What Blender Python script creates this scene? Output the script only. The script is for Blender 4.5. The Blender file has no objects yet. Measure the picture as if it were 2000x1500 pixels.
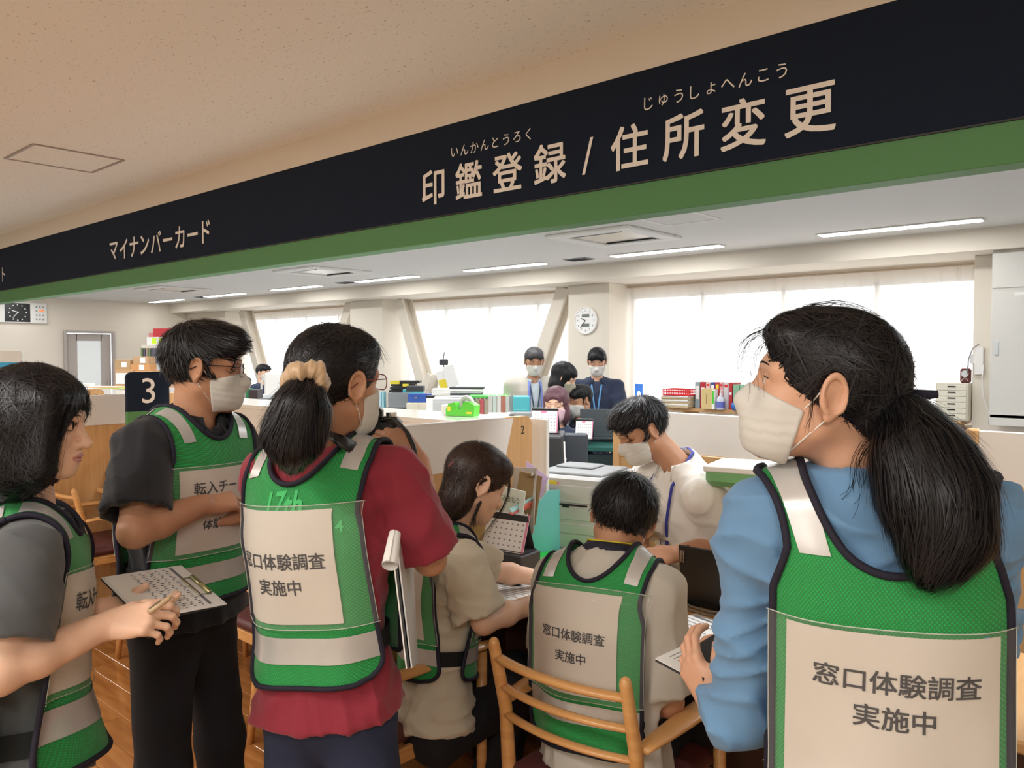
import bpy, math, random
import numpy as np
from math import sin, cos, pi, radians
from mathutils import Vector, Matrix
random.seed(7)
RNG = np.random.default_rng(5)
SC = bpy.context.scene
COL = SC.collection
f32 = np.float32

# ---------------------------------------------------------------- camera, light, exposure
YAW = radians(41.72); PITCH = radians(2.02); FPX = 1560.0
CAM = np.array([0.0, 0.0, 1.55])
FWH = np.array([-sin(YAW), cos(YAW), 0.0]); RT = np.array([cos(YAW), sin(YAW), 0.0])
FW = FWH * cos(PITCH) + np.array([0, 0, -sin(PITCH)]); UPC = np.cross(RT, FW)
cam_data = bpy.data.cameras.new('camera'); cam = bpy.data.objects.new('camera', cam_data); COL.objects.link(cam)
cam_data.lens = FPX / 2000 * 36; cam_data.sensor_width = 36; cam_data.clip_start = 0.02
_m = Matrix(((RT[0], UPC[0], -FW[0]), (RT[1], UPC[1], -FW[1]), (RT[2], UPC[2], -FW[2])))
cam.matrix_world = Matrix.Translation(CAM) @ _m.to_4x4(); SC.camera = cam

W = bpy.data.worlds.new('overcast_sky'); SC.world = W; W.use_nodes = True
W.node_tree.nodes['Background'].inputs[0].default_value = (0.90, 0.95, 1.0, 1)
W.node_tree.nodes['Background'].inputs[1].default_value = 3.5
SC.view_settings.view_transform = 'Standard'; SC.view_settings.look = 'None'
SC.view_settings.exposure = 0.0; SC.view_settings.gamma = 1.0
SC.cycles.use_denoising = True
SC.cycles.max_bounces = 7; SC.cycles.diffuse_bounces = 4; SC.cycles.glossy_bounces = 3
SC.cycles.transparent_max_bounces = 16; SC.cycles.transmission_bounces = 4
SC.cycles.caustics_reflective = False; SC.cycles.caustics_refractive = False
SC.cycles.sample_clamp_indirect = 4.0

def area(name, loc, sx, sy, power, col, rot=(0, 0, 0), spread=pi):
    l = bpy.data.lights.new(name, 'AREA'); l.shape = 'RECTANGLE'; l.size = sx; l.size_y = sy
    l.energy = power; l.color = col; l.spread = spread
    o = bpy.data.objects.new(name, l); o.location = loc; o.rotation_euler = rot; COL.objects.link(o)
    return o
WARM = (1.0, 0.955, 0.90); COOL = (0.95, 0.975, 1.0)
HALL_LAMPS = [(-1.5, -1.0), (-4.2, -1.0), (1.2, -1.0), (-1.5, -3.2), (-4.2, -3.2), (-7.2, -1.0), (-10.5, -1.0), (1.2, -3.2)]
for hx, hy in HALL_LAMPS:
    area('hall_lamp_light', (hx, hy, 2.735), 1.2, 0.25, 35, WARM)
OFFICE_X = [-2.22 + 2.37 - 2.37 * k for k in range(8)]
OFFICE_Y = [7.65, 5.15, 2.98]  # window row first; the two nearer rows are out of view, added for lighting
for oy in OFFICE_Y:
    for ox in OFFICE_X:
        area('office_lamp_light', (ox, oy, 2.675), 1.3, 0.12, {7.65: 12, 5.15: 24, 2.98: 33}[oy] * (.3 if ox < -15 else .7 if ox < -13 else 1), COOL)

# ---------------------------------------------------------------- materials
def lin(c):
    return tuple((x / 12.92 if x <= .04045 else ((x + .055) / 1.055) ** 2.4) for x in [v / 255 for v in c])
MATS = {}
def mat(name, rgb=(200, 200, 200), rough=.6, metal=0., spec=.5, emit=0, trans=0, alpha=1, noise=None, bump=None, sss=0, coat=0, sheen=0, island=0, wave=None):
    if name in MATS: return MATS[name]
    m = bpy.data.materials.new(name); MATS[name] = m; m.use_nodes = True
    nt = m.node_tree; b = nt.nodes['Principled BSDF']; c = lin(rgb) + (1,)
    b.inputs['Base Color'].default_value = c; b.inputs['Roughness'].default_value = rough
    b.inputs['Metallic'].default_value = metal; b.inputs['Specular IOR Level'].default_value = spec
    if trans: b.inputs['Transmission Weight'].default_value = trans
    if alpha < 1: b.inputs['Alpha'].default_value = alpha
    if sss: b.inputs['Subsurface Weight'].default_value = sss; b.inputs['Subsurface Radius'].default_value = (.01, .004, .002); b.inputs['Subsurface Scale'].default_value = 1
    if coat: b.inputs['Coat Weight'].default_value = coat; b.inputs['Coat Roughness'].default_value = .12
    if sheen: b.inputs['Sheen Weight'].default_value = sheen
    if emit: b.inputs['Emission Color'].default_value = c; b.inputs['Emission Strength'].default_value = emit
    L = nt.links; tc = nt.nodes.new('ShaderNodeTexCoord')
    def mapped(sc):
        mp = nt.nodes.new('ShaderNodeMapping'); L.new(tc.outputs['Object'], mp.inputs[0])
        mp.inputs['Scale'].default_value = sc if isinstance(sc, tuple) else (sc,) * 3; return mp.outputs[0]
    if noise:   # (scale, amount 0..1, [rgb2])
        n = nt.nodes.new('ShaderNodeTexNoise'); L.new(mapped(noise[0]), n.inputs['Vector']); n.inputs['Scale'].default_value = 1; n.inputs['Detail'].default_value = 4
        r = nt.nodes.new('ShaderNodeValToRGB'); r.color_ramp.elements[0].position = .35; r.color_ramp.elements[1].position = .65
        r.color_ramp.elements[0].color = c
        c2 = lin(noise[2]) + (1,) if len(noise) > 2 else tuple(v * (1 - noise[1]) for v in c[:3]) + (1,)
        r.color_ramp.elements[1].color = c2; L.new(n.outputs['Fac'], r.inputs[0]); L.new(r.outputs[0], b.inputs['Base Color'])
    if island:
        g = nt.nodes.new('ShaderNodeNewGeometry'); mx = nt.nodes.new('ShaderNodeHueSaturation')
        mr = nt.nodes.new('ShaderNodeMapRange'); mr.inputs[3].default_value = 1 - island; mr.inputs[4].default_value = 1 + island
        L.new(g.outputs['Random Per Island'], mr.inputs[0]); L.new(mr.outputs[0], mx.inputs['Value']); mx.inputs['Color'].default_value = c
        src = b.inputs['Base Color'].links
        if src: L.new(src[0].from_socket, mx.inputs['Color'])
        L.new(mx.outputs[0], b.inputs['Base Color'])
    if bump:    # (scale, strength, dist)
        n = nt.nodes.new('ShaderNodeTexNoise'); L.new(mapped(bump[0]), n.inputs['Vector']); n.inputs['Scale'].default_value = 1; n.inputs['Detail'].default_value = 3
        bp = nt.nodes.new('ShaderNodeBump'); bp.inputs['Strength'].default_value = bump[1]; bp.inputs['Distance'].default_value = bump[2]
        L.new(n.outputs['Fac'], bp.inputs['Height']); L.new(bp.outputs[0], b.inputs['Normal'])
    return m

# ---------------------------------------------------------------- scene graph helpers
def at(px, py, d):
    return CAM + d * (FW + RT * ((px - 1000) / FPX) + UPC * ((750 - py) / FPX))
def on_y(px, py, Y):
    r = at(px, py, 1) - CAM; return CAM + r * (Y - CAM[1]) / r[1]
def on_z(px, py, Z):
    r = at(px, py, 1) - CAM; return CAM + r * (Z - CAM[2]) / r[2]
def on_x(px, py, X):
    r = at(px, py, 1) - CAM; return CAM + r * (X - CAM[0]) / r[0]

def thing(name, label, cat, loc=(0, 0, 0), rz=0, group=None):
    o = bpy.data.objects.new(name, None); COL.objects.link(o); o.empty_display_size = .1
    o.location = tuple(float(v) for v in loc); o.rotation_euler = (0, 0, rz)
    o['label'] = label; o['category'] = cat
    if group: o['group'] = group
    return o
def tag(o, label=None, cat=None, group=None, kind=None):
    if label: o['label'] = label
    if cat: o['category'] = cat
    if group: o['group'] = group
    if kind: o['kind'] = kind
    return o
def mk(name, V, F, mats, parent=None, midx=None, smooth=False, loc=None, rz=0):
    """V (n,3); F list of faces, or (m,4) / (m,3) array."""
    me = bpy.data.meshes.new(name); V = np.asarray(V, dtype=np.float64)
    if isinstance(F, np.ndarray):
        k = F.shape[1]; n = len(F)
        me.vertices.add(len(V)); me.vertices.foreach_set('co', V.ravel())
        me.loops.add(n * k); me.loops.foreach_set('vertex_index', F.ravel().astype(np.int32))
        me.polygons.add(n); me.polygons.foreach_set('loop_start', np.arange(0, n * k, k, dtype=np.int32))
        me.update(calc_edges=True)
    else:
        me.from_pydata([tuple(v) for v in V], [], F)
    for m in (mats if isinstance(mats, (list, tuple)) else [mats]): me.materials.append(m)
    if midx is not None: me.polygons.foreach_set('material_index', np.asarray(midx, dtype=np.int32))
    if smooth: me.polygons.foreach_set('use_smooth', np.ones(len(me.polygons), dtype=bool))
    me.validate(); me.update()
    o = bpy.data.objects.new(name, me); COL.objects.link(o)
    if parent is not None: o.parent = parent
    if loc is not None: o.location = tuple(float(v) for v in loc)
    if rz: o.rotation_euler = (0, 0, rz)
    return o

class MB:
    """collects simple solids into one mesh"""
    def __init__(s): s.v = []; s.f = []; s.m = []; s.cur = 0; s.T = None
    def raw(s, V, F, mi=None):
        V = np.asarray(V, float)
        if s.T is not None: V = V @ s.T[0].T + s.T[1]
        n = len(s.v); s.v.extend(V.tolist()); s.f.extend([tuple(i + n for i in q) for q in F]); s.m.extend([s.cur if mi is None else mi] * len(F)); return s
    def box(s, c, d, bev=.0, rz=0, rx=0, ry=0, mi=None):
        hx, hy, hz = [x / 2 for x in d]; b = min(bev, hx * .95, hy * .95, hz * .95)
        if b <= 0:
            V = [(x, y, z) for x in (-hx, hx) for y in (-hy, hy) for z in (-hz, hz)]
            F = [(0, 1, 3, 2), (4, 6, 7, 5), (0, 4, 5, 1), (2, 3, 7, 6), (0, 2, 6, 4), (1, 5, 7, 3)]
        else:
            V = []; ix = {}
            for sx in (-1, 1):
                for sy in (-1, 1):
                    for sz in (-1, 1):
                        for a in range(3):
                            p = [sx * (hx - b), sy * (hy - b), sz * (hz - b)]; p[a] = (sx, sy, sz)[a] * (hx, hy, hz)[a]
                            ix[(sx, sy, sz, a)] = len(V); V.append(tuple(p))
            F = []
            for sg in (-1, 1):
                F.append([ix[(sg, -1, -1, 0)], ix[(sg, 1, -1, 0)], ix[(sg, 1, 1, 0)], ix[(sg, -1, 1, 0)]][::sg])
                F.append([ix[(-1, sg, -1, 1)], ix[(-1, sg, 1, 1)], ix[(1, sg, 1, 1)], ix[(1, sg, -1, 1)]][::sg])
                F.append([ix[(-1, -1, sg, 2)], ix[(1, -1, sg, 2)], ix[(1, 1, sg, 2)], ix[(-1, 1, sg, 2)]][::sg])
            for p in (-1, 1):
                for q in (-1, 1):
                    F.append([ix[(-1, p, q, 1)], ix[(1, p, q, 1)], ix[(1, p, q, 2)], ix[(-1, p, q, 2)]][::-p * q])
                    F.append([ix[(p, -1, q, 0)], ix[(p, 1, q, 0)], ix[(p, 1, q, 2)], ix[(p, -1, q, 2)]][::p * q])
                    F.append([ix[(p, q, -1, 0)], ix[(p, q, 1, 0)], ix[(p, q, 1, 1)], ix[(p, q, -1, 1)]][::-p * q])
                    for r in (-1, 1):
                        F.append([ix[(p, q, r, 0)], ix[(p, q, r, 1)], ix[(p, q, r, 2)]][::p * q * r])
        V = np.array(V)
        R = np.array(Matrix.Rotation(rz, 3, 'Z') @ Matrix.Rotation(ry, 3, 'Y') @ Matrix.Rotation(rx, 3, 'X'))
        return s.raw(V @ R.T + np.array(c), F, mi)
    def tube(s, pts, r, n=8, closed=False, mi=None, flat=None):
        P = np.array(pts, float); k = len(P); rs = np.full(k, r) if np.isscalar(r) else np.array(r, float)
        Tn = np.gradient(P, axis=0) if not closed else np.roll(P, -1, 0) - np.roll(P, 1, 0)
        Tn /= np.linalg.norm(Tn, axis=1)[:, None] + 1e-9
        ref = np.array([0, 0, 1.0]) if abs(Tn[0][2]) < .9 else np.array([1.0, 0, 0])
        V = []; a = None
        for i in range(k):
            if a is None: a = np.cross(Tn[i], ref)
            else: a = a - Tn[i] * a.dot(Tn[i])
            a /= np.linalg.norm(a) + 1e-9; b = np.cross(Tn[i], a)
            for j in range(n):
                th = 2 * pi * j / n; V.append(P[i] + rs[i] * (cos(th) * a + (flat or 1) * sin(th) * b))
        F = []
        for i in range(k if closed else k - 1):
            for j in range(n):
                i2 = (i + 1) % k; j2 = (j + 1) % n
                F.append((i * n + j, i * n + j2, i2 * n + j2, i2 * n + j))
        if not closed: F.append(tuple(range(n))[::-1]); F.append(tuple((k - 1) * n + j for j in range(n)))
        return s.raw(V, F, mi)
    def cyl(s, c, r, h, n=20, axis='z', r2=None, mi=None):
        d = {'z': (0, 0, 1), 'x': (1, 0, 0), 'y': (0, 1, 0)}[axis]; c = np.array(c, float); d = np.array(d, float) * h / 2
        return s.tube([c - d, c + d], [r, r if r2 is None else r2], n, mi=mi)
    def lathe(s, c, prof, n=20, mi=None):
        V = [(c[0] + r * cos(2 * pi * j / n), c[1] + r * sin(2 * pi * j / n), c[2] + z) for r, z in prof for j in range(n)]
        F = [(i * n + j, i * n + (j + 1) % n, (i + 1) * n + (j + 1) % n, (i + 1) * n + j) for i in range(len(prof) - 1) for j in range(n)]
        F += [tuple(range(n))[::-1], tuple((len(prof) - 1) * n + j for j in range(n))]
        return s.raw(V, F, mi)
    def prism(s, poly, O, U, Vv, t, mi=None):
        """2D outline extruded by t along U x V, starting at plane O"""
        O, U, Vv = [np.array(q, float) for q in (O, U, Vv)]; N = np.cross(U, Vv); n = len(poly)
        A = [O + U * p[0] + Vv * p[1] for p in poly]; B = [p + N * t for p in A]
        F = [tuple(range(n))[::-1], tuple(range(n, 2 * n))] + [(i, (i + 1) % n, n + (i + 1) % n, n + i) for i in range(n)]
        return s.raw(A + B, F, mi)
    def build(s, name, mats, parent=None, smooth=False, loc=None, rz=0):
        return mk(name, s.v, s.f, mats, parent, s.m if isinstance(mats, (list, tuple)) else None, smooth, loc, rz)

def rrect(w, h, r, n=5, which=(1, 1, 1, 1)):
    """rounded rectangle outline centred at 0; corners order: BL BR TR TL"""
    P = []
    for (cx, cy, a0, on) in ((-1, -1, pi, which[0]), (1, -1, 1.5 * pi, which[1]), (1, 1, 0, which[2]), (-1, 1, .5 * pi, which[3])):
        if on:
            for k in range(n + 1):
                a = a0 + (pi / 2) * k / n; P.append((cx * (w / 2 - r) + r * cos(a), cy * (h / 2 - r) + r * sin(a)))
        else: P.append((cx * w / 2, cy * h / 2))
    return P

_txt = {}
def glyphs(body, size=1., bold=0., space=1.):
    """flat lettering: verts (x,y) and faces, origin at its lower-left"""
    key = (body, bold, space)
    if key not in _txt:
        cu = bpy.data.curves.new('lettering', 'FONT'); cu.body = body; cu.size = 1; cu.offset = bold; cu.space_character = space; cu.resolution_u = 3
        o = bpy.data.objects.new('lettering', cu); COL.objects.link(o)
        dg = bpy.context.evaluated_depsgraph_get(); me = o.evaluated_get(dg).to_mesh()
        V = np.array([v.co[:] for v in me.vertices])[:, :2] if len(me.vertices) else np.zeros((0, 2)); F = [tuple(p.vertices) for p in me.polygons]
        o.evaluated_get(dg).to_mesh_clear(); bpy.data.objects.remove(o); bpy.data.curves.remove(cu)
        V = V - V.min(0); _txt[key] = (V, F)
    V, F = _txt[key]; return V * size, F
def text_on(name, body, O, U, Vv, mats, parent, h=None, w=None, bold=0., space=1., center=True, off=.0006):
    """flat lettering on a plane at O (centre), axes U,V (unit); h, w = overall height / width"""
    V, F = glyphs(body, 1, bold, space); e = V.max(0); sx = (w / e[0]) if w else h / e[1]; sy = (h / e[1]) if h else sx
    V = V * np.array([sx, sy]); 
    if center: V = V - V.max(0) / 2
    O, U, Vv = [np.array(q, float) for q in (O, U, Vv)]; N = np.cross(U, Vv)
    return mk(name, O + V[:, :1] * U + V[:, 1:] * Vv + N * off, F, mats, parent)

# ---------------------------------------------------------------- signed distance sculpting
def smin(a, b, k):
    if k <= 0: return np.minimum(a, b)
    h = np.maximum(k - np.abs(a - b), 0) / k; return np.minimum(a, b) - h * h * k * .25
def smax(a, b, k): return -smin(-a, -b, k)
def _a(v): return np.asarray(v, dtype=f32)
def ell(c, r, R=None):
    c, r = _a(c), _a(r)
    def fn(P):
        q = P - c
        if R is not None: q = q @ _a(R)
        k0 = np.sqrt(((q / r) ** 2).sum(1)); k1 = np.sqrt(((q / (r * r)) ** 2).sum(1)) + 1e-9
        return k0 * (k0 - 1) / k1
    return fn
def sph(c, r): 
    c = _a(c); return lambda P: np.sqrt(((P - c) ** 2).sum(1)) - f32(r)
def cone(a, b, ra, rb, flat=None):
    """rounded cone a->b; flat = (axis vector, factor) squashes the section along the axis"""
    a, b = _a(a), _a(b); ba = b - a; L = float((ba * ba).sum()) + 1e-12
    fx = None
    if flat is not None: fx = _a(flat[0]); fx = fx / np.linalg.norm(fx)
    def fn(P):
        pa = P - a; t = np.clip((pa @ ba) / L, 0, 1)
        q = pa - t[:, None] * ba
        r = ra + (rb - ra) * t
        if fx is not None:
            q = q + (q @ fx)[:, None] * fx * f32(1 / flat[1] - 1); d = np.sqrt((q * q).sum(1)) - r
            return d * f32(min(1, flat[1]) * .5 + .5)
        return np.sqrt((q * q).sum(1)) - r
    return fn
def half(o, n):
    o, n = _a(o), _a(n) / f32(np.linalg.norm(n)); return lambda P: (P - o) @ n
def loft(C, X, Y, Wd, Dp, e=2.3):
    """stack of superelliptic sections: centres C, half widths Wd along X, half depths Dp along Y (unit vectors)"""
    C = _a(C); X = _a(X); Y = _a(Y); Z = _a(np.cross(X, Y)); Wd = _a(Wd); Dp = _a(Dp)
    zs = C @ Z; od = np.argsort(zs); zs = zs[od]; cx = (C @ X)[od]; cy = (C @ Y)[od]; Wd = Wd[od]; Dp = Dp[od]
    def fn(P):
        z = P @ Z; zc = np.clip(z, zs[0], zs[-1]); w = np.interp(zc, zs, Wd); d = np.interp(zc, zs, Dp)
        u = np.abs(P @ X - np.interp(zc, zs, cx)) / w; v = np.abs(P @ Y - np.interp(zc, zs, cy)) / d
        k = (u ** e + v ** e) ** (1 / e); rad = (k - 1) * np.minimum(w, d) * 1.05
        dz = np.abs(z - zc)
        return np.where(dz > 0, np.sqrt(np.maximum(rad, 0) ** 2 + dz ** 2) + np.minimum(rad, 0) * 0, rad).astype(f32)
    return fn
class Blob:
    def __init__(s): s.ops = []
    def add(s, fn, k=.01): s.ops.append(('+', fn, k)); return s
    def sub(s, fn, k=.005): s.ops.append(('-', fn, k)); return s
    def cut(s, fn, k=.0): s.ops.append(('&', fn, k)); return s
    def warp(s, fn): s.ops.append(('w', fn, 0)); return s
    def __call__(s, P):
        d = None
        for op, fn, k in s.ops:
            if op == 'w': d = d + fn(P); continue
            v = fn(P)
            if d is None: d = v
            elif op == '+': d = smin(d, v, k)
            elif op == '-': d = smax(d, -v, k)
            else: d = smax(d, v, k)
        return d
def grad(fn, P, e=.0015):
    g = np.stack([fn(P + _a(v)) - fn(P - _a(v)) for v in ((e, 0, 0), (0, e, 0), (0, 0, e))], 1)
    return g / (np.linalg.norm(g, axis=1)[:, None] + 1e-9)
def polygonize(fn, lo, hi, h, margin=.02):
    lo = np.asarray(lo, float); hi = np.asarray(hi, float); B = 6
    n = np.ceil((hi - lo) / h / B).astype(int) * B
    nb = n // B
    bc = np.stack(np.meshgrid(*[np.arange(k) for k in nb], indexing='ij'), -1).reshape(-1, 3)
    cen = lo + (bc * B + B / 2) * h
    d = fn(cen.astype(f32)); act = np.abs(d) < B * h * .87 + margin
    D = np.repeat(np.repeat(np.repeat(np.where(d < 0, -1, 1).reshape(nb).astype(f32), B, 0), B, 1), B, 2)
    off = np.stack(np.meshgrid(*[np.arange(B)] * 3, indexing='ij'), -1).reshape(-1, 3)
    ab = bc[act]; idx = (ab[:, None, :] * B + off[None]).reshape(-1, 3)
    P = (lo + idx * h).astype(f32); vals = np.concatenate([fn(P[i:i + 200000]) for i in range(0, len(P), 200000)]) if len(P) else np.zeros(0)
    D[idx[:, 0], idx[:, 1], idx[:, 2]] = vals
    D[0] = D[-1] = 1; D[:, 0] = D[:, -1] = 1; D[:, :, 0] = D[:, :, -1] = 1
    I = D < 0; nx, ny, nz = D.shape
    cs = [I[i:nx - 1 + i, j:ny - 1 + j, k:nz - 1 + k] for i in (0, 1) for j in (0, 1) for k in (0, 1)]
    s_ = sum(c.astype(np.int8) for c in cs); cell = np.argwhere((s_ > 0) & (s_ < 8))
    if len(cell) == 0: return np.zeros((0, 3)), np.zeros((0, 4), int)
    ci = -np.ones((nx - 1, ny - 1, nz - 1), np.int32); ci[cell[:, 0], cell[:, 1], cell[:, 2]] = np.arange(len(cell))
    acc = np.zeros((len(cell), 3)); cnt = np.zeros(len(cell))
    corners = [(i, j, k) for i in (0, 1) for j in (0, 1) for k in (0, 1)]
    val = {c: D[cell[:, 0] + c[0], cell[:, 1] + c[1], cell[:, 2] + c[2]] for c in corners}
    for a in corners:
        for ax in range(3):
            if a[ax] == 0:
                b = list(a); b[ax] = 1; b = tuple(b); va, vb = val[a], val[b]; m = (va < 0) != (vb < 0)
                t = np.where(m, va / np.where(m, va - vb, 1), 0); p = np.array(a, float)[None] + np.zeros((len(cell), 3)); p[:, ax] += t
                acc += p * m[:, None]; cnt += m
    V = lo + (cell + acc / cnt[:, None]) * h
    F = []
    for ax in range(3):
        b, c = (ax + 1) % 3, (ax + 2) % 3
        sl0 = [slice(1, -1)] * 3; sl1 = [slice(1, -1)] * 3; sl0[ax] = slice(0, -1); sl1[ax] = slice(1, None)
        A = I[tuple(sl0)]; Bv = I[tuple(sl1)]; e = np.argwhere(A != Bv)
        g = e.copy(); g[:, b] += 1; g[:, c] += 1; ins = A[e[:, 0], e[:, 1], e[:, 2]]
        q = []
        for db, dc in ((-1, -1), (0, -1), (0, 0), (-1, 0)):
            w = g.copy(); w[:, b] += db; w[:, c] += dc; q.append(ci[w[:, 0], w[:, 1], w[:, 2]])
        q = np.stack(q, 1); q[~ins] = q[~ins][:, ::-1]; F.append(q[(q >= 0).all(1)])
    return V, np.concatenate(F)
def joinm(parts):
    """[(V, F(quad array), matindex)] -> V, F, midx"""
    vs, fs, ms, n = [], [], [], 0
    for V, F, m in parts:
        vs.append(V); fs.append(F + n); ms.append(np.full(len(F), m) if np.isscalar(m) else m); n += len(V)
    return np.concatenate(vs), np.concatenate(fs), np.concatenate(ms)
# ---------------------------------------------------------------- palette
M_wall = mat('wall_paint', (232, 222, 208), .85, bump=(60, .08, .002))
M_wall2 = mat('beam_paint', (226, 217, 203), .85)
M_ceilo = mat('office_ceiling', (226, 224, 220), .9, bump=(150, .1, .002))
M_ceilh = mat('hall_ceiling', (250, 246, 240), .95)
M_wood = mat('beech_laminate', (214, 170, 118), .45, noise=((2, 40, 2.5), .12, (200, 155, 103)))
M_woodx = mat('beech_laminate_x', (214, 170, 118), .45, noise=((40, 2, 2.5), .12, (200, 155, 103)))
M_white = mat('white_laminate', (234, 230, 226), .28, coat=.3)
M_whitem = mat('white_matte', (236, 234, 230), .6)
M_chairw = mat('chair_wood', (224, 170, 108), .4, noise=((6, 6, 40), .1, (210, 152, 90)), coat=.3)
M_maroon = mat('maroon_vinyl', (92, 48, 50), .45)
M_black = mat('black_plastic', (28, 29, 31), .4)
M_dark = mat('dark_grey', (58, 60, 64), .5)
M_grey = mat('mid_grey', (150, 152, 154), .5)
M_lgrey = mat('light_grey', (205, 207, 208), .45)
M_signd = mat('sign_charcoal', (26, 37, 55), .8, spec=.2)
M_signg = mat('sign_green', (84, 142, 86), .5)
M_letter = mat('sign_letter', (255, 250, 244), .6)
M_ink = mat('ink', (36, 30, 32), .7)
M_inkg = mat('grey_ink', (120, 120, 125), .7)
M_lamp = mat('lamp_diffuser', (255, 253, 248), .5, emit=9)
M_paper = mat('paper', (240, 239, 236), .8)
M_chrome = mat('chrome', (210, 210, 205), .2, metal=1)
M_turq = mat('turquoise', (120, 205, 205), .5)
M_turq2 = mat('turquoise_translucent', (90, 195, 205), .35)
M_blue = mat('blue_plastic', (52, 92, 178), .4)
M_red = mat('red_plastic', (214, 40, 44), .4)
M_green = mat('lime_plastic', (92, 200, 60), .35)
M_card = mat('cardboard', (196, 158, 118), .8)
M_pink = mat('pink_print', (232, 140, 178), .7)
M_lav = mat('lavender_plastic', (206, 178, 222), .4)
M_yel = mat('yellow', (236, 214, 60), .6)
M_alu = mat('window_frame', (196, 192, 186), .4, metal=.3)

def struct(o): o['kind'] = 'structure'; return o
def S(name, boxes, m, bev=0.):
    mb = MB()
    for c, d in boxes: mb.box(c, d, bev)
    return struct(mb.build(name, m))
def span(x0, x1, y0, y1, z0, z1): return (((x0 + x1) / 2, (y0 + y1) / 2, (z0 + z1) / 2), (x1 - x0, y1 - y0, z1 - z0))

# speckled hall ceiling, floor base
def speckle(m, scale, c2, lo, hi):
    nt = m.node_tree; b = nt.nodes['Principled BSDF']; tc = nt.nodes.new('ShaderNodeTexCoord'); v = nt.nodes.new('ShaderNodeTexNoise')
    v.inputs['Scale'].default_value = scale; v.inputs['Detail'].default_value = 2.5; v.inputs['Roughness'].default_value = .6
    r = nt.nodes.new('ShaderNodeValToRGB'); r.color_ramp.elements[0].position = lo; r.color_ramp.elements[1].position = hi
    r.color_ramp.elements[0].color = b.inputs['Base Color'].default_value; r.color_ramp.elements[1].color = lin(c2) + (1,)
    mp = nt.nodes.new('ShaderNodeMapping'); mp.inputs['Scale'].default_value = (1, 1.8, 1)
    nt.links.new(tc.outputs['Object'], mp.inputs[0]); nt.links.new(mp.outputs[0], v.inputs['Vector']); nt.links.new(v.outputs['Fac'], r.inputs[0]); nt.links.new(r.outputs[0], b.inputs['Base Color'])
speckle(M_ceilh, 42, (206, 194, 178), .64, .69)

XL, XR = -17.5, 3.2
flo = S('floor', [span(XL, XR, -5.5, 9.1, -.1, -.012)], mat('floor_base', (150, 95, 50), .4))
S('office_floor', [span(XL, XR, 2.66, 9.1, -.012, 0)], mat('office_carpet', (172, 173, 176), .9, noise=(80, .15)))
# hall planks, each board its own piece
M_plank = mat('floor_plank', (192, 134, 78), .2, noise=((3, 26, 3), .2, (164, 106, 56)), coat=.5)
M_plank2 = mat('floor_plank_dark', (178, 120, 66), .2, noise=((3, 26, 3), .2, (152, 98, 50)), coat=.5)
pm = {}
for r in range(21):
    x = -6.6 + (r * .37) % .9; y = .15 + r * .12
    while x < -.3:
        L = 1.0 if (r % 3) else .8
        key = (L, (int(x * 7) + r) % 2)
        if key not in pm:
            mb = MB(); mb.box((0, 0, -.006), (L - .0025, .1175, .012), .0012); o = mb.build('plank', M_plank if key[1] else M_plank2, flo); pm[key] = o.data
        else:
            o = bpy.data.objects.new('plank', pm[key]); COL.objects.link(o); o.parent = flo
        o.location = (x + L / 2, y, 0); x += L
S('hall_floor_boards', [span(XL, -6.6, -5.5, 2.66, -.012, 0), span(-.3, XR, -5.5, 2.66, -.012, 0), span(-6.6, -.3, -5.5, .088, -.012, 0), span(-6.6, -.3, 2.615, 2.66, -.012, 0)], mat('hall_floor_tile', (176, 160, 142), .3))
ceil = S('ceiling', [span(XL, XR, -5.5, 2.66, 2.76, 2.85)], M_ceilh)
S('ceiling_office', [span(XL, XR, 2.66, 8.2, 2.70, 2.85)], M_ceilo)
S('beam', [span(XL, XR, 8.2, 9.1, 2.50, 2.85)], M_wall2)
S('trim_1', [span(XL, XR, 2.60, 2.70, 2.623, 2.76)], mat('bulkhead_paint', (240, 232, 220), .9))
S('wall_left', [span(XL - .1, XL, -5.5, 6.02, 0, 2.85), span(XL - .1, XL, 7.0, 9.1, 0, 2.85), span(XL - .1, XL, 6.02, 7.0, 2.05, 2.85)], M_wall)
S('wall_right', [span(XR, XR + .1, -5.5, 9.1, 0, 2.85)], M_wall)
S('wall_back', [span(XL, XR, -5.6, -5.5, 0, 2.85)], M_wall)
# window wall with openings
WIN = [(-5.98, -1.79), (-10.59, -6.65), (-15.80, -11.48)]
Z0, Z1 = .86, 2.36
S('wall_window', [span(XL, -15.8, 9.1, 9.25, 0, 2.85), span(-11.48, -10.59, 9.1, 9.25, 0, 2.85), span(-6.65, -5.98, 9.1, 9.25, 0, 2.85), span(-1.79, XR, 9.1, 9.25, 0, 2.85)] +
  [span(a, b, 9.1, 9.25, 0, Z0) for a, b in WIN] + [span(a, b, 9.1, 9.25, Z1, 2.85) for a, b in WIN], M_wall)
def pillar(x0, x1): return S('pillar', [span(x0, x1, 8.6, 9.1, 0, 2.5)], M_wall2, .004)
for a, b in ((-6.65, -5.98), (-11.48, -10.59), (-17.5, -15.8), (-1.79, XR)): pillar(a, b)
M_glass = mat('window_glass', (255, 255, 255), .0, alpha=.12)
M_curt = mat('sheer_curtain', (250, 248, 244), .9)
nt = M_curt.node_tree; out = nt.nodes['Material Output']; tr = nt.nodes.new('ShaderNodeBsdfTransparent'); tl = nt.nodes.new('ShaderNodeBsdfTranslucent'); df = nt.nodes.new('ShaderNodeBsdfDiffuse')
tl.inputs[0].default_value = df.inputs[0].default_value = lin((250, 244, 236)) + (1,)
m1 = nt.nodes.new('ShaderNodeMixShader'); m2 = nt.nodes.new('ShaderNodeMixShader'); m1.inputs[0].default_value = .45; m2.inputs[0].default_value = .38
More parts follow.
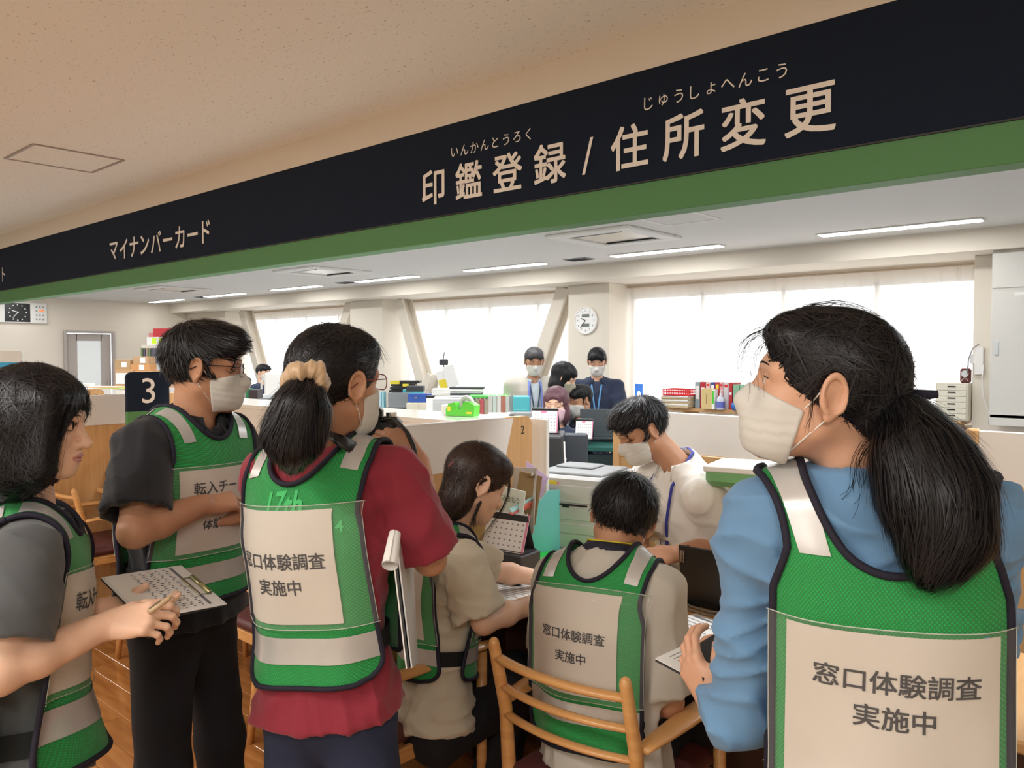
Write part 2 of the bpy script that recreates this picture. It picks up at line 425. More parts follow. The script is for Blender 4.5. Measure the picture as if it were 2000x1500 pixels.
nt.links.new(tl.outputs[0], m1.inputs[1]); nt.links.new(df.outputs[0], m1.inputs[2]); nt.links.new(m1.outputs[0], m2.inputs[1]); nt.links.new(tr.outputs[0], m2.inputs[2]); nt.links.new(m2.outputs[0], out.inputs[0])
for i, (a, b) in enumerate(WIN):
    w = bpy.data.objects.new('window_%d' % (i + 1), None); COL.objects.link(w); w['kind'] = 'structure'; w.location = ((a + b) / 2, 9.17, Z0)
    off = np.array([(a + b) / 2, 9.17, Z0])
    n = 4; sx = (b - a) / n
    for k in range(n + 1):
        mb = MB(); mb.box((a + k * sx - off[0] + (.02 if k == 0 else -.02 if k == n else 0), 0, (Z1 - Z0) / 2), (.05, .06, Z1 - Z0), .004); mb.build('mullion', M_alu, w)
    for z in (.025, Z1 - Z0 - .025):
        mb = MB(); mb.box((0, 0, z), (b - a, .06, .05), .004); mb.build('window_rail', M_alu, w)
    for k in range(n):
        mb = MB(); mb.box((a + (k + .5) * sx - off[0], .01, (Z1 - Z0) / 2), (sx - .05, .006, Z1 - Z0 - .1)); mb.build('pane', M_glass, w)
    mb = MB(); mb.box((0, -.10, -.015), (b - a, .20, .03), .004); mb.build('sill', M_wall2, w)
    # sheer curtains, two leaves meeting, pleated heading
    for s_, (ca, cb, nm) in enumerate(((a + .03, (a + b) / 2 + .03, 0), ((a + b) / 2 - .03, b - .03, 1))):
        mx = int((cb - ca) * 60); V = []; F = []; zz = np.linspace(Z0 - .25, 2.45, 12)
        for q, z in enumerate(zz):
            for p in range(mx + 1):
                x = ca + (cb - ca) * p / mx; amp = .012 + .03 * (1 - q / 11)
                ph = 2 * pi * x / .16; y = 9.03 - s_ * .012 + amp * .6 * sin(ph + .6 * sin(x * 3)) + (-.012 if (abs(((x / .16) % 1) - .5) < .08 and q > 8) else 0)
                V.append((x, y, z))
        for q in range(11):
            for p in range(mx): j = q * (mx + 1) + p; F.append((j, j + 1, j + mx + 2, j + mx + 1))
        o = mk('sheer_curtain', V, F, M_curt, smooth=True)
        nm_ = ['widest window, beside the electrical cabinet', 'window with the two slanted braces', 'most distant window'][i]
        tag(o, 'sheer white curtain, %s half of the %s' % (['left', 'right'][s_], nm_), 'curtain', 'sheer curtains')
    rl = MB(); rl.box(((a + b) / 2, 9.02, 2.462), (b - a - .02, .03, .024), .004); o = rl.build('curtain_rail', mat('rail_beige', (196, 178, 158), .5)); o['kind'] = 'structure'
# slanted seismic braces in front of the windows
def brace(p0, p1, wd=.2):
    p0, p1 = np.array(p0, float), np.array(p1, float); d = p1 - p0; L = np.linalg.norm(d); ang = math.atan2(d[0], d[2])
    mb = MB(); c = (p0 + p1) / 2
    mb.box((0, 0, 0), (wd, .03, L), .004, ry=ang); mb.box((0, -.10, 0), (.025, .18, L), .003, ry=ang); mb.box((0, -.2, 0), (wd, .03, L), .004, ry=ang)
    return struct(mb.build('brace', M_wall2, loc=c))
brace((-10.35, 8.95, 2.5), (-9.35, 8.95, .0)); brace((-6.85, 8.95, 2.5), (-7.95, 8.95, 0)); brace((-10.2, 8.93, 0), (-9.55, 8.93, 1.25), .12)
brace((-15.4, 8.95, 2.5), (-14.2, 8.95, 0)); brace((-11.7, 8.95, 2.5), (-12.9, 8.95, 0))
# door in the far wall
M_doorg = mat('door_grey', (184, 174, 168), .5)
d = bpy.data.objects.new('door_1', None); COL.objects.link(d); d['kind'] = 'structure'; d.location = (XL, 6.51, 0)
mb = MB()
for bb in (((.02, -.47, 1.03), (.1, .05, 2.06)), ((.02, .47, 1.03), (.1, .05, 2.06)), ((.02, 0, 2.04), (.1, .9, .05))): mb.box(*bb, .004)
mb.build('door_frame', M_doorg, d)
mb = MB()
for bb in (((-.02, -.33, 1.0), (.04, .2, 2.0)), ((-.02, .33, 1.0), (.04, .2, 2.0)), ((-.02, 0, 1.93), (.04, .5, .14)), ((-.02, 0, .45), (.04, .5, .9))): mb.box(*bb, .003)
mb.build('door_leaf', M_doorg, d)
mb = MB(); mb.box((-.02, 0, 1.38), (.012, .48, .96)); mb.build('door_pane', mat('frosted_pane', (226, 230, 230), .4, emit=.25), d)
mb = MB(); mb.cyl((.03, .36, 1.0), .012, .12, 10); mb.build('door_handle', M_chrome, d)

# ceiling fittings
ordn = ['first', 'second', 'third', 'fourth', 'fifth', 'sixth', 'seventh', 'eighth']
def ceiling_lamp(x, y, z, L, w, lab, g, flush=.004):
    t = thing('ceiling_lamp', lab, 'lamp', (x, y, z), 0, g)
    mb = MB(); mb.box((0, 0, -.006), (L + .04, w + .04, .012), .003); mb.build('housing', M_whitem, t)
    mb = MB(); mb.box((0, 0, -.014), (L, w, .008), .002); mb.build('diffuser', M_lamp, t)
ordn_ = ['first', 'second', 'third', 'fourth', 'fifth', 'sixth', 'seventh', 'eighth']
for k in range(7):
    ceiling_lamp(-2.22 - 2.37 * k, 7.65, 2.70, 1.34, .14, 'slim recessed ceiling lamp by the window beam, the %s counted from the electrical cabinet end' % ordn[k], 'window row of ceiling lamps')
for k in range(8):
    for y, rn in ((5.15, 'middle'), (2.98, 'counter side')):  # unseen rows, added to brighten the office, staff desk and partition front
        ceiling_lamp(.15 - 2.37 * k, y, 2.70, 1.34, .14, 'unseen added ceiling lamp in the %s office row, the %s from the far right' % (rn, ordn[k]), 'added inner rows of ceiling lamps')
for k, (hx, hy) in enumerate(HALL_LAMPS):
    ceiling_lamp(hx, hy, 2.76, 1.24, .28, 'wide recessed lamp in the hall ceiling behind the viewer, %s of the eight' % ordn[k], 'hall ceiling lamps')
def cassette(x, y, lab):
    t = thing('air_conditioner', lab, 'air conditioner', (x, y, 2.70), 0, 'ceiling cassette air conditioners')
    mb = MB()
    for sx, sy, w, h in ((0, -.4, .95, .15), (0, .4, .95, .15), (-.4, 0, .15, .65), (.4, 0, .15, .65)): mb.box((sx, sy, -.014), (w, h, .03), .008)
    mb.build('frame', M_whitem, t)
    mb = MB(); mb.box((0, 0, -.006), (.62, .62, .012), 0); mb.build('grille', mat('cassette_beige', (222, 214, 200), .3), t)
    for sx, sy, w, h in ((0, -.29, .55, .035), (0, .29, .55, .035)):
        mb = MB(); mb.box((sx, sy, -.016), (w, h, .02), 0); mb.build('slot', M_black, t)
for (x, lab) in ((-4.4, 'white ceiling cassette air conditioner above the desks behind the dark glossy partition side'), (-9.15, 'middle of the three white ceiling cassette air conditioners'), (-13.5, 'beige ceiling cassette air conditioner closest to the far cream wall')):
    cassette(x, 6.4, lab.replace(' behind the dark glossy partition side', ', under the address change lettering'))
def flat_hatch(name, x, y, z, w, col, lab, t_=.018):
    t = thing(name, lab, 'hatch', (x, y, z)); mb = MB()
    for sx, sy, a, b in ((0, -w / 2, w, t_), (0, w / 2, w, t_), (-w / 2, 0, t_, w), (w / 2, 0, t_, w)): mb.box((sx, sy, -.003), (a, b, .006), .001)
    mb.build('hatch_frame', col, t)
    mb = MB(); mb.box((0, 0, -.001), (w - .02, w - .02, .002)); mb.build('hatch_panel', M_ceilh if y < 2.6 else M_ceilo, t)
flat_hatch('ceiling_hatch', -5.35, 1.87, 2.76, .5, mat('hatch_rim', (168, 150, 138), .4, metal=.3), 'square access hatch in the speckled tan hall ceiling')
flat_hatch('ceiling_hatch', -3.44, 5.95, 2.70, .5, M_whitem, 'square white rimmed access hatch beside the air conditioner', .03)
for (x, y) in ((-5.75, 7.65), (-10.3, 7.65), (-14.9, 7.65)):
    t = thing('ceiling_vent', 'small grey ceiling grille among the strip lamps, %s from the cabinet end' % {-5.75: 'first', -10.3: 'second', -14.9: 'third'}[x], 'vent', (x, y, 2.70), 0, 'small ceiling grilles'); mb = MB(); mb.box((0, 0, -.004), (.34, .2, .008), .002); mb.build('vent_plate', M_grey, t)
    for k in range(5):
        mb = MB(); mb.box((0, -.07 + k * .035, -.01), (.3, .008, .006)); mb.build('slat', M_dark, t)

# ---------------------------------------------------------------- the long sign
sg = thing('overhead_sign', 'long charcoal and green overhead sign with white Japanese service names', 'sign', (0, 2.6, 2.086))
mb = MB(); mb.box((-7.1, .05, .33), (20.4, .10, .415), .003); mb.build('sign_board', M_signd, sg)
mb = MB(); mb.box((-7.1, .052, .06), (20.4, .096, .12), .003); mb.build('green_band', M_signg, sg)
mb = MB(); mb.box((-7.1, .003, .121), (20.4, .008, .006)); mb.build('shadow_gap', M_black, sg)
def sign_text(s, px0, px1, pyc, h, bold=.012, zc=None):
    """s fits between two columns of the photo on the sign's plane"""
    a, b = on_y(px0, 400, 2.6), on_y(px1, 400, 2.6); w = b[0] - a[0]
    z = zc - 2.086
    n = len(s); cw = w / n
    V, F, k = [], [], 0
    for i, ch in enumerate(s):
        v, f = glyphs(ch, 1, 0); e = v.max(0)
        full = glyphs('国', 1, 0)[0].max(0)
        sc = h / full[1]
        if ch == 'ー': x0, y0 = cw * i + cw * .12, -e[1] * sc / 2; v = v * np.array([cw * .76 / e[0], sc])
        else:
            x0 = cw * i + (cw - e[0] * sc) / 2; y0 = -h / 2 + (h - e[1] * sc) * (.5 if ord(ch) > 0x3000 else .5); v = v * sc
        for e_, (dx, dy) in enumerate(((0, 0), (bold, 0), (0, bold), (bold, bold)) if bold > .008 else ((0, 0),)):
            for q in v: V.append((a[0] + x0 + q[0] + dx * h * 1.4, -.004 - e_ * .0003, z + y0 + q[1] + dy * h * 1.4))
            F += [tuple(j + k for j in q) for q in f]; k += len(v)
    o = mk('lettering', V, F, M_letter, sg); return o
sign_text('印鑑登録', 814, 1118, 0, .155, .022, 2.345)
sign_text('/', 1118, 1180, 0, .178, .007, 2.345)
sign_text('住所変更', 1180, 1650, 0, .155, .022, 2.345)
sign_text('いんかんとうろく', 880, 1044, 0, .05, .006, 2.488)
sign_text('じゅうしょへんこう', 1252, 1543, 0, .05, .006, 2.494)
sign_text('マイナンバーカード', 212, 416, 0, .155, .018, 2.362)
sign_text('ト', -9, 19, 0, .155, 0, 2.362)
# ================================================================ people
def norm(v): v = np.asarray(v, float); return v / (np.linalg.norm(v) + 1e-12)
M_skin = mat('skin', (222, 172, 142), .5, sss=.08, noise=((9, 9, 9), .06), bump=(220, .12, .001))
M_skin2 = mat('skin_tan', (198, 146, 114), .5, sss=.08, noise=((9, 9, 9), .07), bump=(220, .12, .001))
M_skin3 = mat('skin_pale', (236, 192, 164), .5, sss=.08, noise=((9, 9, 9), .05), bump=(220, .12, .001))
M_lip = mat('lips', (206, 142, 130), .5)
M_hair = mat('black_hair', (20, 18, 21), .55, spec=.3, island=.3)
M_hairs = mat('black_hair_strand', (25, 23, 27), .42, spec=.4, island=.9)
M_hairb = mat('brown_hair', (44, 31, 28), .55, spec=.3, island=.5)
M_hairbs = mat('brown_hair_strand', (60, 42, 36), .4, spec=.45, island=.75)
M_hairp = mat('purple_hair', (112, 74, 84), .5, island=.4)
M_eye = mat('eye_white', (225, 220, 214), .15)
M_iris = mat('iris', (34, 22, 18), .1)
M_mask = mat('mask_white', (216, 214, 208), .9, bump=(300, .1, .001))
M_loop = mat('ear_loop', (240, 238, 234), .8)
M_piping = mat('navy_piping', (28, 26, 44), .8)
M_tape = mat('reflective_tape', (206, 204, 202), .28, metal=.25, noise=((14, 14, 14), .1))
M_sheet = mat('paper_insert', (214, 205, 193), .75, noise=((5, 5, 5), .05))
M_clear = mat('clear_pocket', (255, 255, 255), .06, alpha=.07)
M_edge = mat('pocket_edge', (214, 220, 210), .15, alpha=.7)
M_tagw = mat('white_tag', (240, 240, 240), .6)
# green mesh fabric: diagonal diamond weave in relief and colour
M_vest = mat('green_mesh_fabric', (22, 168, 84), .75, sheen=.2)
def weave(m, c2):
    nt = m.node_tree; b = nt.nodes['Principled BSDF']; L = nt.links; tc = nt.nodes.new('ShaderNodeTexCoord'); outs = []
    for rx in (.62, -.62):
        mp = nt.nodes.new('ShaderNodeMapping'); mp.inputs['Rotation'].default_value = (0, rx, 0); mp.inputs['Scale'].default_value = (250,) * 3
        w = nt.nodes.new('ShaderNodeTexWave'); w.inputs['Scale'].default_value = .3; w.bands_direction = 'X'
        L.new(tc.outputs['Object'], mp.inputs[0]); L.new(mp.outputs[0], w.inputs['Vector']); outs.append(w.outputs['Fac'])
    mm = nt.nodes.new('ShaderNodeMath'); mm.operation = 'MULTIPLY'; L.new(outs[0], mm.inputs[0]); L.new(outs[1], mm.inputs[1])
    r = nt.nodes.new('ShaderNodeValToRGB'); r.color_ramp.elements[0].position = .1; r.color_ramp.elements[1].position = .55
    r.color_ramp.elements[0].color = lin(c2) + (1,); r.color_ramp.elements[1].color = b.inputs['Base Color'].default_value
    L.new(mm.outputs[0], r.inputs[0]); L.new(r.outputs[0], b.inputs['Base Color'])
    bp = nt.nodes.new('ShaderNodeBump'); bp.inputs['Strength'].default_value = .5; bp.inputs['Distance'].default_value = .001
    L.new(mm.outputs[0], bp.inputs['Height']); L.new(bp.outputs[0], b.inputs['Normal'])
weave(M_vest, (34, 132, 62))

def cast(fn, O, D, tmax=.8, n=48):
    """sphere-trace rays (k,3) to the surface; returns points, hit mask"""
    O = _a(O); D = _a(D); t = np.zeros(len(O), f32)
    for _ in range(n):
        d = fn(O + D * t[:, None]); t += d * f32(.8); t = np.minimum(t, tmax)
    return O + D * t[:, None], (np.abs(fn(O + D * t[:, None])) < .004) & (t < tmax - 1e-3)

def folds(P, amp, fr, seed=0, squash=(1, 1, .55)):
    R = np.random.default_rng(seed); M = R.normal(size=(3, 3)); q = (P * _a(squash)) @ _a(M / np.linalg.norm(M, axis=0)) * f32(fr)
    a = np.sin(q[:, 0] + 1.8 * np.sin(q[:, 1] * .7 + seed)); b = np.sin(q[:, 2] * 1.7 + 1.3 * np.sin(q[:, 0] * .9 + 2))
    return (-(1 - np.abs(a)) ** 2 * amp + b * amp * .35).astype(f32)

class Frame:
    def __init__(s, c, yaw=0, pitch=0, roll=0, sc=1.):
        """yaw: degrees from straight-away towards the picture's right; pitch: nod down; roll: head tilt to the person's right"""
        y, p, r = radians(yaw), radians(pitch), radians(roll)
        fh = cos(y) * FWH + sin(y) * RT; rh = np.cross(fh, (0, 0, 1.0)); u = np.array([0, 0, 1.0])
        fw = cos(p) * fh - sin(p) * u; up = cos(p) * u + sin(p) * fh
        s.rt = cos(r) * rh - sin(r) * up; s.up = cos(r) * up + sin(r) * rh; s.fw = fw; s.c = np.asarray(c, float); s.s = sc
        s.M = np.stack([s.rt, s.fw, s.up])
    def w(s, P): return s.c + (np.asarray(P, float) * s.s) @ s.M
    def l(s, P): return ((np.asarray(P, float) - s.c) @ s.M.T) / s.s

def head_blob(eyes='open', neck=None, nk=.050, fem=False):
    b = Blob()
    b.add(ell((0, -.008, .030), (.074, .094, .084)), 0)
    b.add(ell((0, .026, -.026), (.060, .058, .078)), .03)
    b.add(cone((-.050, -.002, -.052), (-.014, .062, -.092), .017, .016), .03).add(cone((.050, -.002, -.052), (.014, .062, -.092), .017, .016), .03)
    b.add(sph((0, .064, -.092), .0205 if fem else .022), .02)
    for s in (-1, 1):
        b.add(ell((s * .036, .050, -.034), (.026, .026, .026)), .02)
        b.add(cone((s * .012, .079, .020), (s * .046, .064, .018), .011, .012), .018)
        b.sub(ell((s * .031, .095, -.001), (.018, .018, .012)), .016)
        b.add(sph((s * .031, .069, 0), .0148), .004)
        if eyes == 'open': b.sub(ell((s * .031, .088, -.001), (.0130, .012, .0046)), .0015)
        b.add(sph((s * .010, .092, -.039), .0082), .008)
    b.add(ell((0, .064, -.064), (.034, .027, .030)), .015)
    b.add(cone((0, .080, .010), (0, .105, -.034), .0065, .0095), .012).add(sph((0, .105, -.037), .0095), .008)
    b.add(ell((0, .089, -.0625), (.021, .0085, .0058)), .006).add(ell((0, .0875, -.0725), (.017, .0085, .0062)), .006)
    b.sub(ell((0, .099, -.0672), (.024, .010, .0012)), .003)
    for s in (-1, 1):
        b.sub(sph((s * .006, .099, -.0475), .0032), .002)
        R = np.array(Matrix.Rotation(radians(-s * 22), 3, 'Z') @ Matrix.Rotation(radians(-8), 3, 'X'))
        def ear(P, s=s, R=R):
            q = (P - _a((s * .0775, -.014, -.004))) @ _a(R); x, y, z = q[:, 0], q[:, 1], q[:, 2]
            rr = np.sqrt((y / .0165) ** 2 + ((z - .003) / .0275) ** 2); ring = np.sqrt(((rr - 1) * .019) ** 2 + (x - s * .0050) ** 2) - .0038
            ring = np.where(z < -.022, ring + .002, ring)
            disc = ell((0, 0, 0), (.0042, .0165, .0285))(q); lobe = ell((s * .001, .004, -.027), (.0045, .0085, .0085))(q); tr = ell((s * .002, .0135, -.006), (.005, .005, .008))(q)
            conch = ell((s * .0085, .0025, -.004), (.0095, .0095, .0145))(q); root = ell((-s * .006, .006, 0), (.008, .010, .022))(q)
            return smin(smin(smax(disc, -conch, .004), smin(ring, lobe, .005), .003), smin(tr, root, .004), .005)
        b.add(ear, .004)
    if neck is not None:
        n0 = _a((0, -.022, -.040)); b.add(cone(n0, neck, nk, nk + .006), .03)
    return b

def eyes_parts(F, root, hb, look='open'):
    for s in (-1, 1):
        if look == 'open':
            a = np.linspace(-1, 1, 13); V = []; Fc = []
            for i, u in enumerate(a):
                for j, v in enumerate((-1, -.5, 0, .5, 1)):
                    x = .0135 * u; z = .0052 * v * math.sqrt(max(0, 1 - u * u)) - .001; y = math.sqrt(.0140 ** 2 - x * x * .9 - z * z); V.append((s * .031 + x, .069 + y - .0006, z))
            for i in range(12):
                for j in range(4): Fc.append((i * 5 + j, (i + 1) * 5 + j, (i + 1) * 5 + j + 1, i * 5 + j + 1))
            e = mk('eye', F.w(V) - root_loc(root), Fc, M_eye, root, smooth=True)
            mb = MB(); n = 14; mb.raw([(s * .031 + .0055 * cos(2 * pi * k / n), .069 + .0140 - .0001, -.001 + .0046 * sin(2 * pi * k / n)) for k in range(n)], [tuple(range(n))[::-1]])
            mk('iris', F.w(mb.v) - root_loc(root), mb.f, M_iris, e)
        P, h = cast(hb, [(s * (.014 + .034 * t), .2, .020 + .006 * sin(pi * (.25 + .6 * t))) for t in np.linspace(0, 1, 7)], [(0, -1, 0)] * 7)
        mb = MB(); mb.tube(P + _a((0, .0003, 0)), [.0012, .0022, .0026, .0025, .0021, .0016, .0008], 5, flat=.6); mk('eyebrow', F.w(mb.v) - root_loc(root), mb.f, M_hair, root)
        z0 = .0042 if look == 'open' else -.004
        P, h = cast(hb, [(s * (.019 + .026 * t), .2, z0 + (.002 if look == 'open' else -.003) * sin(pi * t)) for t in np.linspace(0, 1, 6)], [(0, -1, 0)] * 6)
        mb = MB(); mb.tube(P + _a((0, .0006, 0)), .0009, 4); mk('eyelashes', F.w(mb.v) - root_loc(root), mb.f, M_hair, root)
def root_loc(r): return np.array(r.location)

def mask_part(F, root, hb, col=None, h=.0032, size=1.):
    m = Blob(); m.add(ell((0, .038, -.062), (.063, .063, .059)), 0).add(ell((0, .048, -.084), (.046, .050, .036)), .02).add(cone((0, .080, -.012), (0, .1015, -.044), .011, .0125), .022)
    m.add(lambda P: hb(P) - f32(.0035), .01)
    def pleat(P): z = P[:, 2] + .12 * P[:, 1]; return (.0016 * (((z * 62) % 1) - .5) * np.clip(1 - np.abs(z + .06) * 22, 0, 1)).astype(f32)
    m.warp(pleat); m.cut(half((0, .018, -.03), (0, -1, -.1)), .003); m.cut(half((0, .02, -.030), (0, -.27, 1)), .003); m.cut(half((0, .03, -.117), (0, .12, -1)), .004)
    V, Fc = polygonize(m, (-.08, 0, -.14), (.08, .14, .02), h)
    o = mk('face_mask', F.w(V) - root_loc(root), Fc, col or M_mask, root, smooth=True)
    mb = MB()
    for s in (-1, 1):
        mb.tube([(s * .060, .024, -.036), (s * .072, .010, -.014), (s * .0765, -.002, .010), (s * .0725, -.016, .014), (s * .070, -.028, .0), (s * .070, -.028, -.018), (s * .0735, -.012, -.036), (s * .066, .006, -.062), (s * .052, .024, -.090)], .0013, 5)
    mk('ear_loop', F.w(mb.v) - root_loc(root), mb.f, M_loop, o, smooth=True)
    return o

def glasses_part(F, root, col, rnd=.012):
    mb = MB()
    for s in (-1, 1):
        pl = rrect(.050, .033, rnd, 4); mb.tube([(s * .033 + p[0], .100 - abs(p[0] + s * .033) * .12, p[1] - .002) for p in pl], .0012, 5, closed=True)
        mb.tube([(s * .058, .094, .006), (s * .074, .070, .008), (s * .0815, -.004, .010), (s * .080, -.030, -.004)], .0014, 5)
    mb.tube([(-.009, .099, .002), (0, .102, .005), (.009, .099, .002)], .0012, 5)
    o = mk('glasses', F.w(mb.v) - root_loc(root), mb.f, col, root, smooth=True)
    mb = MB()
    for s in (-1, 1):
        pl = rrect(.048, .031, rnd * .9, 4); mb.raw([(s * .033 + p[0], .0995 - abs(p[0] + s * .033) * .12, p[1] - .002) for p in pl], [tuple(range(len(pl)))])
    mk('lens', F.w(mb.v) - root_loc(root), mb.f, mat('lens_glass', (255, 255, 255), .03, alpha=.1, coat=.5), o)

def strands(fn, V, flow, n, seg=8, step=.011, w=.0007, off=(.0003, .003), seed=1, loose=.2, bounds=None):
    R = np.random.default_rng(seed); p = V[R.integers(0, len(V), n)].astype(f32); offs = R.uniform(off[0], off[1], n).astype(f32) * R.uniform(0, 1, n).astype(f32)
    jit = R.normal(size=(n, 3)).astype(f32) * f32(.12); lv = R.uniform(0, 1, n) ** 4 * loose
    pts = []; nor = []
    for k in range(seg + 1):
        g = grad(fn, p); d = fn(p); want = offs + (lv * (k / seg) ** 2 * .02).astype(f32)
        p = p - g * (d - want)[:, None]; pts.append(p.copy()); nor.append(g)
        v = flow(p) + jit; v = v - g * (v * g).sum(1)[:, None]; v /= np.linalg.norm(v, axis=1)[:, None] + 1e-9
        p = (p + v * f32(step)).astype(f32)
    pts = np.stack(pts, 1); nor = np.stack(nor, 1)
    tg = np.gradient(pts, axis=1); sd = np.cross(tg, nor); sd /= np.linalg.norm(sd, axis=2)[:, :, None] + 1e-9
    wd = w * np.sin(np.linspace(.35, pi - .1, seg + 1))[None, :, None] * R.uniform(.6, 1.4, n)[:, None, None]
    A = pts + sd * wd; B = pts - sd * wd; VV = np.stack([A, B], 2).reshape(-1, 3)
    i = np.arange(n)[:, None] * (seg + 1) * 2 + np.arange(seg)[None] * 2; Fc = np.stack([i, i + 1, i + 3, i + 2], -1).reshape(-1, 4)
    return VV, Fc

def hair_base(front=.105, fz=-.030, low=(-.045, .35), thick=1., ear=True, ry=0.):
    b = Blob(); b.add(ell((0, -.010, .032), (.082 * thick, .102 * thick, .092 * thick)), 0)
    return b
def hair_part(F, root, style, h=.004, nstr=2500, ms=(None, None), extra=None, seed=3):
    """style: crop / tied / bob / half ; extra: fn(Blob) adds lumps in the head's frame"""
    m0, m1 = ms[0] or M_hair, ms[1] or M_hairs; b = Blob(); flow = None
    if style == 'crop':
        b.add(ell((0, -.012, .036), (.083, .103, .091)), 0).add(ell((0, .040, .082), (.066, .058, .034)), .03)
        b.add(cone((-.05, .076, .060), (.05, .076, .060), .016, .016), .02)
        b.sub(ell((0, .114, -.034), (.074, .080, .096)), .006); b.cut(half((0, -.03, -.040), (0, .42, -1)), .008)
        for s in (-1, 1): b.sub(ell((s * .088, -.012, -.008), (.027, .028, .040)), .006); b.add(cone((s * .069, .026, .02), (s * .068, .024, -.012), .008, .004), .01)
        for s in (-1, 1): b.sub(ell((s * .078, .058, .004), (.030, .046, .038)), .012)
        wh = _a((0, -.05, .13))
        flow = lambda P: (lambda v: v / (np.linalg.norm(v, axis=1)[:, None] + 1e-6))((P - wh) * _a((1, 1.2, .6))) 
    elif style == 'tied':
        b.add(ell((0, -.012, .034), (.0805, .101, .089)), 0).add(ell((0, .045, .070), (.064, .048, .034)), .03)
        b.add(ell((0, -.085, -.020), (.055, .030, .040)), .03)
        b.sub(ell((0, .118, -.036), (.082, .076, .104)), .006); b.cut(half((0, -.02, -.036), (0, .55, -1)), .008)
        for s in (-1, 1): b.sub(ell((s * .088, -.014, -.006), (.026, .028, .040)), .006)
        tie = _a((0, -.125, -.02)); flow = lambda P: tie - P
    elif style == 'bob':
        b.add(ell((0, -.012, .034), (.086, .105, .093)), 0).add(ell((0, -.018, -.06), (.092, .082, .095)), .03).add(ell((0, .050, .060), (.062, .032, .030)), .02)
        b.sub(ell((0, .115, -.070), (.074, .092, .125)), .008); b.sub(ell((0, .02, -.12), (.056, .07, .13)), .01)
        b.cut(half((0, 0, -.140), (0, .1, -1)), .006)
        flow = lambda P: np.stack([P[:, 0] * 1.2, P[:, 1] * .6 - .0 + np.where(P[:, 1] > 0, .01, -.01), np.full(len(P), -.10, f32) + np.where(P[:, 2] > .07, .06, 0)], 1).astype(f32)
    elif style == 'half':
        b.add(ell((0, -.012, .036), (.082, .103, .090)), 0).add(ell((0, -.045, -.05), (.074, .050, .085)), .03).add(ell((0, .050, .070), (.064, .044, .034)), .03)
        b.sub(ell((0, .118, -.040), (.080, .082, .105)), .006); b.sub(ell((0, .03, -.13), (.058, .07, .115)), .01)
        for s in (-1, 1): b.sub(ell((s * .086, .006, -.014), (.022, .020, .034)), .006)
        b.cut(half((0, 0, -.120), (0, .5, -1)), .006)
        tie = _a((0, -.115, .035)); flow = lambda P: np.where((P[:, 2] > -.005)[:, None], tie - P, _a((0, -.03, -.1)) + P * _a((.3, 0, 0)))
    if extra: extra(b)
    core = Blob(); core.ops = list(b.ops)
    sd = seed
    b.warp(lambda P: (-.0022 * np.abs(np.sin(P[:, 0] * 130 + 3 * np.sin(P[:, 2] * 26 + sd) + P[:, 1] * 40)) + .001 * np.sin(P[:, 1] * 170 + P[:, 2] * 90)).astype(f32))
    V, Fc = polygonize(b, (-.14, -.18, -.22), (.14, .14, .16), h)
    o = mk('hair', F.w(V) - root_loc(root), Fc, m0, root, smooth=True)
    if nstr:
        sv, sf = strands(core, V, flow, nstr, seg=9, step=.010 if style != 'crop' else .005, w=.0010, off=(.0002, .0045 if style != 'crop' else .010), seed=seed, loose=1.0 if style == 'crop' else .4)
        q = mk('strands', F.w(sv) - root_loc(root), sf, m1, o); q['kind'] = 'stuff'
    return o
def tail_part(F, root, pts, rad, h=.004, nstr=3000, ms=(None, None), name='ponytail', seed=4, flat=.7):
    """pts world, hair hanging from the tie"""
    P = F.l(pts); b = Blob()
    for i in range(len(P) - 1): b.add(cone(P[i], P[i + 1], rad[i], rad[i + 1]), .03)
    core = Blob(); core.ops = list(b.ops); Pa = _a(P); D = np.diff(P, axis=0); D /= np.linalg.norm(D, axis=1)[:, None]; Da = _a(np.vstack([D, D[-1:]]))
    def flow(q):
        d = ((q[:, None, :] - Pa[None]) ** 2).sum(2); w = np.exp(-d / .002); w /= w.sum(1)[:, None] + 1e-12; return w @ Da
    b.warp(lambda q: (-.003 * np.abs(np.sin(q[:, 0] * 150 + q[:, 1] * 120 + 2 * np.sin(q[:, 2] * 20)))).astype(f32))
    lo = P.min(0) - max(rad) - .02; hi = P.max(0) + max(rad) + .02; V, Fc = polygonize(b, lo, hi, h)
    o = mk(name, F.w(V) - root_loc(root), Fc, ms[0] or M_hair, root, smooth=True)
    sv, sf = strands(core, V, flow, nstr, seg=9, step=.014, w=.0008, off=(.0003, .007), seed=seed, loose=.9); q = mk('strands', F.w(sv) - root_loc(root), sf, ms[1] or M_hairs, o); q['kind'] = 'stuff'
    return o

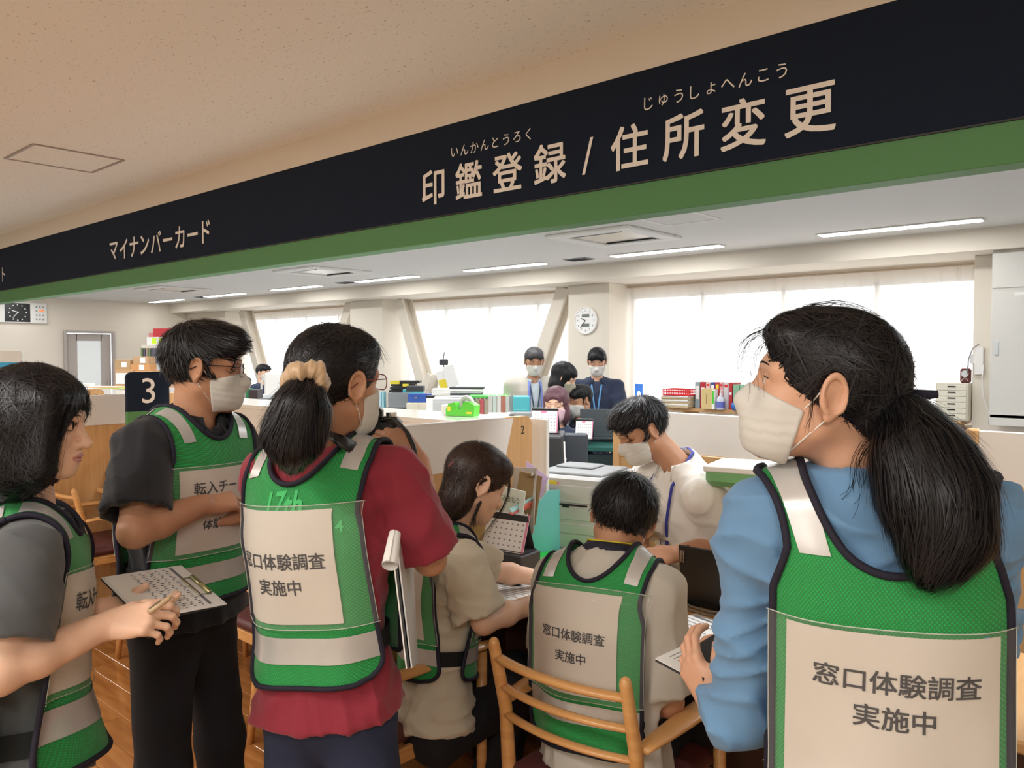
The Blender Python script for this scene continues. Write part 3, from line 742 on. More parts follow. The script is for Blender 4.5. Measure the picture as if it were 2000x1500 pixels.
# ---------------------------------------------------------------- hands
FL = {'i': (.040, .023, .019), 'm': (.044, .027, .020), 'r': (.041, .025, .020), 'p': (.032, .018, .017)}
def hand_ops(b, wr, yd, dz, side, curl=(25, 30, 25), spread=4, thumb=(.5, .3), sc=.95, elb=None, per=None):
    """side +1 = thumb on local +x (left hand), -1 = right hand"""
    y = norm(yd); z = norm(np.asarray(dz, float) - y * np.dot(dz, y)); x = np.cross(y, z); wr = np.asarray(wr, float)
    W_ = lambda p: wr + sc * (p[0] * x + p[1] * y + p[2] * z)
    if elb is not None: b.add(cone(wr - (wr - elb) * .35, wr, .032 * sc, .024 * sc, (z, .78)), .02)
    kn = {'i': (.030, .088), 'm': (.010, .092), 'r': (-.010, .088), 'p': (-.028, .080)}
    b.add(ell(W_((0, .046, -.004)), _a((.037, .048, .0145)) * sc, np.stack([x, y, z], 1)), .02)
    b.add(cone(W_((side * .02, .02, -.008)), W_((side * .038, .050, -.012)), .017 * sc, .015 * sc), .015)
    for kx, key in enumerate('imrp'):
        kx0, ky = kn[key]; p = W_((side * kx0, ky, 0)); b.add(cone(W_((side * kx0 * .6, .03, 0)), p, .011 * sc, .0105 * sc), .012)
        c = (per[key] if per and key in per else curl); a = 0; sp = radians(spread * (1.5 - kx) * side)
        r = {'i': .0090, 'm': .0092, 'r': .0087, 'p': .0076}[key] * sc
        for j, L in enumerate(FL[key]):
            a += radians(c[j]); d = cos(a) * (y * cos(sp) + x * sin(sp)) - sin(a) * z; q = p + d * L * sc
            b.add(cone(p, q, r, r * .92), .0035 if j else .007); p = q; r *= .92
    t1, t2 = thumb; p = W_((side * .040, .046, -.012)); d0 = norm(side * x * (1 - t1) * .9 + y * .75 - z * t1 * .8); r = .0115 * sc
    for j, L in enumerate((.030, .026)):
        d = norm(d0 * (1 - j * t2) + (y * .9 - side * x * .35) * j * t2); q = p + d * L * sc; b.add(cone(p, q, r, r * .86), .006); p = q; r *= .88
    return W_

def arm_mesh(sh, el, wr, hand, h=.003, rs=1., side=1):
    b = Blob(); b.add(cone(sh, el, .044 * rs, .037 * rs), 0); b.add(cone(el, el + (np.asarray(wr) - el) * .35, .037 * rs, .038 * rs), .02); b.add(cone(el + (np.asarray(wr) - el) * .35, wr, .038 * rs, .024 * rs), .02)
    if hand: hand_ops(b, wr, side=side, elb=np.asarray(el), **hand)
    P = np.array([sh, el, wr, np.asarray(wr) + norm(hand['yd'] if hand else (0, 0, 1)) * .1]); lo = P.min(0) - .13; hi = P.max(0) + .13
    V, Fc = polygonize(b, lo, hi, h); return V, Fc

# ---------------------------------------------------------------- clothes
def torso_blob(J, wd, off=0.):
    """J: neck, pel, rt, up, fw, shL, shR"""
    n, p, rt, up, fw = J['neck'], J['pel'], J['rt'], J['up'], J['fw']; L = np.linalg.norm(n - p)
    ts = np.array([-.10, 0, .18, .40, .62, .80, .93, 1.0]); w = np.array(wd['w']) + off; d = np.array(wd['d']) + off
    C = [p + (n - p) * t + fw * (wd.get('arch', 0) * sin(pi * np.clip(t, 0, 1)) * -1) for t in ts]
    b = Blob(); b.add(loft(C, rt, fw, w, d, 2.4), 0)
    for s in ('shL', 'shR'):
        S_ = J[s]; b.add(cone(n - up * .035, S_ - up * .005, .05 + off, .050 + off), .05)
    return b
WM = dict(w=[.176, .168, .150, .160, .172, .165, .120, .075], d=[.128, .122, .108, .110, .118, .105, .080, .060])
WF = dict(w=[.174, .160, .132, .140, .150, .145, .108, .068], d=[.126, .116, .096, .098, .108, .098, .074, .055])

def person(name, label, loc_pt, J, H, skin=None, wd=WM, shirt=(200, 200, 200), pants=(20, 22, 30), h=.0065, hh=.003, sleeves=.62, slv_r=(.064, .070), hem=-.06, collar=None, group=None, seated=False, armL=None, armR=None, hem_col=None, fold=.006, mask=True, mcol=None, eyes='open', legs=None, shoes=(30, 30, 32), smat=None, skip_face=False, fem=False, nk=.050, neck_cut=.066, headsc=1.):
    root = thing(name, label, 'person', loc_pt, 0, group); rl = root_loc(root); skin = skin or M_skin
    F = H; J['rt'] = norm(J['shR'] - J['shL']); up = norm(J['neck'] - J['pel']); J['fw'] = norm(np.cross(up, J['rt'])); J['up'] = np.cross(J['rt'], J['fw'])
    rt, up, fw = J['rt'], J['up'], J['fw']
    # body: head, neck and arms, one mesh
    nb = F.l([J['neck'] - up * .03 + fw * .012])[0]; hb = head_blob(eyes, nb, nk, fem)
    lo = np.minimum(np.array((-.105, -.125, -.145)), nb - .08); hi = np.maximum(np.array((.105, .13, .13)), nb + .08)
    V, Fc = polygonize(hb, lo, hi, hh); mi = np.zeros(len(Fc), int)
    if not mask:
        c = V[Fc].mean(1); mi[(np.abs(c[:, 0]) < .022 * np.sqrt(np.clip(1 - ((c[:, 2] + .0672) / .0105) ** 2, 0, 1))) & (c[:, 1] > .083) & (np.abs(c[:, 2] + .0672) < .0105)] = 1
    parts = [(F.w(V), Fc, mi)]
    for s, side in (('L', 1), ('R', -1)):
        A = armL if s == 'L' else armR
        if 'el' + s not in J: continue
        v, f = arm_mesh(J['sh' + s] - up * .02, J['el' + s], J['wr' + s], A, hh, .92 if fem else 1., side); parts.append((v, f, 0))
    tb0 = torso_blob(J, wd, -.032)
    v, f = polygonize(tb0, np.minimum(J['pel'], J['neck']) - .3, np.maximum(J['pel'], J['neck']) + .3, h * 2); parts.append((v, f, 0))
    # legs inside the trousers
    V, Fc, mi = joinm(parts); body = mk('body', V - rl, Fc, [skin, M_lip], root, mi, True)
    # shirt
    sm = smat or mat('shirt_%s' % name.replace('person', '') + '_%d_%d_%d' % shirt, shirt, .85, bump=(500, .15, .001), sheen=.15)
    tb = torso_blob(J, wd, 0); sb = Blob(); sb.ops = list(tb.ops)
    for s in ('L', 'R'):
        if 'el' + s not in J: continue
        a, e = J['sh' + s], J['el' + s]; Ld = e - a; c = a + Ld * min(sleeves, 1.0)
        if sleeves <= 1.0:
            sl = Blob(); sl.add(cone(a - up * .012, c + Ld * .1, slv_r[0], slv_r[1]), 0); sl.cut(half(c, Ld)); sl.sub(cone(c - norm(Ld) * .005, c + norm(Ld) * .1, slv_r[1] - .019, slv_r[1] - .013), .002)
        else:
            w_ = J['wr' + s]; g = e + (w_ - e) * (sleeves - 1); sl = Blob(); sl.add(cone(a - up * .012, e, slv_r[0], slv_r[1]), 0).add(cone(e, g + (w_ - e) * .1, slv_r[1], slv_r[1] * .86), .03); sl.cut(half(g, w_ - e)); sl.sub(cone(g - norm(w_ - e) * .02, g + norm(w_ - e) * .1, slv_r[1] * .86 - .014, slv_r[1] * .86 - .011), .002)
        sb.add(sl, .03)
    sd = abs(hash(label)) % 97 if False else len(label)
    sb.warp(lambda P: folds(P - _a(J['pel']), fold, 24, sd) + folds(P - _a(J['neck']), fold * .6, 46, sd + 5, (1, 1, 1.3)))
    sb.sub(cone(J['neck'] - up * .02 + fw * .012, J['neck'] + up * .12 + fw * .02, neck_cut, neck_cut + .01), .004)
    hp = J['pel'] + up * hem
    sb.cut(half(hp, -up), .006)
    allp = np.array([J[k] for k in J if k[:2] in ('sh', 'el', 'ne', 'pe', 'wr') and not (k[:2] == 'wr' and sleeves <= 1)]); V, Fc = polygonize(sb, allp.min(0) - .20, allp.max(0) + .16, h)
    sh = mk('shirt', V - rl, Fc, sm, root, smooth=True)
    if collar:
        cm = mat('collar_%d_%d_%d' % collar, collar, .85); mb = MB(); V = []; n = 28; Fq = []
        cc = J['neck'] + fw * .016 + up * .006
        for k in range(n + 1):
            a = radians(-155 + 310 * k / n); bk = cos(a) * .5 + .5   # 1 at the nape
            dr = sin(a) * rt - cos(a) * fw; r0 = nk + .008; dp = .028 + .014 * (1 - bk) ** 2
            base = cc - up * (.034 * (1 - bk)) 
            for (r, z) in ((r0, .022), (r0 + .006, .028), (r0 + .016, .018), (r0 + .026 + .01 * (1 - bk), .018 - dp), (r0 + .021 + .01 * (1 - bk), .016 - dp), (r0 + .010, .010), (r0, -.01)):
                V.append(base + dr * r + up * z)
        for k in range(n):
            for j in range(7): Fq.append((k * 7 + j, k * 7 + (j + 1) % 7, (k + 1) * 7 + (j + 1) % 7, (k + 1) * 7 + j))
        Fq += [tuple(range(7)), tuple(range(n * 7, n * 7 + 7))[::-1]]
        mk('collar', np.array(V) - rl, Fq, cm, root, smooth=True)
    # trousers
    if legs:
        pm_ = mat('trousers_%d_%d_%d' % pants, pants, .85, bump=(400, .12, .001)); tbk = Blob()
        pc = J['pel'] - up * .03
        hr = wd['w'][1] - .016; tbk.add(ell(pc, (hr, .096, .12), np.stack([rt, fw, up], 1)), 0)
        for s, (kn, an) in legs.items():
            sg = 1 if s == 'R' else -1; hp_ = pc + rt * sg * .072 - up * .05
            tbk.add(cone(hp_, kn, .080, .064), .05); tbk.add(cone(kn, an, .066, .050), .03)
            tbk.cut(lambda P, an=an: np.maximum(f32(an[2] - .02) - P[:, 2], -1), 0)
        tbk.warp(lambda P: folds(P - _a(J['pel']), .005, 22, sd + 3))
        ap = np.array([pc] + [q for s in legs for q in legs[s]]); V, Fc = polygonize(tbk, ap.min(0) - .17, ap.max(0) + .17, h * 1.3)
        mk('trousers', V - rl, Fc, pm_, root, smooth=True)
        for s, (kn, an) in legs.items():
            f_ = norm(fw * (1, 1, 0)); sb2 = Blob(); a = np.array((an[0], an[1], 0)); sb2.add(cone(a - f_ * .05 + (0, 0, .04), a + f_ * .13 + (0, 0, .032), .040, .034), 0).add(cone(a + (0, 0, .04), a + (0, 0, .10), .042, .045), .03); sb2.cut(half(a, (0, 0, -1)), 0)
            V, Fc = polygonize(sb2, a - .2, a + .25, .008); mk('shoe', V - rl, Fc, mat('shoe_%d' % shoes[0], shoes, .6), root, smooth=True)
    if not skip_face: eyes_parts(F, root, hb, 'open' if eyes == 'open' else 'down')
    if mask: mask_part(F, root, hb, mcol, max(.0032, hh))
    return root, F, hb, tb

# ---------------------------------------------------------------- bib vests
class Bib:
    """cloth hung on a torso: coordinates x (to the wearer's right) and l (down from the shoulder seam)"""
    def __init__(s, J, tb, back=True, Wm=.25, L=.60, off=.012, drop=.10, seed=1, xo=0.):
        s.xo = xo; s.sgn = -1 if back else 1; rt, up, fw = J['rt'], J['up'], J['fw']; O = J['neck'].copy(); D = fw * s.sgn
        xs = np.linspace(-Wm, Wm, 41); al = np.linspace(pi / 2, 0, 16); zz = np.arange(.012, .62, .012); cols = []
        f = lambda P: tb(P) - f32(off)
        C0 = O - up * drop; org = []; dr = []
        for x in xs:
            for a in al: d = D * cos(a) + up * sin(a); org.append(C0 + rt * x + d * .30); dr.append(-d)
            for z in zz: org.append(C0 + rt * x - up * z + D * .30); dr.append(-D)
        P, hit = cast(f, np.array(org), np.array(dr), .42); n = len(al) + len(zz); P = P.reshape(len(xs), n, 3); hit = hit.reshape(len(xs), n)
        loc = np.stack([(P - O) @ rt, (P - O) @ D, (P - O) @ up], -1)
        for j in range(n):     # fill misses from the nearest hit column
            ok = np.where(hit[:, j])[0]
            if len(ok) < 3: loc[:, j, 1] = loc[:, j - 1, 1]; loc[:, j, 2] = loc[:, j - 1, 2] - .012; continue
            for i in range(len(xs)):
                if not hit[i, j]:
                    k = ok[np.argmin(np.abs(ok - i))]; dx = abs(xs[i] - xs[k]); loc[i, j, 1] = loc[k, j, 1] - min(dx * .6, .03); loc[i, j, 2] = loc[k, j, 2] - (dx * .4 if j < len(al) else 0)
        loc[:, :, 0] = xs[:, None]
        for j in range(len(al), n):    # hang
            loc[:, j, 1] = np.maximum(loc[:, j, 1], loc[:, j - 1, 1] - .0022)
            loc[:, j, 2] = -drop - zz[j - len(al)]
        loc[:, len(al):, 2] = (-drop - zz)[None]
        for _ in range(4):
            a = loc[:, :, 1]; b = a.copy(); b[1:-1] = (a[:-2] + 2 * a[1:-1] + a[2:]) / 4; a = b.copy(); b[:, 1:-1] = (a[:, :-2] + 2 * a[:, 1:-1] + a[:, 2:]) / 4
            wgt = np.clip((np.arange(n) - 4) / 8, 0.25, 1); loc[:, :, 1] = np.maximum(loc[:, :, 1] * (1 - wgt) + b * wgt, loc[:, :, 1] - .004)
        jj = np.arange(n); wr = np.clip((jj - 12) / 30, 0, 1)
        loc[:, :, 1] += wr * (.004 * np.sin(xs[:, None] * 34 + jj[None] * .12 + seed) + .003 * np.sin(xs[:, None] * 15 - jj[None] * .2 + seed * 2) + .003)
        s.ls = np.arange(0, L, .008); G = np.zeros((len(xs), len(s.ls), 3))
        for i in range(len(xs)):
            ds = np.r_[0, np.cumsum(np.linalg.norm(np.diff(loc[i], axis=0), axis=1))]; na = len(al)
            ds = np.r_[ds[:na] / ds[na - 1] * (drop + .03), drop + .03 + zz]
            for c in range(3): G[i, :, c] = np.interp(s.ls, ds, loc[i, :, c])
        s.xs = xs; s.G = G; s.O = O; s.rt = rt; s.D = D; s.up = up
        N = np.cross(np.gradient(G, axis=0), np.gradient(G, axis=1)); N /= np.linalg.norm(N, axis=2)[:, :, None] + 1e-9
        N *= np.sign((N[len(xs) // 2, 20] @ np.array([0, 1, 0])) + 1e-9); s.N = N
    def __call__(s, x, l, off=0.):
        x = np.asarray(x, float); l = np.asarray(l, float); x = x + s.xo * np.clip(l / .15, .3, 1); u = np.clip((x - s.xs[0]) / (s.xs[1] - s.xs[0]), 0, len(s.xs) - 1.001); v = np.clip(l / .008, 0, len(s.ls) - 1.001)
        i = u.astype(int); j = v.astype(int); a = (u - i)[:, None]; b = (v - j)[:, None]
        g = lambda A: (A[i, j] * (1 - a) + A[i + 1, j] * a) * (1 - b) + (A[i, j + 1] * (1 - a) + A[i + 1, j + 1] * a) * b
        q = g(s.G) + g(s.N) * off; return s.O + q[:, :1] * s.rt + q[:, 1:2] * s.D + q[:, 2:] * s.up
    def grid(s, x0, x1, l0, l1, off, skew=0.):
        nx = max(2, int(abs(x1 - x0) / .01)); nl = max(2, int((l1 - l0) / .01)); X, Lg = np.meshgrid(np.linspace(x0, x1, nx + 1), np.linspace(l0, l1, nl + 1), indexing='ij')
        Xr = X + skew * (Lg - l0); V = s(Xr.ravel(), Lg.ravel(), off); F = [(i * (nl + 1) + j, (i + 1) * (nl + 1) + j, (i + 1) * (nl + 1) + j + 1, i * (nl + 1) + j + 1) for i in range(nx) for j in range(nl)]
        return V, F
def vest(root, J, tb, name='safety_vest', W=.165, L=.50, ni=.085, so=.150, nd=.10, wa=.142, pocket=(.13, .385), stripe=(.41, .468), lines_back=('窓口体験調査', '実施中'), lines_front=('転入チーム', '窓口体験'), paper=(-.150, .105), text=((-.045, .037, .215), (.0, .037, .285)), back=True, front=True, scx=1., tape=(.012, .10), off=.012, seed=1, belt=True, shear=0., strapw=.034, xo=0.):
    off = max(off, .016)
    rl = root_loc(root); vroot = None
    def Wo(l):
        l = np.asarray(l, float); t = np.clip(l / .13, 0, 1); a = so + (wa - so) * np.sin(t * pi / 2); k = np.clip((l - .13) / .06, 0, 1); a = a * (1 - k) + W * k
        r = .045; q = np.clip((l - (L - r)) / r, 0, 1); return a - r * (1 - np.sqrt(np.clip(1 - q * q, 0, 1)))
    def Wi(l):
        l = np.asarray(l, float); t = np.clip(l / nd, 0, 1); return ni * np.sqrt(np.clip(1 - t ** 2.2, 0, 1))
    for side in ([True] if back else []) + ([False] if front else []):
        B = Bib(J, tb, side, off=off, seed=seed, xo=xo); tx = 1 if side else -1
        ls = np.unique(np.r_[np.linspace(0, L, 60), nd]); nu = 16; V = []; Fc = []
        for sg in (-1, 1):
            base = len(V)
            for l in ls:
                a, b = float(Wi(l)), float(Wo(l)); x = sg * (a + (b - a) * np.linspace(0, 1, nu + 1)); V += B(x, np.full(nu + 1, l), 0.).tolist()
            for i in range(len(ls) - 1):
                for j in range(nu):
                    q = (base + i * (nu + 1) + j, base + i * (nu + 1) + j + 1, base + (i + 1) * (nu + 1) + j + 1, base + (i + 1) * (nu + 1) + j); Fc.append(q if sg > 0 else q[::-1])
        if vroot is None:
            o = mk('safety_vest', np.array(V) - rl, Fc, M_vest, root, smooth=True); vroot = o
        else: o = mk('front_panel', np.array(V) - rl, Fc, M_vest, vroot, smooth=True)
        pr = vroot
        mb = MB(); lo = np.linspace(0, L, 70)
        edge = [(float(Wo(l)), l) for l in lo] + [(x, L) for x in np.linspace(float(Wo(L)), -float(Wo(L)), 30)][1:] + [(-float(Wo(l)), l) for l in lo[::-1]][1:]
        mb.tube(B([e[0] for e in edge], [e[1] for e in edge], .0015), .0062, 6)
        ln = nd * np.sin(np.linspace(0, pi / 2, 24)); edge = [(float(Wi(l)), l) for l in ln] + [(-float(Wi(l)), l) for l in ln[::-1]][1:]
        mb.tube(B([e[0] for e in edge], [e[1] for e in edge], .0015), .0062, 6)
        k = mb.build('piping', M_piping, pr, True); k.data.transform(Matrix.Translation(-Vector(rl)))
        for sg in (-1, 1):
            c = (ni + so) / 2 * .97 if ni < .12 else (ni + so) / 2; mb = MB()
            V, Fc = B.grid(sg * c - strapw / 2, sg * c + strapw / 2, tape[0], tape[1], .0024, -sg * .25 * (1 if wa < so else 0)); mb.raw(V, Fc)
            k = mb.build('shoulder_tape', M_tape, pr, True); k.data.transform(Matrix.Translation(-Vector(rl)))
        mb = MB()
        V, Fc = B.grid(-W + .004, W - .004, stripe[0], stripe[1], .0022); mb.raw(V, Fc)
        k = mb.build('reflective_tape', M_tape, pr, True); k.data.transform(Matrix.Translation(-Vector(rl)))
        mb = MB(); x0, x1 = (paper if side else (-paper[1], -paper[0])); V, Fc = B.grid(x0, x1, pocket[0] + .008, pocket[1] - .006, .004); mb.raw(V, Fc)
        k = mb.build('paper_insert', M_sheet, pr, True); k.data.transform(Matrix.Translation(-Vector(rl)))
        mb = MB()
        for (tc, hgt, lc), s_ in zip(text, lines_back if side else lines_front):
            g, fc = glyphs(s_, 1, 0., 1.0); e = g.max(0); k_ = hgt / e[1] * .9; wide = 1.0
            for q, (dx, dy) in enumerate(((0, 0), (.028, .0), (0, .028), (.028, .028), (.014, .014))):
                P = (g + np.array((dx, dy)) - e / 2) * k_; X = tc * (1 if side else -1) + P[:, 0] * tx * scx; Lq = lc - P[:, 1]
                mb.raw(B(X, Lq, .0050 + q * .00004), fc)
        k = mb.build('lettering', M_ink, pr); k.data.transform(Matrix.Translation(-Vector(rl)))
        mb = MB(); V, Fc = B.grid(-W - .002, W + .002, pocket[0], pocket[1] + .004, .0085); mb.raw(V, Fc); k = mb.build('clear_pocket', M_clear, pr, True); k.data.transform(Matrix.Translation(-Vector(rl)))
        mb = MB()
        for lq in (pocket[0], pocket[1] + .004): xx = np.linspace(-W - .004, W + .004, 30); mb.tube(B(xx, np.full(30, lq), .0086), .0010, 5)
        for xq in (-W - .002, W + .002): lq = np.linspace(pocket[0], pocket[1], 24); mb.tube(B(np.full(24, xq), lq, .0080), .0008, 4)
        k = mb.build('pocket_edge', M_edge, pr, True); k.data.transform(Matrix.Translation(-Vector(rl)))
        if side: vest.B = B
    if belt:     # elastic side straps round the flanks
        lz = (L - .075); mb = MB()
        zc = -lz + .02
        for sg in (-1, 1):
            an = np.linspace(radians(28), radians(152), 18); rows = []
            for z in (zc + .022, zc, zc - .022):
                org = [J['neck'] + J['up'] * (z) + (sin(a) * J['rt'] * sg - cos(a) * J['fw']) * .34 for a in an]; dr = [-(sin(a) * J['rt'] * sg - cos(a) * J['fw']) for a in an]
                P, h_ = cast(lambda q: tb(q) - f32(.007), np.array(org), np.array(dr), .4); rows.append(P)
            V = np.concatenate(rows); m = len(an); mb.raw(V, [(r * m + j, r * m + j + 1, (r + 1) * m + j + 1, (r + 1) * m + j) for r in range(2) for j in range(m - 1)])
        k = mb.build('side_strap', mat('black_elastic', (22, 24, 24), .9), vroot, True); k.data.transform(Matrix.Translation(-Vector(rl)))
    return vroot
def lanyard(root, F, J, tb, col, drop=.30, card=None, w=.006, spread=.055):
    rl = root_loc(root); mb = MB(); n, rt, up, fw = J['neck'], J['rt'], J['up'], J['fw']
    for s in (-1, 1):
        pts = []
        for t in np.linspace(0, 1, 14):
            x = s * spread * (1 - t * .85) if t > .15 else s * spread * (t / .15) ** .5 * .95; z = .02 - t * drop
            O = n + rt * x + up * min(z + .02, .03) + fw * .34; 
            if t < .2: pts.append(n + rt * x + up * (.035 - t * .05) - fw * (.045 - t * .35))
            else:
                P, h_ = cast(lambda q: tb(q) - f32(.012), [n + rt * x + up * z + fw * .34], [-fw], .5); pts.append(P[0])
        mb.tube(pts, w, 5, flat=.25)
    o = mb.build('lanyard', mat('lanyard_%d_%d_%d' % col, col, .7), root, True); o.data.transform(Matrix.Translation(-Vector(rl)))
    if card:
        c = pts[-1] - up * .05 + fw * .006; mb = MB(); mb.raw([c + rt * a * .035 + up * b * .05 + fw * e for e in (0, .003) for a, b in ((-1, -1), (1, -1), (1, 1), (-1, 1))], [(0, 1, 2, 3), (7, 6, 5, 4), (0, 4, 5, 1), (1, 5, 6, 2), (2, 6, 7, 3), (3, 7, 4, 0)])
        k = mb.build('name_card', mat('card_%d_%d_%d' % card, card, .4), root); k.data.transform(Matrix.Translation(-Vector(rl)))
# ================================================================ the people of the picture
def head_at(px, py, d, local, yaw, pitch=0, roll=0, sc=1.):
    F = Frame((0, 0, 0), yaw, pitch, roll, sc); F.c = at(px, py, d) - (F.w(local)); return F
EAR_L, EAR_R = (-.0795, -.014, -.004), (.0795, -.014, -.004)
def fdir(a): return cos(radians(a)) * FWH + sin(radians(a)) * RT
Z = np.array([0, 0, 1.0])
def down(p, z): return np.array((p[0], p[1], z))
def legs_stand(J, spread=.10, fwd=.02):
    rt = norm((J['shR'] - J['shL']) * (1, 1, 0)); f = np.cross(Z, rt); p = J['pel']; o = {}
    for s, g in (('L', -1), ('R', 1)): o[s] = (down(p + rt * g * spread + f * fwd, .47), down(p + rt * g * (spread + .02), .09))
    return o
# 1 woman in the blue pullover, nearest, back to us, masked profile
J = dict(neck=at(1702, 925, 1.20), pel=at(1762, 1590, 1.20), shL=at(1484, 992, 1.26), shR=at(1936, 1010, 1.18), elL=at(1452, 1400, 1.34), wrL=at(1392, 1380, 1.42), elR=at(1890, 1330, 1.42), wrR=at(1500, 1275, 1.55))
H = head_at(1627, 777, 1.13, EAR_L, -70, -11, 0, 1.03)
R1, F1, hb1, tb1 = person('person', 'woman in a light blue pullover and green vest, black ponytail, back turned, masked profile', down(J['pel'], 0), J, H, skin=M_skin, wd=WF, shirt=(106, 148, 188), pants=(34, 52, 74), h=.0055, hh=.0026, sleeves=1.62, slv_r=(.053, .050), hem=-.10,
    legs=legs_stand(J), fem=True, nk=.047, fold=.011, neck_cut=.070, armL=dict(yd=at(1345, 1290, 1.47) - J['wrL'], dz=-FWH * .3 - RT * .85 + Z * .1, curl=(22, 34, 26), thumb=(.15, .1), sc=.92), armR=dict(yd=-RT * .9 + FWH * .3 + Z * .25, dz=FWH * .3 + Z * .6 + RT * .2, curl=(30, 30, 20), sc=.9))
hair_part(F1, R1, 'tied', h=.0035, nstr=7000, seed=2)
tp = [at(1752, 795, 1.20), at(1776, 840, 1.13), at(1802, 905, 1.08), at(1826, 975, 1.06), at(1842, 1045, 1.05), at(1826, 1090, 1.05)]
tail_part(F1, R1, tp, [.018, .036, .054, .060, .048, .024], h=.0035, nstr=6500)
mb = MB(); c = F1.l([at(1756, 792, 1.17)])[0]
for k in range(14):
    a = 2 * pi * k / 14; mb.tube([c + np.array((cos(a) * .022, -.004 + .006 * sin(3 * a), sin(a) * .022)), c + np.array((cos(a + .5) * .024, .006, sin(a + .5) * .024))], [.008, .008], 6)
mb.tube([c + np.array((0, -.012, .02)), c + np.array((0, -.03, .022)), c + np.array((0, -.045, .026))], [.007, .008, .006], 6)
mk('hair_tie', F1.w(mb.v) - root_loc(R1), mb.f, mat('navy_scrunchie', (36, 34, 52), .9), R1, smooth=True)
# loose wisps round her face, nape and crown
def wisps(F, root, specs, seed=1, name='wisps', m=None):
    R = np.random.default_rng(seed); mb = MB()
    for pts, n, spr, w in specs:
        P = np.array(pts, float); t = np.linspace(0, 1, len(P)); tt = np.linspace(0, 1, 12)
        base = np.stack([np.interp(tt, t, P[:, c]) for c in range(3)], 1)
        for _ in range(2): base[1:-1] = (base[:-2] + 2 * base[1:-1] + base[2:]) / 4
        for k in range(n):
            o = R.normal(size=3) * spr * .3; e = R.normal(size=3) * spr; q = base + o + e * tt[:, None] ** 1.5 + np.sin(tt * 5 + R.uniform(0, 6))[:, None] * R.normal(size=3) * spr * .25
            mb.tube(q, np.linspace(w, w * .4, 12), 3)
    o = mk(name, F.w(mb.v) - root_loc(root), mb.f, m or M_hair, root); o['kind'] = 'stuff'; return o
wisps(F1, R1, [([(-.02, .075, .085), (-.02, .118, .060), (-.02, .124, .030), (-.022, .112, .002)], 26, .011, .00035), ([(-.05, .05, .09), (-.055, .095, .055), (-.055, .098, .02), (-.05, .09, -.01)], 14, .010, .0003),
    ([(0, .05, .115), (0, .0, .135), (0, -.06, .118), (0, -.10, .07)], 22, .006, .00025), ([(-.075, .012, .0), (-.078, .010, -.03), (-.076, .012, -.055)], 14, .005, .0003),
    ([(-.06, -.075, -.055), (-.075, -.060, -.085), (-.07, -.075, -.13), (-.05, -.05, -.17)], 12, .012, .0005), ([(-.04, -.10, -.07), (-.06, -.09, -.11), (-.05, -.12, -.15)], 14, .018, .0005)], 5)
vest(R1, J, tb1, xo=.010, W=.153, L=.56, ni=.105, so=.168, nd=.155, wa=.134, pocket=(.225, .50), stripe=(.52, .55), paper=(-.134, .134), text=((.003, .036, .300), (.0, .036, .350)), tape=(-.0, .135), seed=3, off=.018, strapw=.04)
lanyard(R1, F1, J, tb1, (24, 24, 30), .2, None, .005, .06)

# 2 young man with glasses, front of the vest towards us
J = dict(neck=at(372, 812, 2.15), pel=at(362, 1165, 2.16), shR=at(278, 868, 1.99), shL=at(455, 852, 2.27), elR=at(264, 1038, 1.88), wrR=at(395, 985, 2.03), elL=at(500, 1030, 2.40), wrL=at(478, 1000, 2.15))
H = head_at(383, 722, 2.07, EAR_R, 74, 3, 0, 1.0)
R2, F2, hb2, tb2 = person('person', 'young man in a black polo and green vest wearing glasses, by the number 3 sign', down(J['pel'], 0), J, H, skin=M_skin2, wd=WM, shirt=(22, 24, 32), pants=(18, 20, 28), collar=(24, 26, 34), sleeves=.80, slv_r=(.068, .085), hem=-.07, h=.0075, hh=.0035, eyes='down',
    legs=legs_stand(J), armR=dict(yd=at(455, 975, 2.10) - J['wrR'], dz=-FWH * .75 + Z * .5 + RT * -.1, curl=(30, 35, 20), thumb=(.6, .3)), armL=dict(yd=-RT * .7 - FWH * .5, dz=Z * .5 - FWH * .4))
hair_part(F2, R2, 'crop', h=.004, nstr=7000, seed=4, extra=lambda b: b.add(cone((-.03, .078, .084), (.04, .078, .084), .020, .020), .02))
glasses_part(F2, R2, mat('black_frames', (40, 24, 24), .3), .010)
vest(R2, J, tb2, W=.172, L=.50, pocket=(.150, .375), stripe=(.405, .455), text=((-.015, .035, .205), (-.01, .03, .30)), lines_front=('転入チーム', '体験調査'), paper=(-.13, .145), seed=5)

# 3 woman in maroon with a camera
J = dict(neck=at(628, 880, 1.76), pel=at(640, 1335, 1.80), shL=at(520, 928, 1.83), shR=at(772, 915, 1.74), elR=at(840, 1092, 1.80), wrR=at(816, 902, 1.84), elL=at(555, 1060, 2.10), wrL=at(660, 930, 2.12))
H = head_at(697, 757, 1.67, EAR_R, 36, -2, 3, 1.02)
R3, F3, hb3, tb3 = person('person', 'woman in a maroon polo and green vest with a beige scrunchie, raising a camera', down(J['pel'], 0), J, H, skin=M_skin2, wd=WF, shirt=(142, 38, 56), pants=(38, 48, 76), collar=(40, 42, 46), sleeves=.88, slv_r=(.056, .078), hem=-.075, h=.0065, hh=.003, fem=True, nk=.046,
    legs=legs_stand(J), fold=.008, armR=dict(yd=at(760, 836, 1.86) - J['wrR'], dz=RT * .5 - FWH * .7 + Z * .5, curl=(45, 50, 30), thumb=(.25, .1), sc=.95), armL=dict(yd=RT * .5 + Z * .6, dz=-RT * .3 + FWH * .6, curl=(50, 50, 30), sc=.9))
hair_part(F3, R3, 'tied', h=.0035, nstr=7000, seed=6)
tp = [at(600, 770, 1.62), at(592, 805, 1.58), at(576, 850, 1.57), at(572, 890, 1.60)]
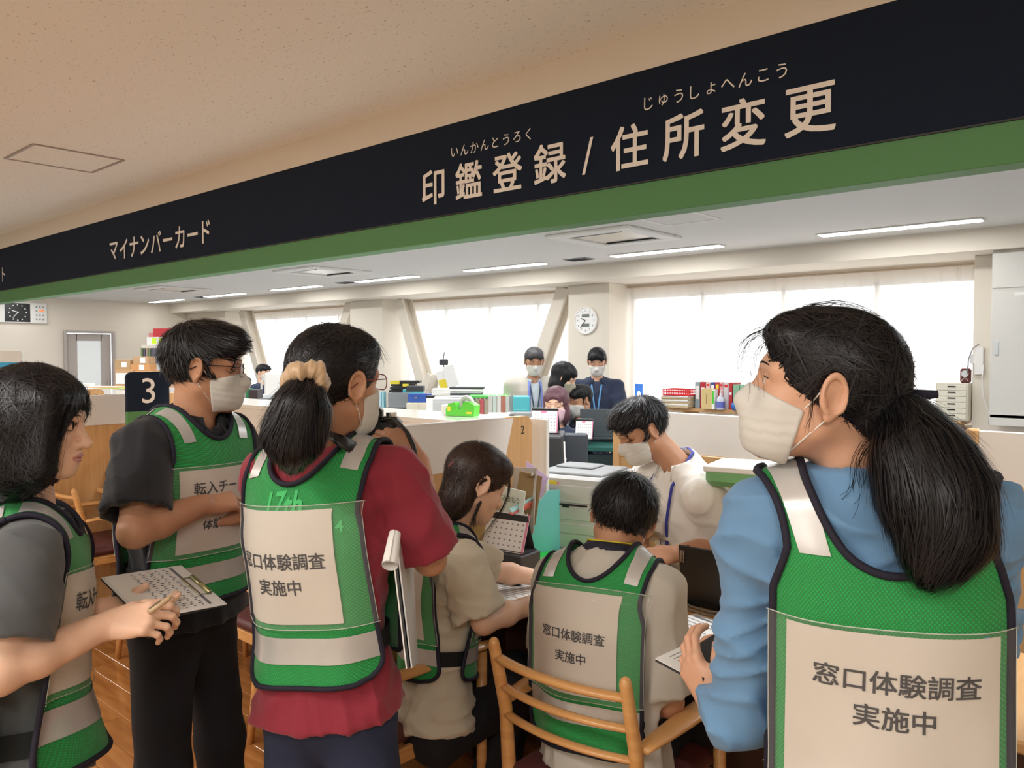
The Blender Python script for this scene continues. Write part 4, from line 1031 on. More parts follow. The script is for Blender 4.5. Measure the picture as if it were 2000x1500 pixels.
tp = [at(598, 748, 1.58), at(588, 800, 1.54), at(574, 850, 1.55), at(572, 895, 1.59)]
tail_part(F3, R3, tp, [.028, .044, .050, .022], h=.0035, nstr=5000)
# ruffled scrunchie
c = at(598, 742, 1.565); ax = norm(at(588, 800, 1.54) - at(600, 730, 1.60)); u_ = norm(np.cross(ax, RT)); v_ = np.cross(ax, u_); V = []; Fc = []; n1, n2 = 90, 10
for i in range(n1):
    a = 2 * pi * i / n1; rr = .030 + .003 * sin(5 * a) ; tr = .017 + .0011 * sin(13 * a + 1) + .0007 * sin(29 * a); sh_ = .006 * sin(4 * a + 1) + .003 * sin(11 * a + 2)
    for j in range(n2):
        b = 2 * pi * j / n2; q = (cos(a) * u_ + sin(a) * v_); V.append(c + q * (rr + tr * cos(b)) + ax * (tr * 1.25 * sin(b) + sh_))
for i in range(n1):
    for j in range(n2): Fc.append((i * n2 + j, i * n2 + (j + 1) % n2, ((i + 1) % n1) * n2 + (j + 1) % n2, ((i + 1) % n1) * n2 + j))
mk('scrunchie', np.array(V) - root_loc(R3), Fc, mat('satin_beige', (196, 164, 128), .4, sheen=.4), R3, smooth=True)
glasses_part(F3, R3, mat('maroon_frames', (126, 52, 56), .3), .013)
wisps(F3, R3, [([(.05, .04, .10), (.055, .075, .07), (.06, .085, .04)], 16, .008, .0004), ([(0, -.02, .126), (.02, -.07, .11), (.01, -.10, .07)], 14, .005, .0003), ([(.045, -.09, -.05), (.04, -.08, -.08), (.03, -.06, -.10)], 24, .008, .0003)], 8)
class Sh(Bib): pass
vest(R3, J, tb3, xo=-.037, W=.157, L=.515, ni=.092, so=.150, nd=.100, wa=.150, text=((-.022, .037, .243), (-.026, .037, .298)), tape=(.0, .075), seed=7)
for s_, xc, lc, h_ in (('17th', -.006, .128, .040), ('4', .118, .175, .024)):
    g, fc = glyphs(s_, 1, .02); e = g.max(0); P = (g - e / 2) * h_ / e[1]; mb = MB(); mb.raw(vest.B(xc + P[:, 0], lc - P[:, 1], .0018), fc)
    k = mb.build('faint_print', mat('faint_print', (74, 192, 112), .8), R3); k.data.transform(Matrix.Translation(-Vector(R3.location)))

# 4 woman in grey at the edge, clipboard
J = dict(neck=at(48, 1000, 1.66), pel=at(58, 1450, 1.64), shR=at(50, 1082, 1.50), shL=at(112, 1062, 1.80), elR=at(-2, 1318, 1.42), wrR=at(205, 1222, 1.56), elL=at(110, 1290, 1.88), wrL=at(196, 1192, 1.74))
H = head_at(177, 868, 1.60, (0, .113, -.037), 84, 6, 0, .92)
R4, F4, hb4, tb4 = person('person', 'unmasked woman with a black bob and dark grey polo, holding a pen and clipboard', down(J['pel'], 0), J, H, skin=M_skin3, wd=WF, shirt=(84, 86, 88), pants=(20, 20, 24), collar=(84, 88, 92), sleeves=.72, slv_r=(.064, .080), hem=-.06, mask=False, eyes='down', h=.0065, hh=.0026, fem=True, nk=.046,
    legs=legs_stand(J), armR=dict(yd=RT * .95 + FWH * .15 + Z * .12, dz=-FWH * .55 + Z * .55 - RT * .1, curl=(42, 48, 30), per={'i': (28, 45, 25), 'm': (35, 50, 30)}, thumb=(.55, .35), sc=.92), armL=dict(yd=RT * .75 + FWH * .1 - Z * .05, dz=-Z * .95 - RT * .1, curl=(12, 20, 15), thumb=(.95, .2), sc=.92))
def side_locks(b):
    b.add(cone((.066, .046, .050), (.074, .046, -.085), .026, .030), .03)
    b.add(ell((0, -.02, .026), (.087, .106, .084)), .02).add(ell((0, -.04, -.08), (.10, .085, .09)), .03); b.sub(ell((0, .125, -.070), (.050, .062, .100)), .008); b.add(ell((.080, -.014, -.004), (.022, .036, .046)), .02)
hair_part(F4, R4, 'bob', h=.0038, nstr=12000, seed=9, extra=side_locks)
wisps(F4, R4, [([(.04, .078, .075), (.060, .086, .03), (.070, .078, -.03), (.072, .066, -.09)], 40, .006, .0005), ([(-.02, .088, .075), (.0, .100, .05), (.01, .100, .02)], 24, .008, .0004), ([(.07, .03, -.09), (.066, .035, -.13), (.05, .05, -.15)], 24, .009, .0005)], 11)
vest(R4, J, tb4, W=.165, L=.53, nd=.10, pocket=(.15, .385), text=((.0, .040, .215), (-.01, .04, .285)), lines_front=('転入チーム', '体験調査'), paper=(-.135, .14), seed=9)

# 5 seated man in light grey, back to us
J = dict(neck=at(1188, 1078, 2.15), pel=at(1185, 1455, 2.12), shL=at(1090, 1125, 2.20), shR=at(1290, 1150, 2.08), elR=at(1305, 1370, 2.05), wrR=at(1300, 1280, 2.3), elL=at(1078, 1270, 2.42), wrL=at(1105, 1200, 2.55))
f_ = norm(np.cross(Z, J['shR'] - J['shL'])); lg = {}
for s, g in (('L', -1), ('R', 1)):
    k = J['pel'] + norm((J['shR'] - J['shL']) * (1, 1, 0)) * g * .13 + f_ * .42; k[2] = .52; lg[s] = (k, down(k - f_ * .05, .09))
H = Frame(at(1217, 1012, 2.22), 12, 22, 14, 1.0)
R5, F5, hb5, tb5 = person('person', 'man in a light grey shirt and green vest, seated with his back turned', down(J['pel'], 0), J, H, skin=M_skin2, wd=WM, shirt=(196, 192, 182), pants=(22, 24, 32), sleeves=.92, slv_r=(.062, .074), hem=-.10, h=.0065, hh=.003, legs=lg,
    fold=.008, collar=(34, 36, 52), armR=dict(yd=f_, dz=Z), armL=dict(yd=f_, dz=Z))
hair_part(F5, R5, 'crop', h=.0038, nstr=7500, seed=11, extra=lambda b: b.add(ell((0, -.055, .03), (.082, .058, .060)), .03))
vest(R5, J, tb5, xo=-.034, W=.166, L=.515, ni=.088, so=.148, nd=.105, wa=.148, text=((-.015, .031, .230), (-.018, .031, .286)), pocket=(.115, .385), stripe=(.40, .45), tape=(.0, .10), seed=12)
lanyard(R5, F5, J, tb5, (230, 214, 40), .25, None, .006, .07)

# 6 seated woman in beige, profile
J = dict(neck=at(868, 1035, 2.50), pel=at(845, 1375, 2.46), shR=at(902, 1092, 2.36), shL=at(852, 1072, 2.64), elR=at(945, 1215, 2.34), wrR=at(1062, 1172, 2.56), elL=at(960, 1115, 2.80), wrL=at(1062, 1130, 2.86))
H = head_at(943, 950, 2.42, EAR_R, 62, 24, 0, 1.0)
lg = {'R': (at(1010, 1345, 2.62), at(935, 1560, 2.58)), 'L': (at(1010, 1310, 2.80), at(985, 1530, 2.78))}
R6, F6, hb6, tb6 = person('person', 'woman in a beige blouse and green vest with half-tied brown hair, writing at the desk', down(J['pel'], 0), J, H, skin=M_skin3, wd=WF, shirt=(204, 194, 174), pants=(20, 20, 26), sleeves=.86, slv_r=(.064, .082), hem=-.10, mask=False, eyes='down', h=.007, hh=.003, fem=True, nk=.044,
    legs=lg, shoes=(226, 222, 214), fold=.008, armR=dict(yd=norm(J['wrR'] - J['elR']), dz=Z, curl=(35, 40, 25), sc=.9), armL=dict(yd=RT * .9 + FWH * .2, dz=Z, curl=(30, 30, 20), sc=.9))
hair_part(F6, R6, 'half', h=.0038, nstr=7500, seed=13, ms=(M_hairb, M_hairbs))
wisps(F6, R6, [([(.03, .080, .065), (.035, .105, .02), (.035, .105, -.05), (.03, .085, -.12), (.03, .075, -.16)], 16, .006, .0006), ([(.075, .0, -.05), (.07, .0, -.10), (.066, .01, -.135)], 40, .007, .0006), ([(.05, -.06, -.08), (.055, -.08, -.13), (.06, -.095, -.16)], 40, .014, .0006)], 3, m=M_hairb)
mb = MB(); c = np.array((0.01, -.112, .030)); mb.tube([c + np.array((.014 * cos(a), .002 * sin(2 * a), .014 * sin(a))) for a in np.linspace(0, 2 * pi, 16)[:-1]], .0035, 6, closed=True); mk('hair_tie', F6.w(mb.v) - root_loc(R6), mb.f, mat('pink_elastic', (160, 90, 96), .7), R6, smooth=True)
vest(R6, J, tb6, W=.150, L=.46, ni=.085, so=.135, nd=.10, wa=.140, text=((-.015, .034, .215), (-.018, .034, .27)), pocket=(.115, .345), stripe=(.365, .41), paper=(-.12, .12), seed=14)
lanyard(R6, F6, J, tb6, (226, 190, 50), .2, None, .005, .06)

# 7 staff member in a white shirt behind the desk
J = dict(neck=at(1330, 898, 2.96), pel=at(1375, 1160, 3.0), shL=at(1372, 965, 2.80), shR=at(1262, 935, 3.04), elL=at(1436, 1058, 2.90), wrL=at(1318, 1082, 2.76), elR=at(1245, 1070, 2.92), wrR=at(1262, 1115, 2.72))
H = head_at(1276, 842, 2.90, EAR_L, -102, 26, 0, .98)
lg = {'R': (at(1300, 1150, 2.85) * (1, 1, 0) + (0, 0, .5), at(1320, 1300, 2.9) * (1, 1, 0) + (0, 0, .09)), 'L': (at(1400, 1150, 2.75) * (1, 1, 0) + (0, 0, .5), at(1400, 1300, 2.8) * (1, 1, 0) + (0, 0, .09))}
R7, F7, hb7, tb7 = person('person', 'staff man in a white short-sleeved shirt with a blue lanyard and wristwatch', down(J['pel'], 0), J, H, skin=M_skin2, wd=WM, shirt=(236, 232, 226), pants=(40, 42, 50), collar=(238, 235, 230), sleeves=.80, slv_r=(.070, .088), hem=-.08, h=.0075, hh=.0034, eyes='down', legs=lg, fold=.007,
    armL=dict(yd=-RT * .95 - FWH * .1 - Z * .12, dz=Z * .6 - FWH * .6, curl=(38, 42, 25), thumb=(.8, .3)), armR=dict(yd=-RT * .5 - FWH * .5, dz=Z * .8, curl=(35, 35, 20)))
hair_part(F7, R7, 'crop', h=.004, nstr=5500, seed=15)
lanyard(R7, F7, J, tb7, (58, 66, 160), .36, (210, 226, 220), .006, .07)
w_ = J['wrL']; ax = norm(J['elL'] - w_); mb = MB(); u_ = norm(np.cross(ax, Z)); v_ = np.cross(ax, u_); cw = w_ + ax * .025
mb.tube([cw + (u_ * cos(a) * .030 + v_ * sin(a) * .025) for a in np.linspace(0, 2 * pi, 20)[:-1]], .011, 6, closed=True, flat=.25)
nrm = norm(Z * .3 - FWH * .9); nrm = norm(nrm - ax * nrm.dot(ax)); tv = np.cross(ax, nrm)
mb.raw([cw + nrm * (.027 + e) + ax * a * .019 + tv * b * .019 for e in (0, .009) for a, b in ((-1, -.7), (-.7, -1), (.7, -1), (1, -.7), (1, .7), (.7, 1), (-.7, 1), (-1, .7))], [tuple(range(8)), tuple(range(8, 16))[::-1]] + [(i, (i + 1) % 8, 8 + (i + 1) % 8, 8 + i) for i in range(8)])
o = thing('wristwatch', 'black octagonal digital wristwatch on the seated staff man', 'watch', cw); mk('watch_case', np.array(mb.v) - cw, mb.f, M_black, o, smooth=False)

# background staff
def auto(Hc, yaw, sc=1., lean=0., arm='down', fem=False, tz=0):
    f = fdir(yaw); rt = np.cross(f, Z); n = Hc - Z * .155 * sc - f * (.03 + lean * .12); sw = .155 if fem else .178
    J = dict(neck=n, shL=n - rt * sw - Z * .06, shR=n + rt * sw - Z * .06, pel=n - Z * .49 * sc - f * lean * .35)
    for s, g in (('L', -1), ('R', 1)):
        S_ = J['sh' + s]; J['el' + s] = S_ + rt * g * .05 - Z * .26 + f * (.02 if arm == 'down' else .08); 
        J['wr' + s] = J['el' + s] + (f * .08 - Z * .22 if arm == 'down' else f * .16 - rt * g * .12 - Z * .08 if arm == 'clasp' else f * .22 - rt * g * .05 - Z * .02)
    return J
def seat_legs(J, yaw):
    f = fdir(yaw); rt = np.cross(f, Z); o = {}
    for s, g in (('L', -1), ('R', 1)): k = J['pel'] + rt * g * .11 + f * .40; k[2] = .52; o[s] = (k, down(k, .09))
    return o
def bg(label, px, py, d, yaw, style, pitch=10, hm=(None, None), fem=False, arm='down', seat=False, lean=0., name='person', hairk=1200, **kw):
    Hc = at(px, py, d); J = auto(Hc, yaw, 1., lean, arm, fem); 
    if seat: J['pel'][2] = max(J['pel'][2], .5)
    f = fdir(yaw); hd = dict(yd=norm(J['wrL'] - J['elL']), dz=Z * .5 + f * .4, curl=(25, 30, 20)); hd2 = dict(hd, yd=norm(J['wrR'] - J['elR']))
    H = Frame(Hc, kw.pop('hyaw', yaw), pitch, 0, 1.)
    r, F, hb, tb = person(name, label, down(J['pel'], 0), J, H, wd=WF if fem else WM, h=.013, hh=.0065, fem=fem, legs=seat_legs(J, yaw) if seat else legs_stand(J), armL=hd, armR=hd2, eyes='down', **kw)
    hair_part(F, r, style, h=.007, nstr=hairk, ms=hm, seed=int(px) % 50); return r, F, J, tb
M_hairg = mat('grey_black_hair', (70, 68, 70), .6, island=.4)
r, F, J, tb = bg('standing man in a light grey work jacket with blue lining, masked', 1043, 706, 7.0, 172, 'crop', 14, (M_hairg, M_hairg), arm='down', shirt=(196, 206, 214), pants=(70, 74, 84), collar=(196, 206, 214), skin=M_skin2, sleeves=1.5)
# open jacket over his shirt: two fronts and back
jb = torso_blob(J, WM, .022); 
for s in 'LR':
    jb.add(cone(J['sh' + s], J['el' + s], .078, .066), .04).add(cone(J['el' + s], J['wr' + s], .066, .052), .03)
jb.warp(lambda P: folds(P, .008, 20, 4)); jb.cut(half(J['pel'] + Z * .02, -Z), .01); jb.sub(cone(J['neck'] - Z * .02, J['neck'] + Z * .12, .075, .09), .01)
fw = J['fw']; jb.sub(lambda P: np.maximum(np.abs((P - _a(J['neck'])) @ _a(J['rt'])) - f32(.055), -((P - _a(J['neck'])) @ _a(fw)) + f32(.02)), .006)
V, Fc = polygonize(jb, J['pel'] - .4, J['neck'] + .3, .012); mk('jacket', V - root_loc(r), Fc, mat('work_jacket', (184, 178, 168), .85), r, smooth=True)
mb = MB()
for s in (-1, 1): P, h_ = cast(lambda q: tb(q) - f32(.016), [J['neck'] + J['rt'] * s * (.052 + .01 * t) - Z * (.02 + .36 * t) + fw * .34 for t in np.linspace(0, 1, 10)], [-fw] * 10, .5); mb.tube(P, .016, 5, flat=.4)
mk('jacket_lining', np.array(mb.v) - root_loc(r), mb.f, mat('periwinkle', (120, 134, 204), .8), r, smooth=True)
lanyard(r, F, J, tb, (60, 80, 90), .33, (214, 196, 150), .006)
r, F, J, tb = bg('standing man in a dark navy polo with a light blue lanyard, by the clock pillar', 1166, 706, 7.2, 188, 'crop', 22, arm='clasp', shirt=(32, 42, 66), pants=(30, 34, 44), collar=(32, 42, 66), skin=M_skin, sleeves=.85)
lanyard(r, F, J, tb, (96, 150, 200), .34, (150, 214, 214), .009)
bg('standing woman with a black bob and beige mask in a grey dress', 1101, 738, 6.25, 105, 'bob', 22, fem=True, lean=.15, arm='fwd', shirt=(118, 122, 126), pants=(100, 104, 108), skin=M_skin3, sleeves=1.5, mcol=mat('beige_mask', (168, 160, 142), .85))
r, F, J, tb = bg('seated woman with short purple-brown hair and pink mask in a navy polo', 1086, 791, 5.3, -165, 'bob', 2, (M_hairp, M_hairp), fem=True, seat=True, arm='fwd', shirt=(46, 58, 84), pants=(40, 44, 50), collar=(46, 58, 84), skin=M_skin3, sleeves=.8, mcol=mat('pink_mask', (226, 190, 200), .85))
r, F, J, tb = bg('seated young man in a navy polo turned sideways below the standing pair', 1133, 782, 6.3, -118, 'crop', 14, seat=True, arm='fwd', shirt=(34, 42, 60), pants=(30, 34, 44), collar=(34, 42, 60), skin=M_skin2, sleeves=.85)
lanyard(r, F, J, tb, (70, 100, 160), .32, None, .007)
bg('distant seated woman in a navy top with white mask, by the far windows', 514, 728, 11.5, 108, 'crop', 6, fem=True, seat=False, arm='fwd', shirt=(40, 50, 76), pants=(30, 34, 44), skin=M_skin3, sleeves=.9, hairk=400)
bg('distant seated person with black hair in a grey-green top, partly hidden', 470, 752, 9.5, 60, 'crop', 20, seat=True, arm='fwd', shirt=(104, 116, 108), pants=(30, 34, 44), skin=M_skin2, sleeves=.9, hairk=400)
bg('distant person with brown hair behind the number 3 board', 325, 752, 9.0, 80, 'bob', 12, (M_hairb, M_hairb), seat=True, arm='fwd', fem=True, shirt=(90, 80, 80), pants=(30, 34, 44), skin=M_skin3, sleeves=.9, hairk=400)
# ================================================================ partitions, counters, desks
def divider(x, y0, y1, num, label, z1=1.30, tab=.12):
    t = thing('partition', label, 'partition', (x, (y0 + y1) / 2, 0), 0, 'low wood and white partitions between the counters'); h = (y1 - y0) / 2
    mb = MB(); pl = [(-h, 0.02), (h, .02)] + [(h - .04 + .04 * cos(a), z1 - .04 + .04 * sin(a)) for a in np.linspace(0, pi / 2, 6)] + [(-h + .04 - .04 * sin(a), z1 - .04 + .04 * cos(a)) for a in np.linspace(0, pi / 2, 6)]
    mb.prism(pl, (-.018, 0, 0), (0, 1, 0), (0, 0, 1), .036); mb.build('wood_panel', M_wood, t)
    mb = MB()
    pw = [(-h + .004, 1.115), (h - tab - .055, 1.115), (h - tab, z1 - .004), (-h + .05, z1 - .004), (-h + .004, z1 - .05)]
    for s in (-1, 1): mb.prism(pw if s > 0 else pw[::-1], (s * .0185, 0, 0), (0, 1, 0), (0, 0, 1), s * .003 if s > 0 else -.003)
    mb.box((0, -.055 * 0 + (-h + .004 + h - tab) / 2 - .02, z1 - .001), (.042, 2 * h - tab - .06, .006), .001)
    mb.build('white_panel', M_white, t)
    if num: text_on('number', num, (.0185, h - tab * .5, z1 - .055), (0, 1, 0), (0, 0, 1), M_ink, t, h=.034)
    return t
divider(-2.18, 1.45, 2.55, '2', 'wood and white partition with the number 2 on its rounded end')
divider(-5.30, 1.35, 2.56, None, 'wood and white partition with the charcoal number 3 board beside it')
divider(-6.35, 1.45, 2.46, '3', 'wood partition whose small rounded number 3 tab shows above the white panel')
divider(.95, 1.45, 2.55, '1', 'wood and white partition at the far end of the staffed desk, behind the woman in blue')
def back_partition(x0, x1, y, label):
    t = thing('partition', label, 'partition', ((x0 + x1) / 2, y, 0), 0, 'partitions behind the staffed desk'); w = x1 - x0
    mb = MB(); mb.box((-w / 2 + .02, 0, .65), (.04, .045, 1.30), .006); mb.build('post', M_wood, t)
    mb = MB(); mb.box((w / 2 - .02, 0, .65), (.04, .045, 1.30), .006); mb.build('post', M_wood, t)
    mb = MB(); mb.box((0, 0, 1.205), (w - .08, .03, .18), .002); mb.build('white_panel', M_white, t)
    mb = MB(); mb.box((0, 0, 1.095), (w - .08, .042, .04), .003); mb.build('rail', M_woodx, t)
    mb = MB(); mb.box((0, 0, .55), (w - .08, .03, 1.05), .002); mb.build('wood_panel', M_woodx, t)
back_partition(-2.16, -1.13, 3.16, 'wood and white partition right behind the staff man')
back_partition(-.66, 1.6, 3.10, 'wood and white partition behind the shoulder of the woman in blue, at the picture edge')
def hatch(x0, x1, label):
    t = thing('counter', label, 'counter', ((x0 + x1) / 2, 2.78, 0), 0, 'white topped service counters'); w = x1 - x0
    mb = MB(); mb.box((0, 0, 1.235), (w, .36, .03), .004); mb.build('top', mat('glossy_white', (240, 238, 234), .12, coat=.6), t)
    mb = MB(); mb.box((0, -.165, 1.13), (w, .02, .18), .002); mb.build('white_front', M_white, t)
    mb = MB(); mb.box((0, -.163, .52), (w, .02, 1.04), .002); mb.build('wood_front', M_woodx, t)
    mb = MB(); mb.box((w / 2 - .012, 0, .61), (.024, .345, 1.22), .002); mb.build('end_panel', M_white, t)
    mb = MB(); mb.box((-w / 2 + .012, 0, .61), (.024, .345, 1.22), .002); mb.build('end_panel', M_white, t)
    mb = MB(); mb.box((w / 2 - 1.1, -.179, 1.185), (.3, .006, .05)); mb.build('vent_slot', M_dark, t)
hatch(-5.25, -2.50, 'white topped counter behind the woman with the camera')
hatch(-8.6, -5.34, 'white topped counter continuing past the number 3 board')
mb = MB(); mb.box((-2.19, 2.63, .64), (.10, .02, 1.28), .002); o = mb.build('end_board', M_whitem); tag(o, 'narrow white end board with black arrow marks beside the number 2 partition', 'panel')
for k, (dx, dz) in enumerate(((0, .0), (.004, .014), (.004, -.014))):
    pass
mb = MB(); c = on_y(1031, 858, 2.617)
for a in (-.9, 0, .9): mb.box(c + np.array((.012 * cos(a), -.001, .014 * sin(a))), (.022, .002, .0022), ry=-a)
mb.box(c + np.array((0, -.001, 0)), (.002, .002, .034)); mb.build('arrow_mark', M_ink, o)
def desk(x0, x1, label, y0=1.99, y1=2.60, g='customer desks'):
    t = thing('desk', label, 'desk', ((x0 + x1) / 2, (y0 + y1) / 2, 0), 0, g); w = x1 - x0; d_ = y1 - y0
    mb = MB(); mb.box((0, 0, .705), (w, d_, .03), .006); mb.build('desktop', M_woodx, t)
    mb = MB(); mb.box((0, d_ / 2 - .25, .36), (w - .06, .02, .64), .002); mb.build('modesty_panel', mat('dark_walnut', (84, 58, 44), .5), t)
    for s in (-1, 1): mb = MB(); mb.box((s * (w / 2 - .02), .06, .345), (.03, d_ - .2, .69), .002); mb.build('side_support', mat('dark_walnut', (84, 58, 44), .5), t)
desk(-2.155, .925, 'beech desk with forms and laptop where the pair in vests sit')
desk(-5.275, -2.205, 'empty beech desk at counter 3 with a pen holder')
# number 3 board
t = thing('number_board', 'charcoal and green board with a large white 3, rounded corners', 'sign', (-4.985, 2.185, 1.02))
mb = MB(); mb.prism(rrect(.26, .44, .035), (0, 0, .21), (0, 1, 0), (0, 0, 1), .03); mb.build('board', M_signd, t)
mb = MB(); mb.box((.0175, 0, .095), (.030, .262, .19), .002); mb.build('green_band', M_signg, t)
mb = MB(); mb.box((.015, 0, -.16), (.03, .04, .30), .002); mb.box((.015, 0, -.305), (.14, .2, .014), .002); mb.build('stand', M_dark, t)
text_on('number', '3', (.0305, 0, .315), (0, 1, 0), (0, 0, 1), M_letter, t, h=.155)
t = thing('number_board', 'charcoal board end showing just above the hair of the woman in grey', 'sign', at(66, 724, 5.6)); mb = MB(); mb.prism(rrect(.23, .44, .035), (0, 0, -.2), (.747, .665, 0), (0, 0, 1), -.03); mb.build('board', M_signd, t); mb = MB(); mb.box((0, 0, -.70), (.03, .03, .60)); mb.build('stand', M_dark, t)
P = at(5, 725, 5.9); t = thing('sign_board', 'sky blue board with a white rim above the woman in grey', 'sign', P); mb = MB(); mb.prism(rrect(.30, .30, .03), (0, 0, 0), RT, (0, 0, 1), .015); mb.build('board', M_whitem, t)
mb = MB(); mb.prism(rrect(.28, .20, .02), RT * 0 - FWH * .002 + Z * -.035, RT, (0, 0, 1), .016); mb.build('blue_panel', mat('sky_blue', (60, 176, 226), .5), t); mb = MB(); mb.box((0, 0, -.55), (.03, .03, .9)); mb.build('stand', M_dark, t)

# ================================================================ chairs
def chair(name, x, y, rz, label, W2=.225, ztop=.82):
    t = thing(name, label, 'chair', (x, y, 0), rz, 'wooden armchairs'); h = W2
    for s in (-1, 1):
        mb = MB(); zs = np.array([0, .2, .44, .62, ztop - .02, ztop - .006, ztop]); ys = np.array([-.25, -.225, -.20, -.215, -.262, -.264, -.265]); mb.tube([(s * h, a, z) for a, z in zip(ys, zs)], [.014, .017, .020, .018, .0155, .012, .004], 10); mb.build('back_post', M_chairw, t, True)
        mb = MB(); mb.tube([(s * (h + .012), .20, 0), (s * (h + .012), .205, .3), (s * (h + .012), .205, .615)], [.013, .017, .018], 10); mb.build('leg', M_chairw, t, True)
        mb = MB(); tt = np.linspace(0, 1, 14); pts = [(s * (h + .012 + .012 * sin(pi * q)), -.21 + .45 * q, .625 + .012 * sin(pi * q * .9) + .008 * (1 - q)) for q in tt]
        mb.tube(pts, [.016 + .018 * sin(pi * min(1, q * .75 + .1)) for q in tt], 10, flat=.38); mb.build('armrest', M_chairw, t, True)
        mb = MB(); mb.box((s * h, 0, .395), (.02, .40, .045), .004); mb.build('side_rail', M_chairw, t)
    for i, z in enumerate((ztop - .055, ztop - .135, ztop - .215)):
        mb = MB(); tt = np.linspace(-1, 1, 15); yb = np.interp(z, [.62, ztop], [-.215, -.262]); mb.tube([(q * h, yb - .035 * (1 - q * q), z) for q in tt], .0165 if i == 0 else .014, 8, flat=.62); mb.build('slat', M_chairw, t, True)
    for y_ in (-.2, .2): mb = MB(); mb.box((0, y_, .395), (2 * h - .02, .02, .045), .004); mb.build('apron', M_chairw, t)
    mb = MB(); mb.box((0, 0, .445), (2 * h + .0, .44, .055), .022); mb.build('seat', M_maroon, t, True)
    return t
a_, b_ = on_z(965, 1252, .81), on_z(1222, 1330, .81); v = b_ - a_; rz = math.atan2(v[1], v[0]); W2 = np.linalg.norm(v[:2]) / 2; m = (a_ + b_) / 2; f_ = np.array((-sin(rz), cos(rz)))
chair('armchair', m[0] + f_[0] * .262, m[1] + f_[1] * .262, rz, 'wooden armchair seen from behind, holding the man in light grey', W2)
chair('armchair', -1.975, 1.60, 0, 'wooden armchair under the woman in the beige blouse')
chair('armchair', -4.93, 1.92, 0, 'empty wooden armchair nearest the charcoal number 3 board, beside the woman in grey')
chair('armchair', -3.97, 1.92, 0, 'empty wooden armchair partly behind the man with glasses')
chair('armchair', -3.1, 1.90, 0, 'empty wooden armchair behind the woman with the camera')
# office chairs
def office_chair(x, y, rz, col, label):
    t = thing('office_chair', label, 'chair', (x, y, 0), rz, 'office swivel chairs'); m_ = mat('chair_cloth_%d_%d_%d' % col, col, .85)
    mb = MB(); mb.box((0, .0, .46), (.46, .44, .07), .03); mb.build('seat', m_, t, True)
    b = Blob(); b.add(ell((0, -.24, .76), (.23, .05, .24)), 0); b.cut(half((0, -.235, 0), (0, 1, 0)), .02); V, F = polygonize(b, (-.3, -.4, .4), (.3, 0, 1.1), .016); mk('backrest', V, F, m_, t, smooth=True)
    mb = MB(); mb.cyl((0, 0, .27), .028, .34, 12); mb.tube([(0, -.1, .42), (0, -.27, .46), (0, -.28, .66)], .016, 6); mb.build('column', M_black, t)
    for k in range(5):
        a = 2 * pi * k / 5; mb = MB(); mb.tube([(0, 0, .11), (.28 * cos(a), .28 * sin(a), .075)], [.024, .015], 6); mb.build('base_arm', M_black, t); mb = MB(); mb.cyl((.28 * cos(a), .28 * sin(a), .03), .03, .03, 10, 'x'); mb.build('caster', M_black, t)
P7 = np.array(R7.location); office_chair(P7[0] + .02, P7[1] + .06, radians(158), (46, 48, 54), 'dark office chair under the staff man in white')
pb = bpy.data.objects['person.010'].location; office_chair(pb[0], pb[1], radians(41.7 + 160), (42, 92, 140), 'blue office chair under the woman with purple-brown hair')
pb = bpy.data.objects['person.011'].location; office_chair(pb[0], pb[1], radians(41.7 + 118), (50, 60, 80), 'navy office chair under the young man in navy turned sideways')

# ================================================================ small builders
def T(name, label, cat, P, rz=0, g=None): return thing(name, label, cat, P, rz, g)
def plain_box(name, label, cat, P, d, m, rz=0, bev=.004, g=None, lid=None):
    t = T(name, label, cat, P, rz, g); mb = MB(); mb.box((0, 0, d[2] / 2), d, bev); mb.build('body', m, t)
    if lid: mb = MB(); mb.box((0, 0, d[2] - lid[0] / 2 + .001), (d[0] + .006, d[1] + .006, lid[0]), .003); mb.build('lid', lid[1], t)
    return t
def binder(P, w, h, dep, m, label, g, rz=0, spine=None, cat='binder'):
    t = T('binder', label, cat, P, rz, g); mb = MB()
    for s in (-1, 1): mb.box((s * (w / 2 - .0015), 0, h / 2), (.003, dep, h), .0008)
    mb.box((0, -dep / 2 + .0015, h / 2), (w, .003, h), .001); mb.build('cover', m, t)
    mb = MB(); mb.box((0, .006, h / 2 - .004), (w - .008, dep - .02, h - .02)); mb.build('pages', M_paper, t)
    if spine: mb = MB(); mb.box((0, -dep / 2 - .0004, h * spine[1]), (w * .62, .001, h * spine[2])); mb.build('spine_label', spine[0], t)
    return t
def laptop(P, rz, lab, m, w=.32, h=.21, ang=15, base=True, logo=None):
    t = T('laptop', lab, 'laptop', P, rz); a = radians(ang)
    mb = MB(); mb.box((0, .11, .009), (w, .22, .018), .004); mb.build('base', m, t)
    mb = MB(); mb.box((0, .11, .0185), (w * .86, .10, .002)); mb.build('keyboard', M_black, t)
    mb = MB(); mb.box((0, -sin(a) * h / 2, .018 + cos(a) * h / 2), (w, .007, h), .003, rx=a); mb.build('lid', m, t)
    mb = MB(); mb.box((0, -sin(a) * h / 2 + .0042, .018 + cos(a) * h / 2 - .001), (w - .02, .001, h - .025), 0, rx=a); mb.build('screen', mat('dark_screen', (20, 24, 30), .15), t)
    return t, a, h, w
